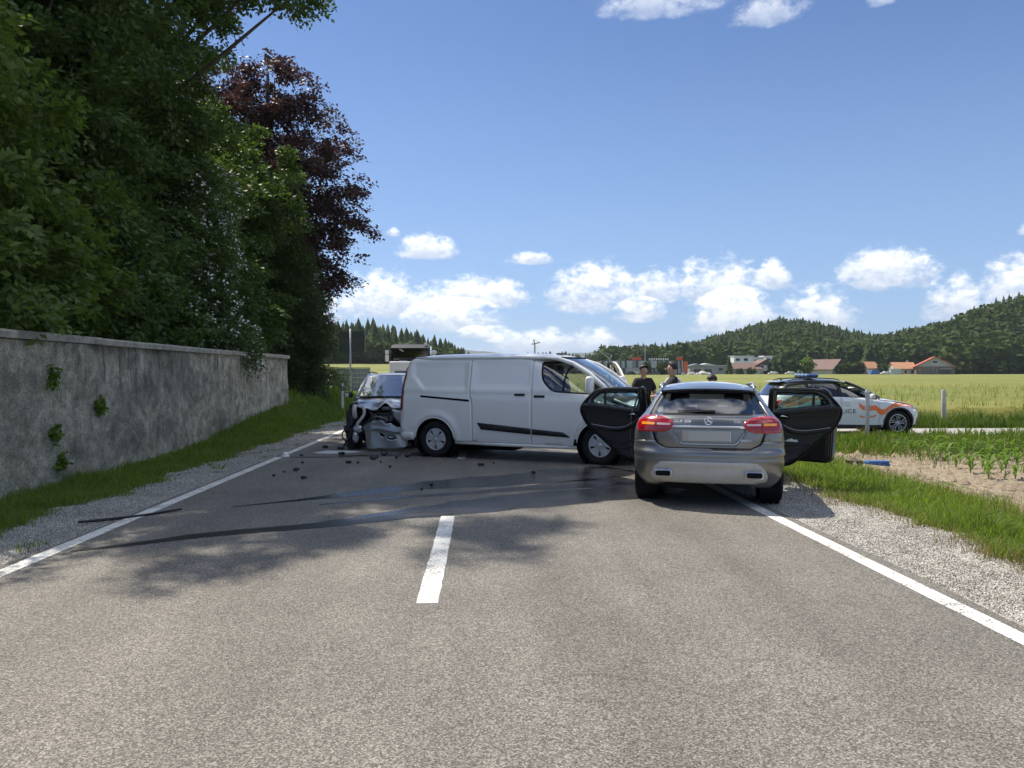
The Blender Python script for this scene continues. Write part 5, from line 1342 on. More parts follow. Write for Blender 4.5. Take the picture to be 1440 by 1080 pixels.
    for s in (1, -1):
        panel('quarter_panel', q if s > 0 else mirror(q), wr, P, car, holes=[qw if s > 0 else mirror(qw)], res=.045, thick=.02, crown=lambda u, v: .02 * math.exp(-((math.hypot(abs(u) - sr(0, v), v - .345) - .43) / .035) ** 2) if v < .82 else 0)
        panel('quarter_window', qw if s > 0 else mirror(qw), wr, 'glass_dark', car, res=.06, off=-.008)
    # --- rear screen
    gl = roundpoly([(-.655, 1.128), (.655, 1.128), (.60, 1.25), (.535, 1.365), (-.535, 1.365), (-.60, 1.25)], .03, 4)
    panel('rear_screen', gl, wr, 'glass_dark', car, res=.05, off=-.004)
    rimg = roundpoly([(-.69, 1.118), (.69, 1.118), (.655, 1.20), (.605, 1.29), (.55, 1.385), (-.55, 1.385), (-.605, 1.29), (-.655, 1.20)], .02, 3)
    ing = [(a * .955, 1.25 + (b - 1.25) * .93) for a, b in gl]
    panel('screen_surround', rimg, wr, 'black_plastic', car, holes=[ing], res=.05, off=-.010)
    # spoiler
    xs = np.linspace(-.585, .585, 21); b = MB(); vs = []
    for x in xs:
        k = (abs(x) / .585) ** 4; d = .05 * (x / .585) ** 2
        tip = -.235 + .07 * (x / .585) ** 2 + .05 * k; zt = 1.435 - .03 * (x / .585) ** 2
        vs += [(x, .02, zt + .012), (x, tip + .1, zt + .004), (x, tip, zt - .014), (x, tip + .012, zt - .034), (x, tip + .10, zt - .05), (x, .02, zt - .06)]
    fs = []
    for i in range(20):
        for k in range(5): fs.append([i * 6 + k, i * 6 + k + 1, (i + 1) * 6 + k + 1, (i + 1) * 6 + k])
    b.add(vs, fs); b.build('spoiler', P, car, smooth=30)
    b = MB()
    b.box((0, -.155, 1.373), (1.04, .10, .028), None, .01); b.build('spoiler_underside', 'dark_inside', car, smooth=None)
    # roof
    zr = interp([(-.12, 1.44), (.1, 1.463), (.4, 1.487), (.8, 1.502), (1.1, 1.497), (1.45, 1.468)])
    panel('roof', roundpoly([(-.585, -.08), (.585, -.08), (.60, .6), (.57, 1.45), (-.57, 1.45), (-.60, .6)], .03), lambda x, y: (x, y, zr(y) - .055 * (x / .6) ** 2 - .02 * (x / .6) ** 6), P, car, res=.09, thick=.02)
    for s in (-1, 1):
        b = MB(); b.tube([(s * .565, -.06, 1.415), (s * .57, .0, 1.438), (s * .58, .12, 1.456), (s * .595, .6, 1.478), (s * .585, 1.2, 1.468), (s * .575, 1.36, 1.45), (s * .57, 1.42, 1.425)], [.01, .013, .013, .013, .013, .013, .01], 8); b.build('roof_rail', 'satin', car, smooth=True)
        # cant rail, A, B, C pillars
        b = MB(); b.tube([(s * .60, .45, 1.42), (s * .615, .9, 1.435), (s * .60, 1.3, 1.42), (s * .66, 1.75, 1.26), (s * .72, 2.12, 1.08), (s * .80, 2.3, .98)], .035, 8); b.build('cant_rail', P, car, smooth=True)
        b = MB(); b.tube([(s * .79, 1.25, .25), (s * .80, 1.25, .7), (s * .78, 1.23, 1.0), (s * .68, 1.18, 1.25), (s * .60, 1.14, 1.42)], [.07, .06, .05, .04, .035], 8); b.build('centre_pillar', 'trim_black', car, smooth=40)
        b = MB(); b.box((s * .80, 1.25, .27), (.12, 1.9, .14), None, .03); b.build('sill', P, car, smooth=30)
    # front end
    zb = interp([(2.15, 1.04), (2.5, 1.0), (3.0, .93), (3.3, .84), (3.48, .72)])
    panel('bonnet', roundpoly([(-.74, 2.18), (.74, 2.18), (.76, 2.9), (.62, 3.4), (-.62, 3.4), (-.76, 2.9)], .08), lambda x, y: (x, y, zb(y) - .06 * (x / .75) ** 2), P, car, res=.1, thick=.02)
    wf, sf = sh.wf, sh.sf
    fb = [(sf(3.1, .62), .62), (sf(3.08, .30), .30), (sf(3.1, .21), .21)]
    fb = [(-a, b) for a, b in fb] + [(a, b) for a, b in fb[::-1]] + [(.6, .72), (-.6, .72)]
    panel('front_bumper', fb, wf, P, car, res=.06, thick=.02)
    for s in (1, -1):
        fa = circ(2.70, .345, .40, 172, 5)
        side_panel('front_wing', [(2.2, .3)] + fa + [(3.12, .60), (3.25, .75), (3.1, .88), (2.7, .965), (2.2, 1.0)], sh, P, car, s, res=.06, thick=.02)
        hl = [(.50, .62), (.82, .66), (.86, .74), (.74, .80), (.52, .74)]
        panel('headlamp', roundpoly(hl if s > 0 else mirror(hl), .03), wf, 'lamp_clear', car, res=.05, off=.012)
    panel('grille', roundpoly([(-.4, .5), (.4, .5), (.46, .68), (-.46, .68)], .04), wf, 'black_plastic', car, res=.06, off=.012)
    ws = interp([(1.42, 1.455), (1.75, 1.28), (2.18, 1.05)])
    panel('windscreen', roundpoly([(-.56, 1.44), (.56, 1.44), (.70, 2.16), (-.70, 2.16)], .04), lambda x, y: (x, y + .08 - .1 * (x / .7) ** 2, ws(y) - .0 * x), 'glass_clear', car, res=.1)
    # --- cabin
    b = MB(); b.box((0, 1.0, .31), (1.5, 3.0, .06)); b.build('floor', 'dark_inside', car, smooth=None)
    b = MB(); b.box((0, -.36, .62), (1.36, .55, .5), None, .04); b.build('boot_trim', 'dark_inside', car, smooth=None)
    b = MB(); b.box((0, 2.02, .84), (1.42, .42, .30), None, .09, 3); b.box((-.36, 1.84, 1.0), (.36, .2, .1), None, .04); b.build('dashboard', 'trim_black', car, smooth=40)
    b = MB(); b.tube([(-.36 + .19 * math.cos(k * math.pi / 12), 1.70 + .06 * math.sin(k * math.pi / 12), .95 + .18 * math.sin(k * math.pi / 12)) for k in range(24)], .016, 8, closed=True); b.box((-.36, 1.74, .95), (.14, .06, .1), None, .02); b.build('steering_wheel', 'trim_black', car, smooth=40)
    for x in (-.36, .36): seat(car, (x, 1.15, .36))
    b = MB(); b.box((0, .22, .46), (1.3, .5, .22), None, .07, 3); b.build('rear_bench', 'cloth_dark', car, smooth=40)
    M = Matrix.Translation((0, -.02, .55)) @ Matrix.Rotation(R(16), 4, 'X')
    b = MB(); b.box((0, 0, .28), (1.3, .16, .56), M, .07, 3); b.build('rear_backrest', 'cloth_dark', car, smooth=40)
    for x in (-.42, 0, .42):
        b = MB(); b.box((x, 0, .64), (.26, .1, .15), M, .045, 3); b.build('headrest', 'cloth_dark', car, smooth=40)
    b = MB(); b.box((0, 1.62, 1.35), (.24, .03, .07), None, .02); b.tube([(0, 1.62, 1.38), (0, 1.68, 1.45)], .012, 6); b.build('mirror', 'trim_black', car, smooth=40)
    # --- wiper, emblem, badges
    b = MB(); yb = lambda x, z: sh.rear(x, z) - .012
    b.tube([(.02, yb(.02, 1.150) - .02, 1.15), (-.12, yb(.12, 1.16) - .012, 1.163), (-.36, yb(.36, 1.15) - .004, 1.15)], [.018, .013, .006], 6); b.box((.04, yb(0, 1.15) - .012, 1.15), (.09, .03, .035), None, .01); b.build('wiper', 'black_plastic', car, smooth=40)
    e = MB(); ye = sh.rear(0, 1.03) - .014; e.tube([(.045 * math.cos(k * math.pi / 12), 0, .045 * math.sin(k * math.pi / 12)) for k in range(24)], .005, 6, closed=True)
    for k in range(3):
        a = math.pi / 2 + k * 2 * math.pi / 3; e.tube([(0, -.004, 0), (.045 * math.cos(a), 0, .045 * math.sin(a))], [.008, .003], 6)
    e.build('emblem', 'chrome', car, smooth=40, loc=(.0, ye, 1.045), rot=(R(-14), 0, 0))
    def badge(t, x, z, s):
        y = sh.rear(x, z) - .006; sl = (sh.rear(x + .01, z) - sh.rear(x - .01, z)) / .02; sz = (sh.rear(x, z + .01) - sh.rear(x, z - .01)) / .02
        lettering('badge', t, s, 'chrome', car, (x, y - .004, z), (R(90) - math.atan(sz), 0, math.atan(sl)))
    badge('GLA 200', -.30, 1.035, .05); badge('CDI', .335, 1.035, .045); badge('4MATIC', .43, .815, .034)
    # --- wheels and arches
    for x, y, s in ((-.785, 0, -1), (.785, 0, 1), (-.785, 2.70, -1), (.785, 2.70, 1)):
        wheel(car, (x, y, .345), .345, .235, .235, 'ten', s)
    for y in (0, 2.7):
        b = MB(); b.tube([(-.66, y, .34), (.66, y, .34)], .06, 8)
        for s in (-1, 1): b.lathe([(.40, s * .62), (.40, s * .86)], 24, 'x', Matrix.Translation((0, y, .345)))
        b.build('axle', 'dark_inside', car, smooth=40)
    b = MB(); b.box((0, 1.5, .23), (1.3, 2.6, .06)); b.build('underfloor', 'dark_inside', car, smooth=None)
    # --- open doors: u runs from the hinge outwards, z up; inside faces back
    def door(rear, s, hinge, ang):
        if rear:
            out = smoothpoly([(0, .32), (.13, .295), (.27, .305), (.40, .39), (.55, .53), (.70, .66), (.86, .80), (.955, .95), (.985, 1.06), (.95, 1.15), (.86, 1.255), (.76, 1.345), (.66, 1.388), (.4, 1.405), (.1, 1.40), (0, 1.385), (-.01, 1.0), (-.01, .6)], 5)
            win = roundpoly([(.075, 1.085), (.775, 1.165), (.79, 1.195), (.70, 1.30), (.62, 1.345), (.075, 1.355)], [.02, .02, .03, .05, .05, .02], 4); post = .60; L = .98
        else:
            out = roundpoly([(0, .30), (1.04, .30), (1.10, .36), (1.13, .95), (1.08, 1.36), (.98, 1.405), (.72, 1.36), (.42, 1.22), (.08, 1.02), (0, .98)], [.04, .05, .06, .1, .05, .06, .2, .2, .1, .05], 4)
            win = roundpoly([(.20, 1.06), (1.03, 1.10), (1.02, 1.31), (.95, 1.35), (.73, 1.31), (.45, 1.185)], .03, 4); post = None; L = 1.13
        curve = lambda z: .05 * (1 - ((z - .75) / .5) ** 2) if z < 1.0 else .04 - .32 * (z - 1.0)
        d = empty('door', hinge, 0); d.parent = car
        d.rotation_euler = (0, 0, ang * s)
        # local frame: +x = along the door away from the hinge (after the swing), +y = outer skin side
        def fo(u, z): return (s * u, curve(z) + .035, z)
        def fi(off):
            return lambda u, z: (s * u, curve(z) * .6 + off, z)
        k = 1 if s > 0 else -1
        def pan(nm, pl, fn, m, holes=(), thick=0., res=.05, flip=False, crown=None):
            me = panel_mesh(nm, pl, fn, holes, res, 0, None)
            o = link(nm, me, m, d, smooth=True)
            if thick:
                q = o.modifiers.new('solid', 'SOLIDIFY'); q.thickness = thick; q.offset = 0
            return o
        pan('outer_skin', out, fo, 'paint_grey', [win], .012, .06)
        ring = [(L / 2 + (a - L / 2) * .955, .85 + (b - .85) * .955) for a, b in out]
        pan('inner_frame', ring, fi(-.035), 'paint_black', [win], .06, .07)
        ring2 = [(L / 2 + (a - L / 2) * .90, .85 + (b - .85) * .915) for a, b in out]
        b = MB(); b.tube([(s * u, curve(z) * .6 - .066, z) for u, z in ring[::2]], .011, 6, closed=True); b.build('weather_seal', 'rubber', d, smooth=True)
        b = MB(); b.tube([(s * u, curve(z) * .6 - .05, z) for u, z in [(L / 2 + (a - L / 2) * .99, .85 + (q - .85) * .985) for a, q in out][::2]], .008, 6, closed=True); b.build('weather_seal', 'rubber', d, smooth=True)
        pan('window', [(a, b_) for a, b_ in win], fi(-.005), 'glass_green', [], .004, .12)
        if post:
            b = MB(); b.box((s * post, -.02, 1.25), (.028, .045, .24)); b.build('window_post', 'trim_black', d, smooth=None)
        # trim card: cut from the frame below the window
        zt = (lambda u: 1.06 + .11 * u) if rear else (lambda u: 1.035 + .04 * u)
        card = [p for p in ring2 if p[1] < zt(p[0]) - .02 and p[0] > .03]
        us = [p[0] for p in card]
        i = max(range(len(card)), key=lambda q: card[q][0] if card[q][1] > .7 else -1)
        lowr = sorted([p for p in card if p[1] <= card[i][1] + .001 and p[0] > .04], key=lambda p: p[0])
        um = card[i][0]
        card = [(.045, .37)] + [p for p in lowr if p[0] > .1] + [(um, zt(um) - .03), (um - .04, zt(um) - .012), (.045, zt(.045) - .012)]
        pan('trim_card', card, fi(-.082), 'trim_black', [], .03, .05)
        # sill roll, arm rest, pull, pocket, bright lines
        b = MB(); b.tube([(s * u, -.085, zt(u) - .03) for u in np.linspace(.06, um - .03, 8)], .022, 8); b.build('window_sill', 'black_plastic', d, smooth=True)
        ar = [(.10, .93), (.17, .86), (.30, .80), (.45, .785), (.60, .80), (um - .14, .83)]
        b = MB(); b.tube([(s * u, -.115, z) for u, z in smoothpoly(ar, 5, False)], [.02 + .018 * math.sin(math.pi * i / 25) for i in range(26)], 8); b.build('arm_rest', 'black_plastic', d, smooth=True)
        b = MB(); b.tube([(s * u, -.142, z + .025) for u, z in smoothpoly(ar[1:], 5, False)], .0035, 6); b.build('bright_line', 'satin', d, smooth=True)
        b = MB(); b.box((s * .17, -.105, 1.0), (.17, .012, .06), None, .006); b.build('handle_bowl', 'dark_inside', d, smooth=40)
        b = MB(); b.tube([(s * .11, -.118, .99), (s * .15, -.128, 1.012), (s * .24, -.122, .995)], [.008, .013, .007], 8); b.build('door_pull', 'chrome', d, smooth=True)
        ins = smoothpoly([(.22, .965), (um - .12, .985), (um - .10, .90), (um - .2, .86), (.32, .845), (.22, .90)], 4)
        b = MB(); b.tube([(s * u, -.1, z) for u, z in ins], .006, 6, closed=True); b.build('insert_seam', 'black_plastic', d, smooth=True)
        pk = smoothpoly([(.14, .56), (.3, .50), (.48, .54), (.52, .62), (.3, .585), (.15, .62)], 4)
        b = MB(); b.tube([(s * u, -.1, z) for u, z in pk], .012, 6, closed=True); b.build('door_pocket', 'black_plastic', d, smooth=True)
        if not rear:
            b = MB(); b.box((s * .16, .16, 1.04), (.12, .22, .14), None, .045, 3); b.build('door_mirror', 'paint_grey', d, smooth=40)
        b = MB(); b.box((s * (.82 if rear else .95), .1, .98 if rear else .93), (.17, .03, .025), None, .01); b.build('outer_handle', 'chrome', d, smooth=40)
        if rear and s > 0:
            b = MB(); Mx = Matrix.Translation((s * .27, -.12, .665)) @ Matrix.Rotation(R(12), 4, 'Y')
            b.prism([(-.08, -.025), (.1, .0), (.085, .03), (.03, .022), (.01, .035), (-.03, .015)], -.004, .004, 'xz', Mx); b.build('paper_slip', 'paper', d, smooth=None)
        return d
    door(True, 1, (.87, 1.27, 0), R(6)); door(True, -1, (-.87, 1.27, 0), R(6))
    door(False, 1, (.86, 2.28, 0), R(-33)); door(False, -1, (-.86, 2.28, 0), R(-83))
    return car
suv = grey_suv()
# ------------------------------------------------------------------ white panel van standing across the road
def white_van():
    hd = 114.43
    car = empty('panel_van', (-0.515, 15.307, 0), R(-hd), 'white panel van standing across the road, right side to the camera', 'van')
    def bump(y, z):
        b = 0.0
        for yc in (0, 3.25):      # soft wheel arch flares
            d = math.hypot(y - yc, z - .35); b += .022 * math.exp(-((d - .47) / .07) ** 2) * (z > .3)
        b += .008 * math.exp(-((z - 1.30) / .035) ** 2) - .006 * math.exp(-((z - 1.22) / .05) ** 2)
        return b
    sh = Shell([(.2, .90), (.3, .93), (.45, .955), (.7, .97), (1.0, .972), (1.25, .96), (1.5, .915), (1.7, .872), (1.82, .84), (1.9, .80), (1.95, .74), (1.985, .6)],
               [(.2, -.76), (.35, -.82), (.55, -.845), (.9, -.835), (1.3, -.80), (1.6, -.755), (1.8, -.70), (1.9, -.64), (1.96, -.55), (1.99, -.4)],
               [(.2, 4.08), (.35, 4.2), (.6, 4.22), (.8, 4.17), (.95, 4.02), (1.08, 3.75), (1.18, 3.5), (1.3, 3.3), (1.5, 3.02), (1.7, 2.72), (1.85, 2.45), (1.95, 2.1), (1.99, 1.8)], DR=.13, DF=.75, nr=2.4, nf=2.3, bump=bump)
    P = 'paint_white'; g = .004
    def press(y0, y1, z0, z1, r=.10, dep=.026):
        def c(u, v):
            dx = max(y0 - u, u - y1) ; dz = max(z0 - v, v - z1)
            # rounded rectangle distance, lower left corner cut on the slant
            d = max(dx, dz, ((y0 + .02 - u) + (z0 + .26 - v)) * .62 if y0 < 0 else -1)
            return -dep * (1 - float(ss(-.02, .02, d)))
        return c
    ra = lambda a0, a1, r=.425: circ(0, .345, r, a0, a1, 24)
    zt = 1.885
    for s in (1, -1):
        y1 = .80
        q = [(y1 - g, .325), (y1 - .01 - g, 1.0), (y1 - .06 - g, 1.2), (y1 - .06 - g, zt), (-.52, zt), (-.585, 1.84), (-.64, 1.74), (-.655, 1.6), (-.70, 1.1), (-.715, .62), (-.70, .36), (-.44, .335)] + ra(178, 0)[0:] + [(.45, .325)]
        side_panel('rear_quarter_panel', q, sh, P, car, s, res=.045, thick=.02, crown=press(-.50, .66, 1.30, 1.79))
        sd = [(y1 + g, .325), (1.98 - g, .315), (1.98 - g, zt), (y1 - .06 + g, zt), (y1 - .06 + g, 1.2), (y1 - .01 + g, 1.0)]
        side_panel('sliding_door' if s > 0 else 'side_panel', sd, sh, P, car, s, res=.05, thick=.02, crown=press(.82, 1.93, 1.34, 1.80))
        fa = circ(3.25, .345, .425, 180, 8, 22)
        # front cab door with window opening
        A = [(2.56, 1.865), (2.78, 1.76), (3.02, 1.60), (3.24, 1.42), (3.33, 1.32)]
        fd = [(1.98 + g, .315), (2.76, .30), (2.79, .44), (2.86, .62), (2.99, .80), (3.10, .93), (3.20, 1.10), (3.30, 1.26)] + A[::-1] + [(2.30, 1.885), (1.98 + g, zt)]
        win = roundpoly([(2.14, 1.82), (2.17, 1.47), (2.38, 1.275), (3.13, 1.235), (3.22, 1.28), (3.0, 1.52), (2.74, 1.715), (2.50, 1.815)], [.05, .12, .1, .06, .02, .2, .2, .12], 5)
        if s > 0:
            side_panel('cab_door', fd, sh, P, car, s, holes=[win], res=.05, thick=.03)
            side_panel('cab_window', win, sh, 'glass_cab', car, s, res=.08, off=-.012)
            win_in = [(2.66 + (a - 2.66) * .955, 1.53 + (b - 1.53) * .935) for a, b in win]
            side_panel('window_seal', [(2.66 + (a - 2.66) * 1.012, 1.53 + (b - 1.53) * 1.015) for a, b in win], sh, 'rubber', car, s, holes=[win_in], res=.06, off=.003, thick=.01)
            b = MB(); b.prism([(2.555, 1.265), (2.60, 1.262), (2.585, 1.80), (2.55, 1.81)], sh.side(2.6, 1.3) - .03, sh.side(2.6, 1.75) - .055, 'yz')
            bb = MB(); bb.tube([(sh.side(2.58, z) - .006, 2.58, z) for z in np.linspace(1.26, 1.80, 6)], .017, 6); bb.build('window_post', 'rubber', car, smooth=True)
        # wing ahead of the door
        wg = [(2.79 + g, .44), (2.86 + g, .62), (2.99 + g, .80), (3.10 + g, .93), (3.20 + g, 1.10), (3.31, 1.26), (3.45, 1.14), (3.70, 1.06), (3.95, .98), (4.02, .85), (3.95, .70), (3.80, .62), (3.70, .45)] + circ(3.25, .345, .425, 12, 168, 22)
        side_panel('front_wing', wg, sh, P, car, s, res=.05, thick=.02)
        # lower black moulding, one piece on each door
        for a in ([(.90, .69), (1.97, .605), (1.97, .50), (.98, .565)], [(1.99, .60), (2.58, .555), (2.72, .475), (2.68, .468), (1.99, .50)]):
            side_panel('rubbing_strip', roundpoly(a, .015, 3), sh, 'black_plastic', car, s, res=.06, off=.014, thick=.02)
        side_panel('door_track', roundpoly([(-.30, 1.185), (.735, 1.115), (.735, 1.075), (-.30, 1.15)], .01, 2), sh, 'dark_inside', car, s, res=.06, off=.004, thick=.004)
        for y, z in ((1.75, 1.215), (2.13, 1.19)):
            yy = y; b = MB(); x0 = sh.side(y, z)
            b.box((x0 * s + .006 * s, y, z), (.03, .21, .045), None, .014); b.build('handle_recess', 'black_plastic', car, smooth=40)
            b = MB(); b.box((x0 * s + .028 * s, y + .01, z + .006), (.022, .16, .026), None, .01); b.build('door_handle', 'black_plastic', car, smooth=40)
        # sill
        b = MB(); b.tube([(s * .90, .42, .30), (s * .915, 1.5, .29), (s * .905, 2.83, .285)], .035, 8); b.build('sill', P, car, smooth=True)
        # tall tail lamp on the rear corner
        tl = roundpoly([(-.82, .90), (-.69, .90), (-.645, 1.60), (-.665, 1.73), (-.765, 1.62)], .02, 3)
        side_panel('tail_lamp', tl, sh, 'lamp_red_deep', car, s, res=.03, off=.014, thick=.03)
        # flared arch lips, wheel wells
        for yc in (0, 3.25):
            b = MB(); b.tube([(s * (sh.side(y, z) - .004), y, z) for y, z in circ(yc, .345, .418, 176, 4, 22)], .014, 6); b.build('arch_lip', P if yc else P, car, smooth=True)
            b = MB(); b.lathe([(.42, s * .60), (.42, s * .945)], 28, 'x', Matrix.Translation((0, yc, .345))); b.lathe([(0, s * .60), (.42, s * .60)], 28, 'x', Matrix.Translation((0, yc, .345))); b.build('wheel_well', 'dark_inside', car, smooth=40)
        b = MB(); b.box((s * .86, -.42, .28), (.2, .02, .22)); b.build('mud_flap', 'rubber', car, smooth=None)
    # body corner at the rear, tail doors and bumper
    wr = sh.wr
    tl = [(-.78, .48), (.78, .48), (.78, 1.2), (.70, 1.80), (.62, 1.88), (-.62, 1.88), (-.70, 1.80), (-.78, 1.2)]
    panel('tail_doors', roundpoly(tl, .04), wr, P, car, res=.08, thick=.02)
    for s in (1, -1):
        cr = [(.785, .48), (.785, 1.2), (.705, 1.80), (.63, 1.885), (sh.sr(-.585, 1.86), 1.86), (sh.sr(-.64, 1.74), 1.74), (sh.sr(-.655, 1.6), 1.6), (sh.sr(-.70, 1.1), 1.1), (sh.sr(-.715, .62), .62), (sh.sr(-.71, .48), .48)]
        panel('corner_panel', cr if s > 0 else mirror(cr), wr, P, car, res=.05, thick=.02)
    bp = [(-sh.sr(-.45, .47), .47), (-sh.sr(-.45, .33), .33), (-.7, .30), (.7, .30), (sh.sr(-.45, .33), .33), (sh.sr(-.45, .47), .47)]
    panel('rear_bumper', bp, wr, P, car, res=.06, off=.012, thick=.02)
    # roof, with the drip channels
    zr = interp([(-.62, 1.90), (-.5, 1.945), (-.2, 1.975), (.5, 1.992), (1.4, 1.995), (2.1, 1.975), (2.45, 1.925), (2.62, 1.875)])
    panel('roof', roundpoly([(-.72, -.60), (.72, -.60), (.81, -.3), (.825, .5), (.815, 1.6), (.79, 2.25), (.70, 2.6), (-.70, 2.6), (-.79, 2.25), (-.815, 1.6), (-.825, .5), (-.81, -.3)], .12), lambda x, y: (x, y, zr(y) - .04 * (x / .82) ** 2 - .075 * (abs(x) / .82) ** 7), P, car, res=.08, thick=.02)
    for s in (-1, 1):
        b = MB(); b.tube([(s * .765, -.5, 1.895), (s * .815, -.1, 1.90), (s * .82, .6, 1.903), (s * .815, 1.6, 1.90), (s * .80, 2.2, 1.893)], .028, 8); b.build('cant_rail', P, car, smooth=True)
        b = MB(); b.tube([(s * .80, 2.2, 1.893), (s * .785, 2.45, 1.865), (s * .795, 2.72, 1.78), (s * .83, 3.02, 1.605), (s * .86, 3.28, 1.39), (s * .875, 3.46, 1.22)], [.03, .04, .045, .045, .045, .05], 8); b.build('windscreen_pillar', P, car, smooth=True)
    b = MB(); b.box((.1, 2.25, 1.975), (.1, .16, .03), None, .012); b.build('roof_aerial', 'black_plastic', car, smooth=40)
    # windscreen and bonnet
    ws = interp([(2.50, 1.905), (2.8, 1.755), (3.1, 1.565), (3.45, 1.29), (3.62, 1.16)])
    wsf = lambda x, y: (x, y + .10 - .22 * (x / .84) ** 2, ws(y))
    panel('windscreen', roundpoly([(-.72, 2.54), (.72, 2.54), (.84, 3.58), (-.84, 3.58)], .06), wsf, 'glass_screen', car, res=.09)
    b = MB(); b.tube([wsf(x, 2.53) for x in np.linspace(-.72, .72, 9)], .02, 6); b.build('screen_header', 'rubber', car, smooth=True)
    zb = interp([(3.5, 1.20), (3.7, 1.12), (3.95, 1.01), (4.1, .88)])
    panel('bonnet', roundpoly([(-.86, 3.48), (.86, 3.48), (.80, 3.85), (.6, 4.1), (-.6, 4.1), (-.80, 3.85)], .06), lambda x, y: (x, y, zb(y + .12 * (x / .85) ** 2) + .0), P, car, res=.08, thick=.02)
    wf, sf = sh.wf, sh.sf
    nose = [(sf(3.72, .62), .62), (sf(3.72, .30), .30)]
    nose = [(-a, b) for a, b in nose] + [(a, b) for a, b in nose[::-1]] + [(.7, .86), (-.7, .86)]
    panel('front_bumper', nose, wf, P, car, res=.07, thick=.02)
    panel('grille', roundpoly([(-.5, .48), (.5, .48), (.56, .74), (-.56, .74)], .06), wf, 'black_plastic', car, res=.07, off=.014)
    for s in (1, -1):
        hl = roundpoly([(.56, .72), (.80, .70), (sf(3.80, .80), .80), (sf(3.72, 1.0), 1.0), (.80, .93), (.60, .84)], .03)
        panel('headlamp', hl if s > 0 else mirror(hl), wf, 'lamp_clear', car, res=.05, off=.012, thick=.02)
    # left cab door stands open
    d = empty('cab_door_open', (-.95, 3.28, 0), 0); d.parent = car; d.rotation_euler = (0, 0, R(-62))
    c = lambda z: .04 - .14 * max(z - 1.2, 0) * 1.2
    def fo(u, z): return (-c(z) * -1 - .02, -u, z)
    out = roundpoly([(0, .33), (1.28, .33), (1.28, 1.84), (.95, 1.86), (.75, 1.83), (.45, 1.68), (.12, 1.42), (0, 1.28)], [.03, .03, .05, .1, .1, .2, .1, .05], 4)
    w2 = roundpoly([(.14, 1.29), (.92, 1.30), (1.16, 1.47), (1.16, 1.79), (.80, 1.79), (.50, 1.64)], .05, 4)
    for nm, off, m in (('outer_skin', -.02, P), ('door_trim', .05, 'black_plastic')):
        me = panel_mesh(nm, out, lambda u, z: (-.05 + off + .14 * max(z - 1.2, 0), -u, z), [w2], .07)
        o = link(nm, me, m, d, smooth=True); q = o.modifiers.new('solid', 'SOLIDIFY'); q.thickness = .03
    me = panel_mesh('window', w2, lambda u, z: (-.05 + .14 * max(z - 1.2, 0), -u, z), [], .1); link('window', me, 'glass_clear', d, smooth=True)
    # door mirrors
    for s in (1, -1):
        b = MB(); b.box((s * 1.115, 3.12, 1.40), (.20, .13, .31), None, .05, 3); m = b.build('door_mirror', P, car, smooth=40)
        b = MB(); b.box((s * 1.0, 3.14, 1.29), (.16, .09, .08), None, .03); b.build('mirror_arm', 'black_plastic', m, smooth=40)
        b = MB(); b.prism([(3.08, 1.27), (3.34, 1.29), (3.12, 1.47)], s * .925, s * .945, 'yz'); b.build('sail_panel', 'black_plastic', car, smooth=None)
    # cab inside: bulkhead, seats, dashboard, wheel
    b = MB(); b.box((0, 1.95, 1.1), (1.6, .05, 1.45)); b.build('bulkhead', 'engine_grey', car, smooth=None)
    b = MB(); b.box((0, 1.5, .36), (1.6, 4.2, .1)); b.build('floor', 'dark_inside', car, smooth=None)
    b = MB(); b.box((0, 3.42, 1.06), (1.62, .5, .28), None, .09, 3); b.build('dashboard', 'trim_black', car, smooth=40)
    b = MB(); b.tube([(-.4 + .2 * math.cos(k * math.pi / 12), 3.12 + .1 * math.sin(k * math.pi / 12), 1.18 + .17 * math.sin(k * math.pi / 12)) for k in range(24)], .016, 8, closed=True); b.build('steering_wheel', 'trim_black', car, smooth=40)
    for x in (-.45, .15, .55): seat(car, (x, 2.45, .72), back=R(10), w=.46, hb=.66)
    b = MB(); b.box((0, 1.6, .30), (1.5, 4.6, .1)); b.build('underfloor', 'dark_inside', car, smooth=None)
    b = MB(); b.box((.3, 1.1, .22), (.5, .8, .16), None, .05); b.build('tank', 'dark_inside', car, smooth=None)
    for x, y, s in ((-.83, 0, -1), (.83, 0, 1), (-.83, 3.25, -1), (.83, 3.25, 1)):
        wheel(car, (x, y, .345), .345, .215, .215, 'cover5', s, steer=R(-6) if y > 1 else 0)
    return car
van = white_van()
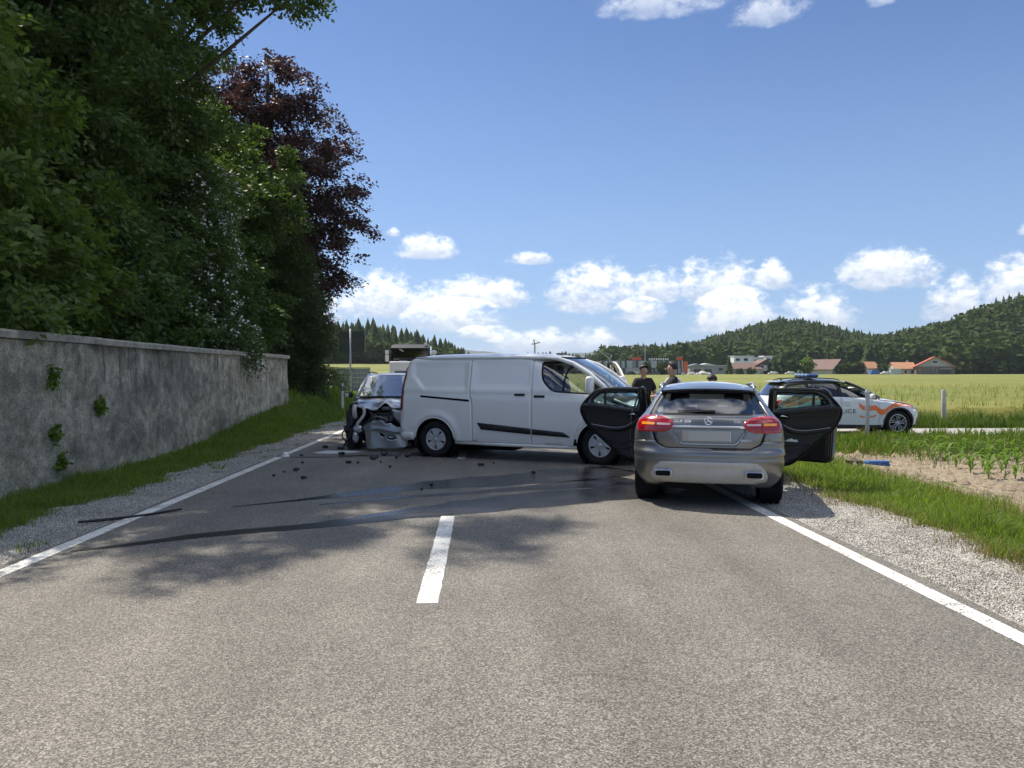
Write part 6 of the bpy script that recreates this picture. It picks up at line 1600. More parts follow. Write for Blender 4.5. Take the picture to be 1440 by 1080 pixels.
# ------------------------------------------------------------------ police SUV on the side lane
def police_suv():
    car = empty('police_car', (9.30, 22.28, -0.2 + .0), R(-90), 'white police SUV with orange flashes, black roof and blue light bar', 'car')
    def bump(y, z):
        b = 0.0
        for yc in (0, 2.76): b += .018 * math.exp(-((math.hypot(y - yc, z - .36) - .46) / .06) ** 2) * (z > .25)
        return b + .010 * math.exp(-((z - .98) / .03) ** 2) - .012 * math.exp(-((z - .45) / .12) ** 2) * (.5 < y < 2.3)
    sh = Shell([(.2, .86), (.3, .90), (.5, .925), (.75, .935), (.95, .925), (1.05, .905), (1.2, .845), (1.4, .755), (1.52, .69), (1.6, .62)],
               [(.2, -.86), (.4, -.96), (.7, -.97), (.95, -.93), (1.1, -.88), (1.3, -.78), (1.5, -.62), (1.6, -.5)],
               [(.2, 3.48), (.4, 3.60), (.6, 3.63), (.75, 3.58), (.86, 3.42), (.96, 3.0), (1.03, 2.5), (1.07, 2.25), (1.2, 1.95), (1.4, 1.55), (1.55, 1.15), (1.6, 1.0)], DR=.35, DF=.62, nr=2.6, nf=2.3, bump=bump)
    P = 'paint_police'; g = .004
    ra = circ(0, .36, .44, 182, -2, 20); fa = circ(2.76, .36, .44, 178, 0, 20)
    top = [(2.22, 1.09), (1.95, 1.24), (1.6, 1.42), (1.3, 1.52), (.9, 1.565), (.2, 1.565), (-.35, 1.52), (-.62, 1.46), (-.78, 1.30)]
    for s in (1, -1):
        rq = [(-.82, .30), (-.45, .25)] + [p for p in ra if p[0] < .25] + [(.30, .72), (.22, .86), (.06, 1.0), (.02, 1.14), (-.75, 1.17), (-.84, 1.1), (-.87, .8)]
        side_panel('rear_quarter', rq, sh, P, car, s, res=.05, thick=.02)
        rd = [(.30 + g, .70), (.37, .5), (.41, .28), (1.04 - g, .26), (1.06 - g, 1.115), (.02 + g, 1.14), (.06 + g, 1.0), (.22 + g, .86)]
        side_panel('rear_door', rd, sh, P, car, s, res=.05, thick=.02)
        fd = [(1.04 + g, .26), (2.14, .255), (2.20, .5), (2.17, .8), (2.12, 1.0), (2.10, 1.075), (1.06 + g, 1.115)]
        side_panel('front_door', fd, sh, P, car, s, res=.05, thick=.02)
        wg = [(2.145, .255), (2.31, .25)] + fa[1:-2] + [(3.22, .42), (3.28, .58), (3.22, .74), (3.18, .86), (2.75, .985), (2.25, 1.065), (2.105, 1.075), (2.125, 1.0), (2.175, .8), (2.205, .5)]
        side_panel('front_wing', wg, sh, P, car, s, res=.05, thick=.02)
        # black cladding round the arches and along the sill
        for yc, a0, a1 in ((0, 190, -6), (2.76, 186, -10)):
            o_ = circ(yc, .36, .455, a0, a1, 22); i_ = circ(yc, .36, .405, a1, a0, 22)
            side_panel('arch_cladding', o_ + i_, sh, 'black_plastic', car, s, res=.05, off=.008, thick=.02)
            b = MB(); b.lathe([(.42, s * .58), (.42, s * .89)], 28, 'x', Matrix.Translation((0, yc, .36))); b.lathe([(0, s * .58), (.42, s * .58)], 28, 'x', Matrix.Translation((0, yc, .36))); b.build('wheel_well', 'dark_inside', car, smooth=40)
        side_panel('sill_cladding', [(.42, .33), (.42, .20), (2.32, .19), (2.32, .31), (2.1, .30)], sh, 'black_plastic', car, s, res=.08, off=.008, thick=.03)
        # glass house: one black band with three panes
        w1 = roundpoly([(1.13, 1.135), (2.02, 1.10), (1.80, 1.275), (1.50, 1.435), (1.10, 1.50)], [.02, .02, .1, .15, .03], 4)
        w2 = roundpoly([(.10, 1.155), (1.02, 1.135), (1.0, 1.505), (.18, 1.50)], .03, 4)
        w3 = roundpoly([(-.66, 1.19), (.02, 1.16), (.09, 1.49), (-.40, 1.44)], .04, 4)
        side_panel('window_band', [(2.13, 1.08), (1.06, 1.12), (.02, 1.145), (-.76, 1.175)][::1] + top[::-1], sh, 'trim_black', car, s, holes=[w1, w2, w3], res=.06, thick=.02)
        for w, m in ((w1, 'glass_screen'), (w2, 'glass_dark'), (w3, 'glass_dark')): side_panel('window', w, sh, m, car, s, res=.08, off=-.008)
        side_panel('window_sticker', roundpoly([(-.36, 1.35), (-.16, 1.35), (-.16, 1.385), (-.36, 1.385)], .006, 2), sh, 'plate_white', car, s, res=.08, off=.006)
        b = MB(); b.box((s * 1.03, 1.92, 1.14), (.2, .10, .15), None, .05, 3); m = b.build('door_mirror', P, car, smooth=40)
        b = MB(); b.box((s * .93, 1.96, 1.085), (.12, .07, .04), None, .015); b.build('mirror_arm', 'trim_black', m, smooth=40)
        for y in (.20, 1.22):
            b = MB(); b.box((s * (sh.side(y, .98) + .018), y, .985), (.03, .2, .028), None, .012); b.build('door_handle', P, car, smooth=40)
        # orange flashes
        z_ = lambda pts: smoothpoly(pts, 4)
        side_panel('orange_flash', roundpoly([(1.575, .99), (1.60, .93), (1.70, .865), (1.80, .85), (1.80, .72), (1.68, .745), (1.585, .83)], .01, 2), sh, 'decal_orange', car, s, res=.05, off=.004)
        side_panel('orange_flash', [(1.84, .87), (2.0, .87), (2.08, .875), (2.17, .80), (2.25, .76), (2.34, .765), (2.47, .86), (2.62, .93), (2.85, .975), (3.05, .955), (3.2, .90), (3.2, .82), (3.0, .84), (2.8, .845), (2.6, .815), (2.46, .74), (2.37, .64), (2.26, .58), (2.15, .65), (2.06, .735), (1.95, .72), (1.84, .71)], sh, 'decal_orange', car, s, res=.05, off=.004)
        side_panel('orange_flash', [(1.60, .60), (1.70, .555), (1.80, .54), (1.80, .50), (1.68, .52), (1.60, .56)], sh, 'decal_orange', car, s, res=.05, off=.004)
        side_panel('orange_flash', [(1.86, .545), (2.0, .575), (2.1, .60), (2.08, .56), (1.98, .53), (1.86, .505)], sh, 'decal_orange', car, s, res=.05, off=.004)
        side_panel('orange_flash', [(-.84, .98), (-.55, .97), (-.3, .99), (.02, 1.08), (.45, 1.10), (.40, 1.03), (.1, .97), (-.2, .88), (-.5, .83), (-.84, .84)], sh, 'decal_orange', car, s, res=.05, off=.004)
        # lettering on the front door and the small crest over it
        tx = 1.245; x0 = sh.side(tx, .70) + .006
        lettering('door_lettering', 'POLICE', .165, 'letter_black', car, (s * x0, tx - .12 * 1, .70), (R(90), 0, R(90) * s), stretch=1.25)
        b = MB(); b.prism(roundpoly([(-.09, 0), (-.05, .03), (0, .02), (.05, .035), (.09, 0), (0, -.015)], .01, 2), 0, .004, 'yz', Matrix.Translation((s * (sh.side(1.25, .87) + .002), 1.25, .86)))
        b.build('door_crest', 'satin', car, smooth=None)
    # tail
    wr = sh.wr
    panel('tailgate', roundpoly([(-.66, .62), (.66, .62), (.70, .9), (.68, 1.14), (-.68, 1.14), (-.70, .9)], .04), wr, P, car, res=.07, thick=.02)
    panel('rear_screen', roundpoly([(-.66, 1.16), (.66, 1.16), (.53, 1.50), (-.53, 1.50)], .05), wr, 'glass_black', car, res=.07)
    for s in (1, -1):
        tl = roundpoly([(.50, .92), (.55, .83), (sh.sr(-.70, .86), .86), (sh.sr(-.58, .95), .95), (sh.sr(-.66, 1.03), 1.03), (.56, 1.02)], .02, 3)
        panel('tail_lamp', tl if s > 0 else mirror(tl), wr, 'lamp_red', car, res=.05, off=.012, thick=.02)
        cp = [(.68, 1.145), (.70, .9), (.665, .62), (sh.sr(-.84, .62), .62), (sh.sr(-.84, 1.15), 1.15)]
        panel('corner_panel', cp if s > 0 else mirror(cp), wr, P, car, res=.06, thick=.02)
        pil = [(.66, 1.16), (.53, 1.51), (sh.sr(-.60, 1.47), 1.47), (sh.sr(-.77, 1.18), 1.18)]
        panel('rear_pillar', pil if s > 0 else mirror(pil), wr, 'paint_black', car, res=.06, thick=.02)
    bp = [(-sh.sr(-.45, .58), .58), (-sh.sr(-.45, .30), .30), (-.7, .24), (.7, .24), (sh.sr(-.45, .30), .30), (sh.sr(-.45, .58), .58)]
    panel('rear_bumper', bp, wr, P, car, res=.07, off=.006, thick=.02)
    b = MB(); xs = np.linspace(-.58, .58, 11); vs = []
    for x in xs: vs += [(x, -.42, 1.585), (x, -.72 + .1 * (x / .58) ** 2, 1.545), (x, -.70 + .1 * (x / .58) ** 2, 1.525), (x, -.42, 1.53)]
    b.add(vs, [[i * 4 + k, i * 4 + k + 1, i * 4 + k + 5, i * 4 + k + 4] for i in range(10) for k in range(3)]); b.build('spoiler', 'paint_black', car, smooth=30)
    # roof, rails, light bar
    zr = interp([(-.5, 1.575), (-.2, 1.615), (.3, 1.645), (.8, 1.64), (1.2, 1.60), (1.45, 1.545)])
    panel('roof', roundpoly([(-.62, -.48), (.62, -.48), (.66, .4), (.62, 1.42), (-.62, 1.42), (-.66, .4)], .08), lambda x, y: (x, y, zr(y) - .04 * (x / .66) ** 2 - .03 * (abs(x) / .66) ** 6), 'paint_black', car, res=.09, thick=.03)
    for s in (-1, 1):
        b = MB(); b.tube([(s * .60, -.36, 1.585), (s * .61, -.2, 1.63), (s * .63, .4, 1.665), (s * .615, 1.0, 1.64), (s * .60, 1.15, 1.60)], .016, 8); b.build('roof_rail', 'paint_black', car, smooth=True)
        b = MB(); b.tube([(s * .62, 1.3, 1.55), (s * .66, 1.6, 1.44), (s * .73, 1.95, 1.26), (s * .80, 2.25, 1.08)], .035, 8); b.build('windscreen_pillar', 'paint_black', car, smooth=True)
    b = MB(); b.tube([(0, -.32, 1.60), (0, -.40, 1.66)], [.02, .008], 6); b.build('roof_aerial', 'paint_black', car, smooth=True)
    b = MB(); b.box((0, .42, 1.735), (1.02, .34, .10), None, .045, 3); lb = b.build('light_bar', 'beacon_blue', car, smooth=40)
    b = MB(); b.box((0, .42, 1.675), (.94, .28, .04), None, .01); b.build('light_bar_base', 'black_plastic', lb, smooth=None)
    for x in (-.36, -.12, .12, .36):
        b = MB(); b.box((x, .42, 1.745), (.16, .36, .075), None, .03, 3); b.build('beacon', 'beacon_clear', lb, smooth=40)
    # front
    ws = interp([(1.40, 1.56), (1.8, 1.34), (2.25, 1.08)])
    panel('windscreen', roundpoly([(-.60, 1.42), (.60, 1.42), (.74, 2.22), (-.74, 2.22)], .04), lambda x, y: (x, y + .1 - .14 * (x / .74) ** 2, ws(y)), 'glass_screen', car, res=.1)
    zb = interp([(2.2, 1.09), (2.6, 1.055), (3.1, .97), (3.4, .86), (3.52, .76)])
    panel('bonnet', roundpoly([(-.82, 2.2), (.82, 2.2), (.82, 2.9), (.66, 3.4), (-.66, 3.4), (-.82, 2.9)], .1), lambda x, y: (x, y, zb(y) - .05 * (x / .82) ** 2), P, car, res=.09, thick=.02)
    wf, sf = sh.wf, sh.sf
    nb = [(sf(3.2, .60), .60), (sf(3.2, .28), .28)]
    nb = [(-a, b) for a, b in nb] + [(a, b) for a, b in nb[::-1]] + [(.6, .74), (-.6, .74)]
    panel('front_bumper', nb, wf, P, car, res=.07, thick=.02)
    panel('grille', roundpoly([(-.44, .52), (.44, .52), (.5, .74), (-.5, .74)], .04), wf, 'black_plastic', car, res=.07, off=.012)
    for s in (1, -1):
        hl = roundpoly([(.52, .66), (.72, .66), (sf(3.36, .72), .72), (sf(3.14, .83), .83), (.70, .80), (.54, .76)], .02, 3)
        panel('headlamp', hl if s > 0 else mirror(hl), wf, 'lamp_clear', car, res=.05, off=.012, thick=.02)
        vt = roundpoly([(.66, .34), (.80, .34), (sf(3.36, .52), .52), (.74, .54)], .02, 3)
        panel('air_intake', vt if s > 0 else mirror(vt), wf, 'black_plastic', car, res=.05, off=.010)
    b = MB(); b.box((0, 1.2, .30), (1.6, 4.2, .1)); b.build('underfloor', 'dark_inside', car, smooth=None)
    b = MB(); b.box((0, 2.15, .95), (1.5, .4, .26), None, .08, 3); b.build('dashboard', 'trim_black', car, smooth=40)
    for x in (-.4, .4): seat(car, (x, 1.15, .45))
    b = MB(); b.box((0, .15, .55), (1.36, .5, .2), None, .06); b.box((0, -.1, .9), (1.36, .16, .6), None, .06); b.build('rear_bench', 'cloth_dark', car, smooth=40)
    for x, y, s in ((-.80, 0, -1), (.80, 0, 1), (-.80, 2.76, -1), (.80, 2.76, 1)):
        wheel(car, (x, y, .36), .36, .235, .262, 'twin', s, mats=('satin', 'alloy_dark'))
    return car
police_suv()
# ------------------------------------------------------------------ wrecked silver car behind the van's tail
def wreck():
    ox, oy = -2.02, 19.0
    car = empty('wrecked_car', (ox, oy, 0), R(180), 'silver car with its front smashed open behind the tail of the van', 'car')
    sh = Shell([(.2, .80), (.35, .86), (.55, .88), (.8, .885), (.98, .86), (1.06, .83), (1.2, .77), (1.4, .68), (1.52, .62), (1.6, .55)],
               [(.2, -.7), (.5, -.82), (.9, -.8), (1.1, -.72), (1.4, -.5), (1.6, -.3)],
               [(.2, 3.3), (.45, 3.42), (.65, 3.42), (.8, 3.35), (.92, 3.1), (1.0, 2.5), (1.06, 2.1), (1.3, 1.7), (1.5, 1.35), (1.6, 1.1)], DR=.4, DF=.6)
    # van tail plane in this car's frame: everything beyond it is pushed back by the crash
    vf = Vector((.9104, -.4137)); vc = Vector((-1.66, 14.79))
    def crush(o, marg=.05):
        for v in o.data.vertices:
            w = Vector((ox - v.co.x, oy - v.co.y)); d = (w - vc).dot(vf) + marg
            if d > 0:
                w -= vf * d; v.co.x, v.co.y = ox - w.x, oy - w.y; v.co.z += random.uniform(-.02, .02)
        o.data.update(); return o
    P = 'paint_silver'; g = .004
    rnd = random.Random(4)
    # bonnet: buckled, front edge folded up with a peak left of the middle
    zb = interp([(2.0, 1.07), (2.4, 1.035), (2.75, .985), (2.95, .93), (3.05, .88), (3.12, .84)])
    def bon(x, y):
        t = max(0, (y - 2.15) / 1.0)
        z = zb(y) - .05 * (x / .8) ** 2
        z += t * (.10 * math.exp(-((x - .02) / .11) ** 2) - .05 * math.exp(-((x - .30) / .14) ** 2) + .012 * math.sin(x * 9 + y * 3) + .02 * abs(math.sin(x * 5.3 + 1.1 + y * 2)))
        z += t * t * .012 * math.sin(y * 14 + x * 6) * (x > -.2)
        return (x, y - .10 * math.exp(-((x - .02) / .10) ** 2) * t + .05 * math.sin(x * 7) * t, z)
    crush(panel('bonnet', [(-.78, 2.02), (.75, 2.02), (.69, 2.6), (.66, 2.98), (.55, 3.06), (.40, 3.02), (.2, 3.10), (.05, 3.04), (-.12, 3.10), (-.3, 3.05), (-.5, 3.1), (-.74, 2.98), (-.8, 2.6)], bon, P, car, res=.035, thick=.012, smooth=40))
    ws = interp([(1.30, 1.57), (1.65, 1.35), (2.08, 1.07)])
    wfn = lambda x, y: (x, y + .1 - .14 * (x / .72) ** 2, ws(y))
    panel('windscreen', roundpoly([(-.62, 1.33), (.62, 1.33), (.74, 2.04), (-.74, 2.04)], .04), wfn, 'glass_sky', car, res=.1)
    zr = interp([(-.4, 1.50), (0, 1.57), (.6, 1.615), (1.0, 1.61), (1.36, 1.565)])
    panel('roof', roundpoly([(-.6, -.4), (.6, -.4), (.66, .4), (.63, 1.34), (-.63, 1.34), (-.66, .4)], .06), lambda x, y: (x, y, zr(y) - .03 * (x / .65) ** 2 - .03 * (abs(x) / .65) ** 6), P, car, res=.1, thick=.02)
    for s in (1, -1):
        b = MB(); b.tube([(s * .62, -.3, 1.54), (s * .665, .4, 1.575), (s * .645, 1.2, 1.56), (s * .67, 1.5, 1.45), (s * .74, 1.85, 1.22), (s * .80, 2.1, 1.05)], .032, 8); b.build('roof_pillar', P, car, smooth=True)
        b = MB(); b.tube([(s * .62, -.2, 1.60), (s * .65, .5, 1.635), (s * .63, 1.15, 1.62)], .014, 6); b.build('roof_rail', 'black_plastic', car, smooth=True)
        # flank: door panels and rear quarter in one run with the glass above
        fl = [(-.5, .3)] + circ(0, .33, .38, 175, 5, 16) + [(1.0, .28), (2.0, .28), (2.12, .6), (2.05, 1.04), (-.68, 1.1), (-.72, .6)]
        side_panel('flank', fl, sh, P, car, s, res=.07, thick=.02)
        gl = [(-.6, 1.12), (1.98, 1.07), (1.6, 1.36), (1.25, 1.52), (.2, 1.55), (-.4, 1.48)]
        side_panel('side_glass', gl, sh, 'glass_black', car, s, res=.08)
        b = MB(); b.box((s * 1.0, 1.86, 1.12), (.2, .1, .13), None, .04, 3); b.build('door_mirror', P if s < 0 else 'black_plastic', car, smooth=40)
    b = MB(); b.box((1.02, 1.92, 1.12), (.09, .02, .09)); b.build('mirror_glass', 'chrome', car, smooth=None)
    panel('tail', [(-.8, .3), (.8, .3), (.75, 1.1), (-.75, 1.1)], sh.wr, P, car, res=.1, thick=.02)
    panel('rear_screen', [(-.7, 1.1), (.7, 1.1), (.55, 1.5), (-.55, 1.5)], sh.wr, 'glass_black', car, res=.1)
    # right wing (left in the picture): torn, only the upper edge left
    crush(side_panel('front_wing', [(2.06, .92), (2.12, 1.03), (2.35, 1.02), (2.5, .96), (2.45, .86), (2.25, .80)], sh, P, car, 1, res=.05, thick=.012))
    crush(side_panel('front_wing', [(2.06, .4), (2.12, 1.03), (2.6, 1.0), (3.1, .9), (3.25, .7)] + circ(2.65, .33, .38, 20, 165, 12), sh, P, car, -1, res=.05, thick=.012))
    # engine bay
    b = MB(); b.box((0, 2.35, .58), (1.5, .5, .7)); b.build('bulkhead', 'dark_inside', car, smooth=None)
    b = MB(); b.box((.02, 2.78, .62), (.62, .34, .42), None, .05); b.box((-.1, 2.84, .86), (.42, .3, .08), None, .03); b.box((.3, 2.88, .5), (.2, .22, .24), None, .04)
    crush(b.build('engine', 'engine_grey', car, smooth=35))
    b = MB()
    for k in range(9):
        b.box((-.42 + k * .105 + rnd.uniform(-.02, .02), 3.02 + rnd.uniform(-.03, .02), .58), (.012, .03, .40), Matrix.Translation((0, 0, 0)) @ Matrix.Rotation(rnd.uniform(-.1, .1), 4, 'Y'))
    b.box((0, 3.0, .80), (1.3, .05, .05), Matrix.Rotation(R(3), 4, 'Y')); crush(b.build('radiator', 'dark_inside', car, smooth=None))
    def pipe(pts, r, m, nm): 
        q = MB(); q.tube(smoothpoly(pts, 6, False), r, 8); crush(q.build(nm, m, car, smooth=True))
    pipe([(.66, 2.98, .92), (.665, 3.05, .84), (.66, 3.04, .74), (.65, 3.0, .68)], .05, 'hose_pale', 'washer_neck')
    pipe([(.50, 3.0, .90), (.46, 3.08, .86), (.45, 3.1, .76), (.50, 3.12, .66), (.58, 3.12, .56), (.60, 3.1, .48)], .034, 'hose_pale', 'coolant_hose')
    pipe([(.34, 3.05, .80), (.28, 3.14, .70), (.36, 3.16, .60), (.50, 3.14, .52)], .025, 'black_plastic', 'cable_loom')
    pipe([(.2, 3.1, .78), (.0, 3.16, .74), (-.2, 3.12, .80), (-.45, 3.05, .78)], .022, 'black_plastic', 'cable_loom')
    pipe([(.1, 3.1, .5), (-.05, 3.2, .62), (.15, 3.18, .7), (.32, 3.12, .66)], .02, 'engine_grey', 'cable_loom')
    pipe([(.72, 3.05, .66), (.78, 3.12, .5), (.72, 3.16, .36), (.8, 3.2, .2), (.86, 3.2, .08)], .02, 'black_plastic', 'cable_loom')
    pipe([(.70, 3.0, .5), (.86, 3.1, .42), (.9, 3.16, .3), (.82, 3.22, .2)], .014, 'black_plastic', 'cable_loom')
    # dark torn liner, lamp hanging by its cable, crumpled inner wing
    def scrap(nm, m, c, r, seed, j=.35, sub=2):
        random.seed(seed); q = MB(); q.ico((0, 0, 0), r, sub, jig=j); return crush(q.build(nm, m, car, smooth=None, loc=(0, 0, 0)) if False else link(nm, q_move(q, c), m, car))
    def q_move(q, c):
        q.v = [(a + c[0], b_ + c[1], z + c[2]) for a, b_, z in q.v]; return q.mesh('scrap')
    scrap('torn_liner', 'black_plastic', (.74, 2.95, .62), (.10, .16, .26), 1); scrap('torn_liner', 'black_plastic', (.70, 3.0, .22), (.13, .14, .2), 2); scrap('torn_liner', 'black_plastic', (.80, 3.02, .40), (.08, .1, .16), 3)
    scrap('headlamp_remains', 'lamp_clear', (.57, 3.16, .44), (.10, .07, .075), 5, .2); scrap('headlamp_remains', 'lamp_clear', (.62, 3.18, .27), (.07, .06, .11), 6, .2)
    scrap('torn_liner', 'dark_inside', (.2, 2.9, .32), (.5, .18, .2), 7, .15); scrap('torn_liner', 'dark_inside', (-.35, 2.85, .4), (.4, .18, .3), 8, .15)
    # bumper skin, pulled off its mounts and leaning
    def bf(u, z):
        x = .46 - u; k = u / 1.1
        y = 3.34 + .10 * math.sin(min(k, 1) * 2.4) - .16 * max(0, .16 - u) ** .5 + .012 * math.sin(u * 9 + z * 5) + .10 * (.55 - z) * .4 + .02 * math.exp(-((z - .44) / .03) ** 2)
        return (x, y, z + .03 * math.sin(u * 6))
    bo = [(.0, .50), (.045, .40), (.075, .28), (.08, .14), (.09, .03), (.3, .02), (.6, .06), (.95, .12), (1.0, .40), (.92, .50), (.74, .53), (.60, .60), (.50, .565), (.42, .62), (.30, .60), (.22, .60), (.10, .56)]
    hole = [(.36, .36), (.44, .345), (.47, .30), (.44, .28), (.38, .30)]
    h2 = [(.52, .32), (.66, .36), (.72, .30), (.62, .25), (.54, .26)]
    crush(panel('front_bumper', bo, bf, P, car, holes=[hole, h2], res=.028, thick=.01), .02)
    scrap('fog_lamp', 'lamp_clear', (-.15, 3.40, .31), (.09, .04, .05), 9, .25); scrap('fog_lamp', 'dark_inside', (.05, 3.36, .32), (.05, .03, .04), 10, .25)
    crush(panel('wing_shard', [(0, .86), (.05, .70), (.16, .56), (.30, .52), (.34, .70), (.2, .82)], lambda u, z: (-.12 - u, 3.22 + .2 * u * (z - .5), z), P, car, res=.05, thick=.01))
    b = MB(); b.box((0, 1.0, .26), (1.5, 3.2, .08)); b.build('underfloor', 'dark_inside', car, smooth=None)
    b = MB(); b.box((0, 1.9, .95), (1.4, .3, .25), None, .08); b.build('dashboard', 'trim_black', car, smooth=40)
    for x in (-.36, .36): seat(car, (x, 1.05, .42))
    for x, y, s in ((-.77, 0, -1), (.77, 0, 1), (-.6, 2.45, -1)): wheel(car, (x, y, .33), .33, .21, .21, 'ten', s)
    wheel(car, (.70, 2.78, .325), .325, .21, .21, 'ten', 1, steer=R(24))
    return car
wreck()
# ------------------------------------------------------------------ lorry parked beyond the wreck
simple('post_white', (0.78, 0.78, 0.76), 0.5, var=.08, vscale=12); simple('post_black', (0.02, 0.02, 0.02), 0.5); simple('reflector', (0.7, 0.72, 0.75), 0.15, metal=.5)
simple('sign_back_shade', (0.075, 0.08, 0.078), 0.6, metal=.3, var=.15, vscale=4); simple('galv', (0.42, 0.43, 0.44), 0.45, metal=.6, var=.2, vscale=8); simple('grey_board', (0.23, 0.235, 0.25), 0.8, var=.2, vscale=3); simple('concrete', (0.42, 0.41, 0.38), 0.9, var=.2, vscale=6, bump=.4, bscale=40)
simple('skin', (0.46, 0.27, 0.2), 0.55); simple('shirt_black', (0.012, 0.012, 0.014), 0.85, var=.2, vscale=20); simple('trousers', (0.02, 0.022, 0.03), 0.85, var=.2, vscale=20); simple('hair_dark', (0.018, 0.013, 0.01), 0.6); simple('hair_brown', (0.045, 0.028, 0.018), 0.6); simple('vest_white', (0.72, 0.74, 0.76), 0.7); simple('shoe', (0.015, 0.015, 0.016), 0.6)
simple('debris_black', (0.014, 0.014, 0.015), 0.6, var=.3, vscale=30); simple('debris_blue', (0.03, 0.12, 0.36), 0.5); simple('debris_brown', (0.13, 0.1, 0.07), 0.9); simple('powder', (0.5, 0.52, 0.55), 0.95, var=.25, vscale=30, bump=.6, bscale=80)
sheet('lay_by', np.linspace(-8.2, -4.0, 10), np.linspace(42, 64, 12), -.006, 'side_asphalt')
def lorry():
    o = empty('lorry', (-4.44, 48, 0), R(180), 'white lorry with dark windscreen and sun visor parked behind the crash', 'lorry')
    b = MB(); b.box((0, 1.0, 1.55), (2.4, 2.0, 1.5), None, .08, 3); b.build('cab_front', 'paint_white', o, smooth=40)
    b = MB(); b.box((0, -.1, 2.75), (2.36, 1.7, 1.15), None, .08, 3); b.build('cab_roof', 'paint_black', o, smooth=40)
    b = MB(); M = Matrix.Translation((0, .98, 2.68)) @ Matrix.Rotation(R(-7), 4, 'X'); b.box((0, -.08, 0), (2.2, .06, .95), M, .02); b.build('windscreen', 'glass_black', o, smooth=None)
    for s in (-1, 1):
        b = MB(); b.box((s * 1.16, .86, 2.68), (.09, .2, 1.0)); b.build('windscreen_pillar', 'paint_black', o, smooth=None)
        b = MB(); b.box((s * 1.44, 1.08, 2.88), (.22, .12, .24), None, .03); m = b.build('mirror', 'paint_white', o, smooth=40)
        b = MB(); b.box((s * 1.44, 1.08, 2.52), (.22, .12, .42), None, .03); b.build('mirror_lower', 'paint_white', m, smooth=40)
        b = MB(); b.tube([(s * 1.18, .95, 3.0), (s * 1.44, 1.0, 3.0), (s * 1.44, 1.0, 2.4), (s * 1.18, .95, 2.35)], .025, 6); b.build('mirror_bracket', 'black_plastic', m, smooth=True)
        b = MB(); b.box((s * .9, 2.03, 1.0), (.42, .06, .2), None, .03); b.build('headlamp', 'lamp_clear', o, smooth=40)
        for y in (.9, -3.2):
            wheel(o, (s * 1.05, y, .5), .5, .3, .29, 'ten', s)
    b = MB(); M = Matrix.Translation((0, 1.2, 3.22)) @ Matrix.Rotation(R(-24), 4, 'X'); b.box((0, 0, 0), (2.3, .5, .05), M); b.build('sun_visor', 'trim_black', o, smooth=None)
    b = MB(); b.box((0, .1, 3.36), (2.1, .9, .09), None, .03); b.build('roof_deflector', 'panel_mid', o, smooth=40)
    for x, z in ((-.95, 3.36),):
        b = MB(); b.lathe([(0, .06), (.1, .05), (.11, -.02), (.09, -.06), (0, -.06)], 14, 'y'); b.build('roof_lamp', 'post_white', o, smooth=40, loc=(x, 1.15, z))
    b = MB(); b.tube([(-1.3, -.4, 2.6), (-1.45, -.4, 2.95)], .03, 6); b.lathe([(0, .04), (.13, .03), (.13, -.03), (0, -.04)], 14, 'y', Matrix.Translation((-1.42, -.35, 2.92))); b.build('side_lamp', 'post_white', o, smooth=40)
    b = MB(); b.box((.45, 1.02, 2.35), (.5, .02, .05), Matrix.Rotation(R(0), 4, 'X')); b.box((.55, 1.06, 3.0), (.3, .02, .07), Matrix.Translation((.55, 0, 3.0)) @ Matrix.Rotation(R(-28), 4, 'Y') @ Matrix.Translation((-.55, 0, -3.0))); b.build('cab_curtain', 'post_white', o, smooth=None)
    b = MB(); b.box((0, 2.04, 1.45), (1.7, .05, .5), None, .03); b.build('grille', 'black_plastic', o, smooth=None)
    b = MB(); b.box((0, 1.98, .62), (2.4, .3, .4), None, .05); b.build('bumper', 'paint_white', o, smooth=40)
    b = MB(); b.box((0, -2.2, .95), (2.3, 5.0, .2)); b.build('chassis', 'dark_inside', o, smooth=None)
    b = MB(); b.box((0, -3.4, 1.5), (2.4, 4.0, .9), None, .04); b.build('load_bed', 'panel_mid', o, smooth=None)
lorry()

# ------------------------------------------------------------------ signs and posts on the verge
def sign():
    z0 = float(T(-8.66, 50)); o = empty('traffic_sign', (-8.66, 50, z0), 0, 'back of a rectangular traffic sign, coloured dark for shade, on a grey post', 'traffic sign')
    b = MB(); b.tube([(0, 0, -.2), (0, 0, 4.5 - z0)], .06, 10); b.build('post', 'galv', o, smooth=True)
    b = MB(); b.box((.075, .1, 3.655 - z0), (1.80, .03, 1.44), None, .012); p = b.build('panel', 'sign_back_shade', o, smooth=None)  # grey panel coloured near black for the shade on its back
    for z in (3.2, 4.12):
        b = MB(); b.box((.075, .065, z - z0), (1.72, .04, .06)); b.build('rail', 'sign_back_shade', p, smooth=None)
    for x in (-.8, .95):
        b = MB(); b.box((x, .07, 3.655 - z0), (.03, .05, 1.44)); b.build('edge_profile', 'galv', p, smooth=None)
sign()
def boards():
    z0 = float(T(-9.6, 56)); o = empty('board_fence', (-9.6, 56, z0), 0, 'grey boarded screen standing behind the traffic sign', 'screen')
    for k in range(5):
        for i in range(3):
            b = MB(); b.box((-.87 + i * .865, random.uniform(-.008, .008), .42 + k * .335 - z0 * 0), (.855, .06, .325), None, .008, 1); b.build('board', 'grey_board', o, smooth=None)
    for x in (-1.3, 0, 1.3):
        b = MB(); b.box((x, .08, .95), (.08, .08, 2.1)); b.build('post', 'galv', o, smooth=None)
    b = MB(); b.box((0, 0, 1.97), (2.66, .1, .05)); b.build('top_rail', 'panel_dark', o, smooth=None)
boards()
b = MB(); b.tube([(-10.1, 47, float(T(-10.1, 47)) - .1), (-9.31, 47.2, 1.55)], .035, 8)
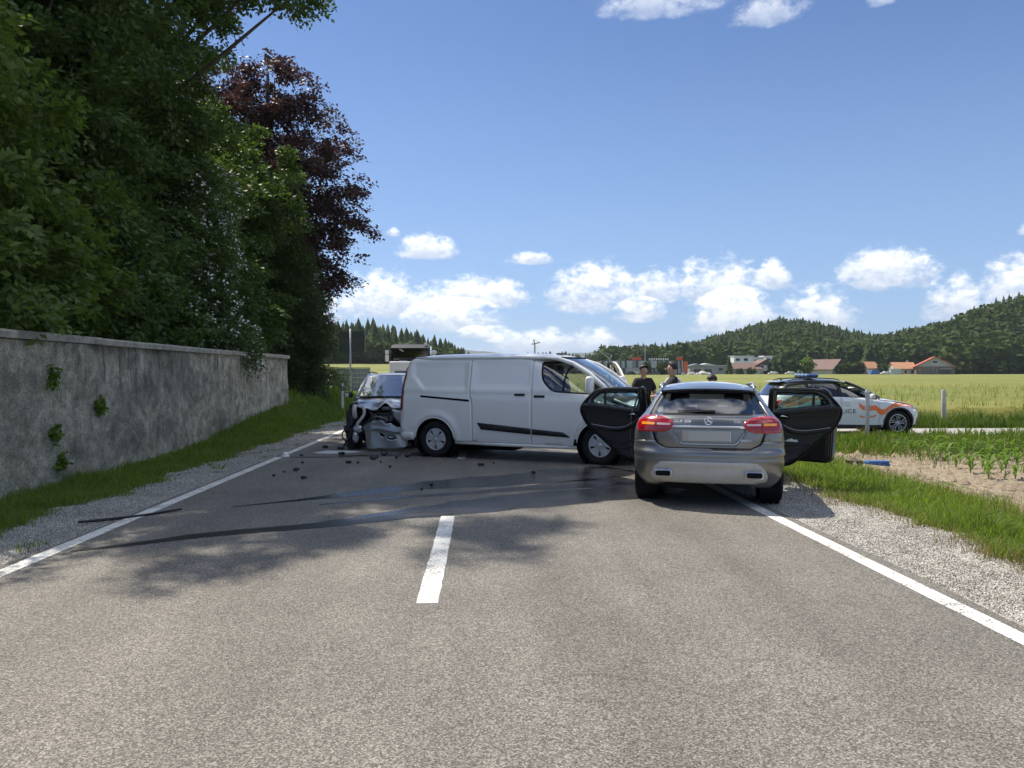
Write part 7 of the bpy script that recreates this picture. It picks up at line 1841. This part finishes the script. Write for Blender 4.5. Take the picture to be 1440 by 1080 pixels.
tag(b.build('leaning_pole', 'post_white', None, True), 'thin pale pole leaning over the grass left of the traffic sign', 'pole')
def delineator(x, y, label, rz=0, h=1.05):
    z = float(T(x, y)); o = empty('delineator_post', (x, y, z), rz, label, 'marker post', 'roadside marker posts')
    pr = roundpoly([(-.055, -.03), (.055, -.03), (.035, .05), (-.035, .05)], .015, 3)
    b = MB(); b.prism(pr, -.1, h - .31, 'xy'); b.prism(pr, h - .13, h - .02, 'xy'); b.prism([(a * .8, q * .8) for a, q in pr], h - .02, h, 'xy'); b.build('post', 'post_white', o, smooth=30)
    b = MB(); b.prism([(a * 1.01, q * 1.01) for a, q in pr], h - .31, h - .13, 'xy'); k = b.build('black_band', 'post_black', o, smooth=30)
    b = MB(); b.box((0, -.034, h - .22), (.045, .008, .13), None, .003); b.build('reflector', 'reflector', k, smooth=None)
delineator(-5.47, 29.83, 'white roadside marker post with black band left of the wreck')
delineator(3.84, 33, 'white roadside marker post seen through the van cab window')
o = empty('sign_post', (10.32, 19.8, float(T(10.32, 19.8))), 0, 'flat grey post standing in front of the police car', 'post')
b = MB(); b.box((0, 0, .62), (.105, .05, 1.5), None, .015); b.build('post', 'galv', o, smooth=30)
b = MB(); b.box((0, .0, 1.32), (.115, .058, .08), None, .015); b.build('cap', 'post_white', o, smooth=30)
o = empty('field_stake', (16.04, 25.6, float(T(16.04, 25.6))), 0, 'round weathered wooden stake at the edge of the barley', 'stake')
b = MB(); b.tube([(0, 0, -.2), (.01, 0, .6), (0, .01, 1.19), (0, .01, 1.23)], [.085, .08, .075, .05], 10); b.build('post', 'concrete', o, smooth=40)

# ------------------------------------------------------------------ people
def person(loc, rz, label, hair, top_extra=None, arms=None, bend=0.0, h=1.78, head_turn=0.0):
    """one skinned body; shirt, trousers, hair and shoes as children"""
    o = empty('person', loc, rz, label, 'person', 'people at the crash'); k = h / 1.78
    J = {}
    def pt(n, x, y, z, r): J[n] = (Vector((x * k, y * k, z * k)), r * k)
    pt('pel', 0, 0, .98, .13); pt('wai', 0, .01, 1.10, .115); pt('che', 0, .0, 1.30, .135); pt('nek0', 0, -.01, 1.47, .07); pt('nek', 0, -.01, 1.53, .055); pt('hd0', 0, .01, 1.60, .075); pt('hd1', 0, .015, 1.68, .098); pt('hd2', 0, .0, 1.745, .07)
    arms = arms or {}
    for s, n in ((1, 'r'), (-1, 'l')):
        a = arms.get(n, ((.235, 0, 1.16), (.26, .06, .93)))
        pt('sh' + n, s * .17, -.01, 1.43, .065); pt('el' + n, s * a[0][0], a[0][1], a[0][2], .045); pt('wr' + n, s * a[1][0], a[1][1], a[1][2], .03)
        w = J['wr' + n][0]; e = J['el' + n][0]; d = (w - e).normalized(); sd = Vector((-s * .0, 1, 0)).cross(d).normalized() * .5 + Vector((0, .0, 0)); 
        fw = d.cross(Vector((s, 0, 0))).normalized() if abs(d.x) < .9 else Vector((0, 1, 0))
        p = w + d * .055; J['pa' + n] = (p, .030)
        for i in range(4):
            off = fw * (.027 - .018 * i); L = (.075, .085, .08, .062)[i]
            a1 = p + d * .045 + off; a2 = a1 + d * L * .5 + Vector((-s * .006, 0, 0)); a3 = a2 + d * L * .5 + Vector((-s * .022, 0, 0))
            for q, v in enumerate((a1, a2, a3)): J['f%d%d%s' % (i, q, n)] = (v, .0095)
        t1 = w + d * .035 + fw * .035; t2 = t1 + d * .035 + fw * .022; J['t0' + n] = (t1, .012); J['t1' + n] = (t2, .0095)
        pt('hi' + n, s * .09, 0, .92, .085); pt('kn' + n, s * .105, .02, .52, .06); pt('an' + n, s * .11, -.02, .10, .042); pt('to' + n, s * .125, .14, .035, .035)
    if bend:
        for n, (v, r_) in list(J.items()):
            if not n[:2] in ('hi', 'kn', 'an', 'to'):
                q = v - Vector((0, 0, .98 * k)); q.rotate(Matrix.Rotation(-bend, 3, 'X')); J[n] = (q + Vector((0, -.1 * bend, .98 * k)), r_)
    E = [('pel', 'wai'), ('wai', 'che'), ('che', 'nek0'), ('nek0', 'nek'), ('nek', 'hd0'), ('hd0', 'hd1'), ('hd1', 'hd2')]
    for n in 'rl':
        E += [('che', 'sh' + n), ('sh' + n, 'el' + n), ('el' + n, 'wr' + n), ('wr' + n, 'pa' + n), ('wr' + n, 't0' + n), ('t0' + n, 't1' + n), ('pel', 'hi' + n), ('hi' + n, 'kn' + n), ('kn' + n, 'an' + n), ('an' + n, 'to' + n)]
        for i in range(4): E += [('pa' + n, 'f%d0%s' % (i, n)), ('f%d0%s' % (i, n), 'f%d1%s' % (i, n)), ('f%d1%s' % (i, n), 'f%d2%s' % (i, n))]
    def skin(nm, edges, m, grow, root, flat=.8, sub=2):
        names = sorted({a for e in edges for a in e}); ix = {n: i for i, n in enumerate(names)}
        me = bpy.data.meshes.new(nm); me.from_pydata([J[n][0] if isinstance(J[n], tuple) else J[n] for n in names], [(ix[a], ix[b_]) for a, b_ in edges], [])
        ob = link(nm, me, m, o); md = ob.modifiers.new('skin', 'SKIN'); md.use_smooth_shade = True
        sv = me.skin_vertices[0].data
        for n in names:
            r_ = J[n][1] + grow; wide = 1.28 if n in ('pel', 'wai', 'che') else 1.0
            sv[ix[n]].radius = (r_ * wide, r_ * (flat if wide > 1 else 1)); sv[ix[n]].use_root = n == root
        sm = ob.modifiers.new('sub', 'SUBSURF'); sm.levels = sub; sm.render_levels = sub
        me.materials.clear(); me.materials.append(MAT[m])
        return ob
    skin('body', E, 'skin', 0, 'pel')
    sh = [('pel', 'wai'), ('wai', 'che'), ('che', 'nek0')]
    for n in 'rl':
        m_ = J['sh' + n][0].lerp(J['el' + n][0], .8); J['sl' + n] = (m_, .06 * k); sh += [('che', 'sh' + n), ('sh' + n, 'sl' + n)]
    skin('shirt', sh, 'shirt_black', .032, 'pel')
    skin('trousers', [('pel', 'hil'), ('pel', 'hir'), ('hil', 'knl'), ('hir', 'knr'), ('knl', 'anl'), ('knr', 'anr')], 'trousers', .018, 'pel')
    skin('shoes', [('anl', 'tol')], 'shoe', .012, 'anl', sub=1); skin('shoes', [('anr', 'tor')], 'shoe', .012, 'anr', sub=1)
    # hair cap, ears, nose, brow
    hc = J['hd1'][0]; hM = Matrix.Translation(hc) @ Matrix.Rotation(head_turn, 4, 'Z') @ Matrix.Rotation(-bend, 4, 'X')
    bm = bmesh.new(); bmesh.ops.create_icosphere(bm, subdivisions=3, radius=1.0)
    for v in bm.verts: v.co = Vector((v.co.x * .101, v.co.y * .115, v.co.z * .118)) * k
    kill = [v for v in bm.verts if (v.co.y > .035 * k and v.co.z < .062 * k) or v.co.z < -.05 * k or v.co.y > .088 * k]
    bmesh.ops.delete(bm, geom=kill, context='VERTS')
    for v in bm.verts: v.co = hM @ (v.co * (1 + random.uniform(-.02, .03)) + Vector((0, -.012, .014)))
    me = bpy.data.meshes.new('hair'); bm.to_mesh(me); bm.free(); hb = link('hair', me, hair, o, smooth=True); q = hb.modifiers.new('s', 'SOLIDIFY'); q.thickness = .006
    fm = MB(); fm.ico((0, .108 * k, -.02 * k), (.014 * k, .02 * k, .024 * k), 2, hM)
    for s in (-1, 1): fm.ico((s * .098 * k, -.005, -.015 * k), (.012 * k, .02 * k, .032 * k), 2, hM)
    fm.build('ears_and_nose', 'skin', o, smooth=True)
    em = MB()
    for s in (-1, 1): em.ico((s * .036 * k, .092 * k, .008 * k), (.013 * k, .008 * k, .008 * k), 1, hM)
    em.box((0, .098 * k, -.062 * k), (.045 * k, .006, .008), hM, .002); em.build('eyes_and_mouth', 'hair_dark', o, smooth=True)
    if top_extra:
        vs = [('wai', 'che'), ('che', 'nek0')]; skin('vest', [('wai', 'che')], 'vest_white', .026, 'wai')
    return o
person((3.60, 16.7, 0), R(190), 'person in a black T-shirt standing behind the open door of the grey SUV', 'hair_brown', arms={'r': ((.25, .02, 1.15), (.2, .2, .98)), 'l': ((.27, 0, 1.16), (.16, .18, 1.05))}, h=1.77)
pb = person((3.80, 14.95, 0), R(75), 'person with short dark hair, black top and white strap, facing left', 'hair_dark', arms={'r': ((.24, .02, 1.15), (.2, .2, .98)), 'l': ((.3, .14, 1.2), (.22, .36, 1.12))}, h=1.81)
# white band over the shoulder of the second person
b = MB(); b.tube(smoothpoly([(.02, -.175, 1.12), (.05, -.185, 1.28), (.09, -.15, 1.44), (.11, -.03, 1.525), (.11, .1, 1.46), (.09, .165, 1.3)], 5, False), [.032] * 26, 8); b.build('shoulder_strap', 'vest_white', pb, smooth=True)
person((5.0, 15.3, 0), R(120), 'person bending forward, only dark hair showing above the SUV roof', 'hair_dark', bend=R(42), h=1.74)

# ------------------------------------------------------------------ debris on the road
def shard(x, y, s, label, m='debris_black', seed=0, flat=.35):
    r = random.Random(seed + 900); mb = MB()
    n = r.randint(2, 4)
    for i in range(n):
        k = r.randint(4, 6); pl = [(math.cos(6.283 * j / k + r.uniform(-.4, .4)) * r.uniform(.4, 1), math.sin(6.283 * j / k + r.uniform(-.4, .4)) * r.uniform(.3, .8)) for j in range(k)]
        M = Matrix.Translation((r.uniform(-.7, .7) * s * (i > 0), r.uniform(-.5, .5) * s * (i > 0), s * .22)) @ Matrix.Rotation(r.uniform(0, 6.28), 4, 'Z') @ Matrix.Rotation(r.uniform(-.8, .8), 4, 'X')
        mb.prism([(a * s * (.9 if i == 0 else .55), b_ * s * (.9 if i == 0 else .55)) for a, b_ in pl], -.012, .012 + s * .12, 'xy', M)
    zmin = min(v[2] for v in mb.v)
    mb.v = [(a, b_, c - zmin + .003) for a, b_, c in mb.v]
    tag(mb.build('debris_shard', m, None, None, (x, y, 0)), label, 'debris', 'crash debris on the road')
for i, (x, y, s, lab) in enumerate([
        (-3.06, 12.46, .11, 'black curved shard lying left of the lane middle'), (-2.72, 11.54, .07, 'small dark shard nearest the camera on the left lane'), (-3.2, 12.3, .04, 'tiny dark chip beside the curved shard'),
        (-3.25, 11.88, .045, 'small grey chip near the left edge line'), (-3.2, 13.53, .04, 'tiny black chip behind the curved shard'), (-2.37, 13.5, .09, 'black jagged shard in front of the wreck'),
        (-2.2, 13.47, .05, 'small shard touching the jagged black one'), (-1.99, 14.10, .15, 'largest black block of debris before the wreck bumper'), (-1.82, 13.58, .035, 'tiny chip in front of the large block'),
        (-1.56, 12.86, .05, 'lone small dark chip in front of the van tail'), (-0.03, 13.0, .10, 'black curved scrap in front of the van sliding door'), (0.2, 13.35, .03, 'tiny chip behind the curved scrap'),
        (-3.35, 16.2, .12, 'dark scrap on the road left of the wreck'), (-1.62, 14.24, .10, 'flat dark scrap between wreck and van wheel'), (-1.42, 14.45, .09, 'second flat scrap beside the van rear wheel'),
        (-1.88, 14.72, .16, 'dark plastic piece under the wreck bumper'), (-2.75, 14.9, .13, 'dark piece beside the white powder'), (-0.72, 10.75, .05, 'dark chip on the wet streak'), (-0.83, 10.36, .03, 'tiny chip on the wet streak'),
        (.82, 12.05, .05, 'small dark chip in front of the van moulding'), (-2.95, 15.9, .14, 'black plastic scrap left of the wreck wheel'), (-3.5, 14.75, .05, 'small dark piece beside the white cap')]):
    shard(x, y, s * .72, lab, seed=i)
b = MB(); b.ico((0, 0, .045), (.06, .06, .05), 2); b.lathe([(.075, 0), (.075, .02), (.05, .03)], 16, 'z')
tag(b.build('white_dome', 'post_white', None, True, (-3.79, 14.69, .0)), 'round white cap lying on the left edge line', 'debris', 'crash debris on the road')
def powder():
    r = np.random.default_rng(8); n = 40; a = np.linspace(0, 2 * math.pi, n, endpoint=False); vs = [(0, 0, .03)]
    for q, hgt in ((.35, .028), (.7, .016), (1.0, .0)):
        k = 1 + .22 * np.sin(a * 3 + 1) + .15 * np.sin(a * 7) + r.normal(0, .05, n)
        vs += [(math.cos(t) * .42 * q * kk, math.sin(t) * .17 * q * kk, hgt + abs(r.normal(0, .006)) * (q < 1)) for t, kk in zip(a, k)]
    fs = [[0, 1 + i, 1 + (i + 1) % n] for i in range(n)]
    for L in range(2): fs += [[1 + L * n + i, 1 + (L + 1) * n + i, 1 + (L + 1) * n + (i + 1) % n, 1 + L * n + (i + 1) % n] for i in range(n)]
    b = MB(); b.add(vs, fs); tag(b.build('powder_heap', 'powder', None, True, (-2.98, 15.35, .004), (0, 0, R(8))), 'white absorbent powder spilled beside the wreck', 'powder')
powder()
b = MB(); b.tube(smoothpoly([(-4.32, 8.22, .02), (-4.05, 8.42, .015), (-3.8, 8.66, .012), (-3.53, 8.98, .02)], 8, False), [.018 - .012 * abs(i / 24 - .4) for i in range(25)], 6)
tag(b.build('trim_strip', 'debris_black', None, True), 'thin black trim strip lying across the left edge line', 'debris', 'crash debris on the road')
b = MB(); b.box((0, 0, .05), (.42, .16, .05), Matrix.Rotation(R(6), 4, 'Y'), .02); b.prism([(-.2, -.07), (.18, -.09), (.22, .05), (-.15, .09)], .06, .10, 'xy')
tag(b.build('plastic_scrap', 'debris_blue', None, 30, (6.95, 13.0, float(T(6.95, 13)) + .07), (0, 0, R(5))), 'blue plastic scrap in the grass beside the bare soil', 'debris')
b = MB(); b.ico((0, 0, .05), (.16, .1, .08), 2, jig=.2)
tag(b.build('earth_lump', 'debris_brown', None, None, (6.62, 13.15, float(T(6.62, 13.1)) + .05)), 'brown lump lying left of the blue scrap', 'debris')
# ------------------------------------------------------------------ summer haze
def haze():
    b = MB(); b.box((0, 3000, 112), (16000, 9000, 240))
    o = b.build('haze', None, None, None)
    m = bpy.data.materials.new('haze_air'); m.use_nodes = True; t = NT(m.node_tree); t.n.clear()
    out = t.node('ShaderNodeOutputMaterial'); v = t.node('ShaderNodeVolumePrincipled')
    v.inputs['Color'].default_value = (0.82, 0.9, 1.0, 1); v.inputs['Density'].default_value = 1.1e-4; v.inputs['Anisotropy'].default_value = 0.3
    t.l.new(v.outputs[0], out.inputs['Volume'])
    o.data.materials.append(m); tag(o, 'thin summer haze over the fields', 'haze', kind='stuff')
haze()
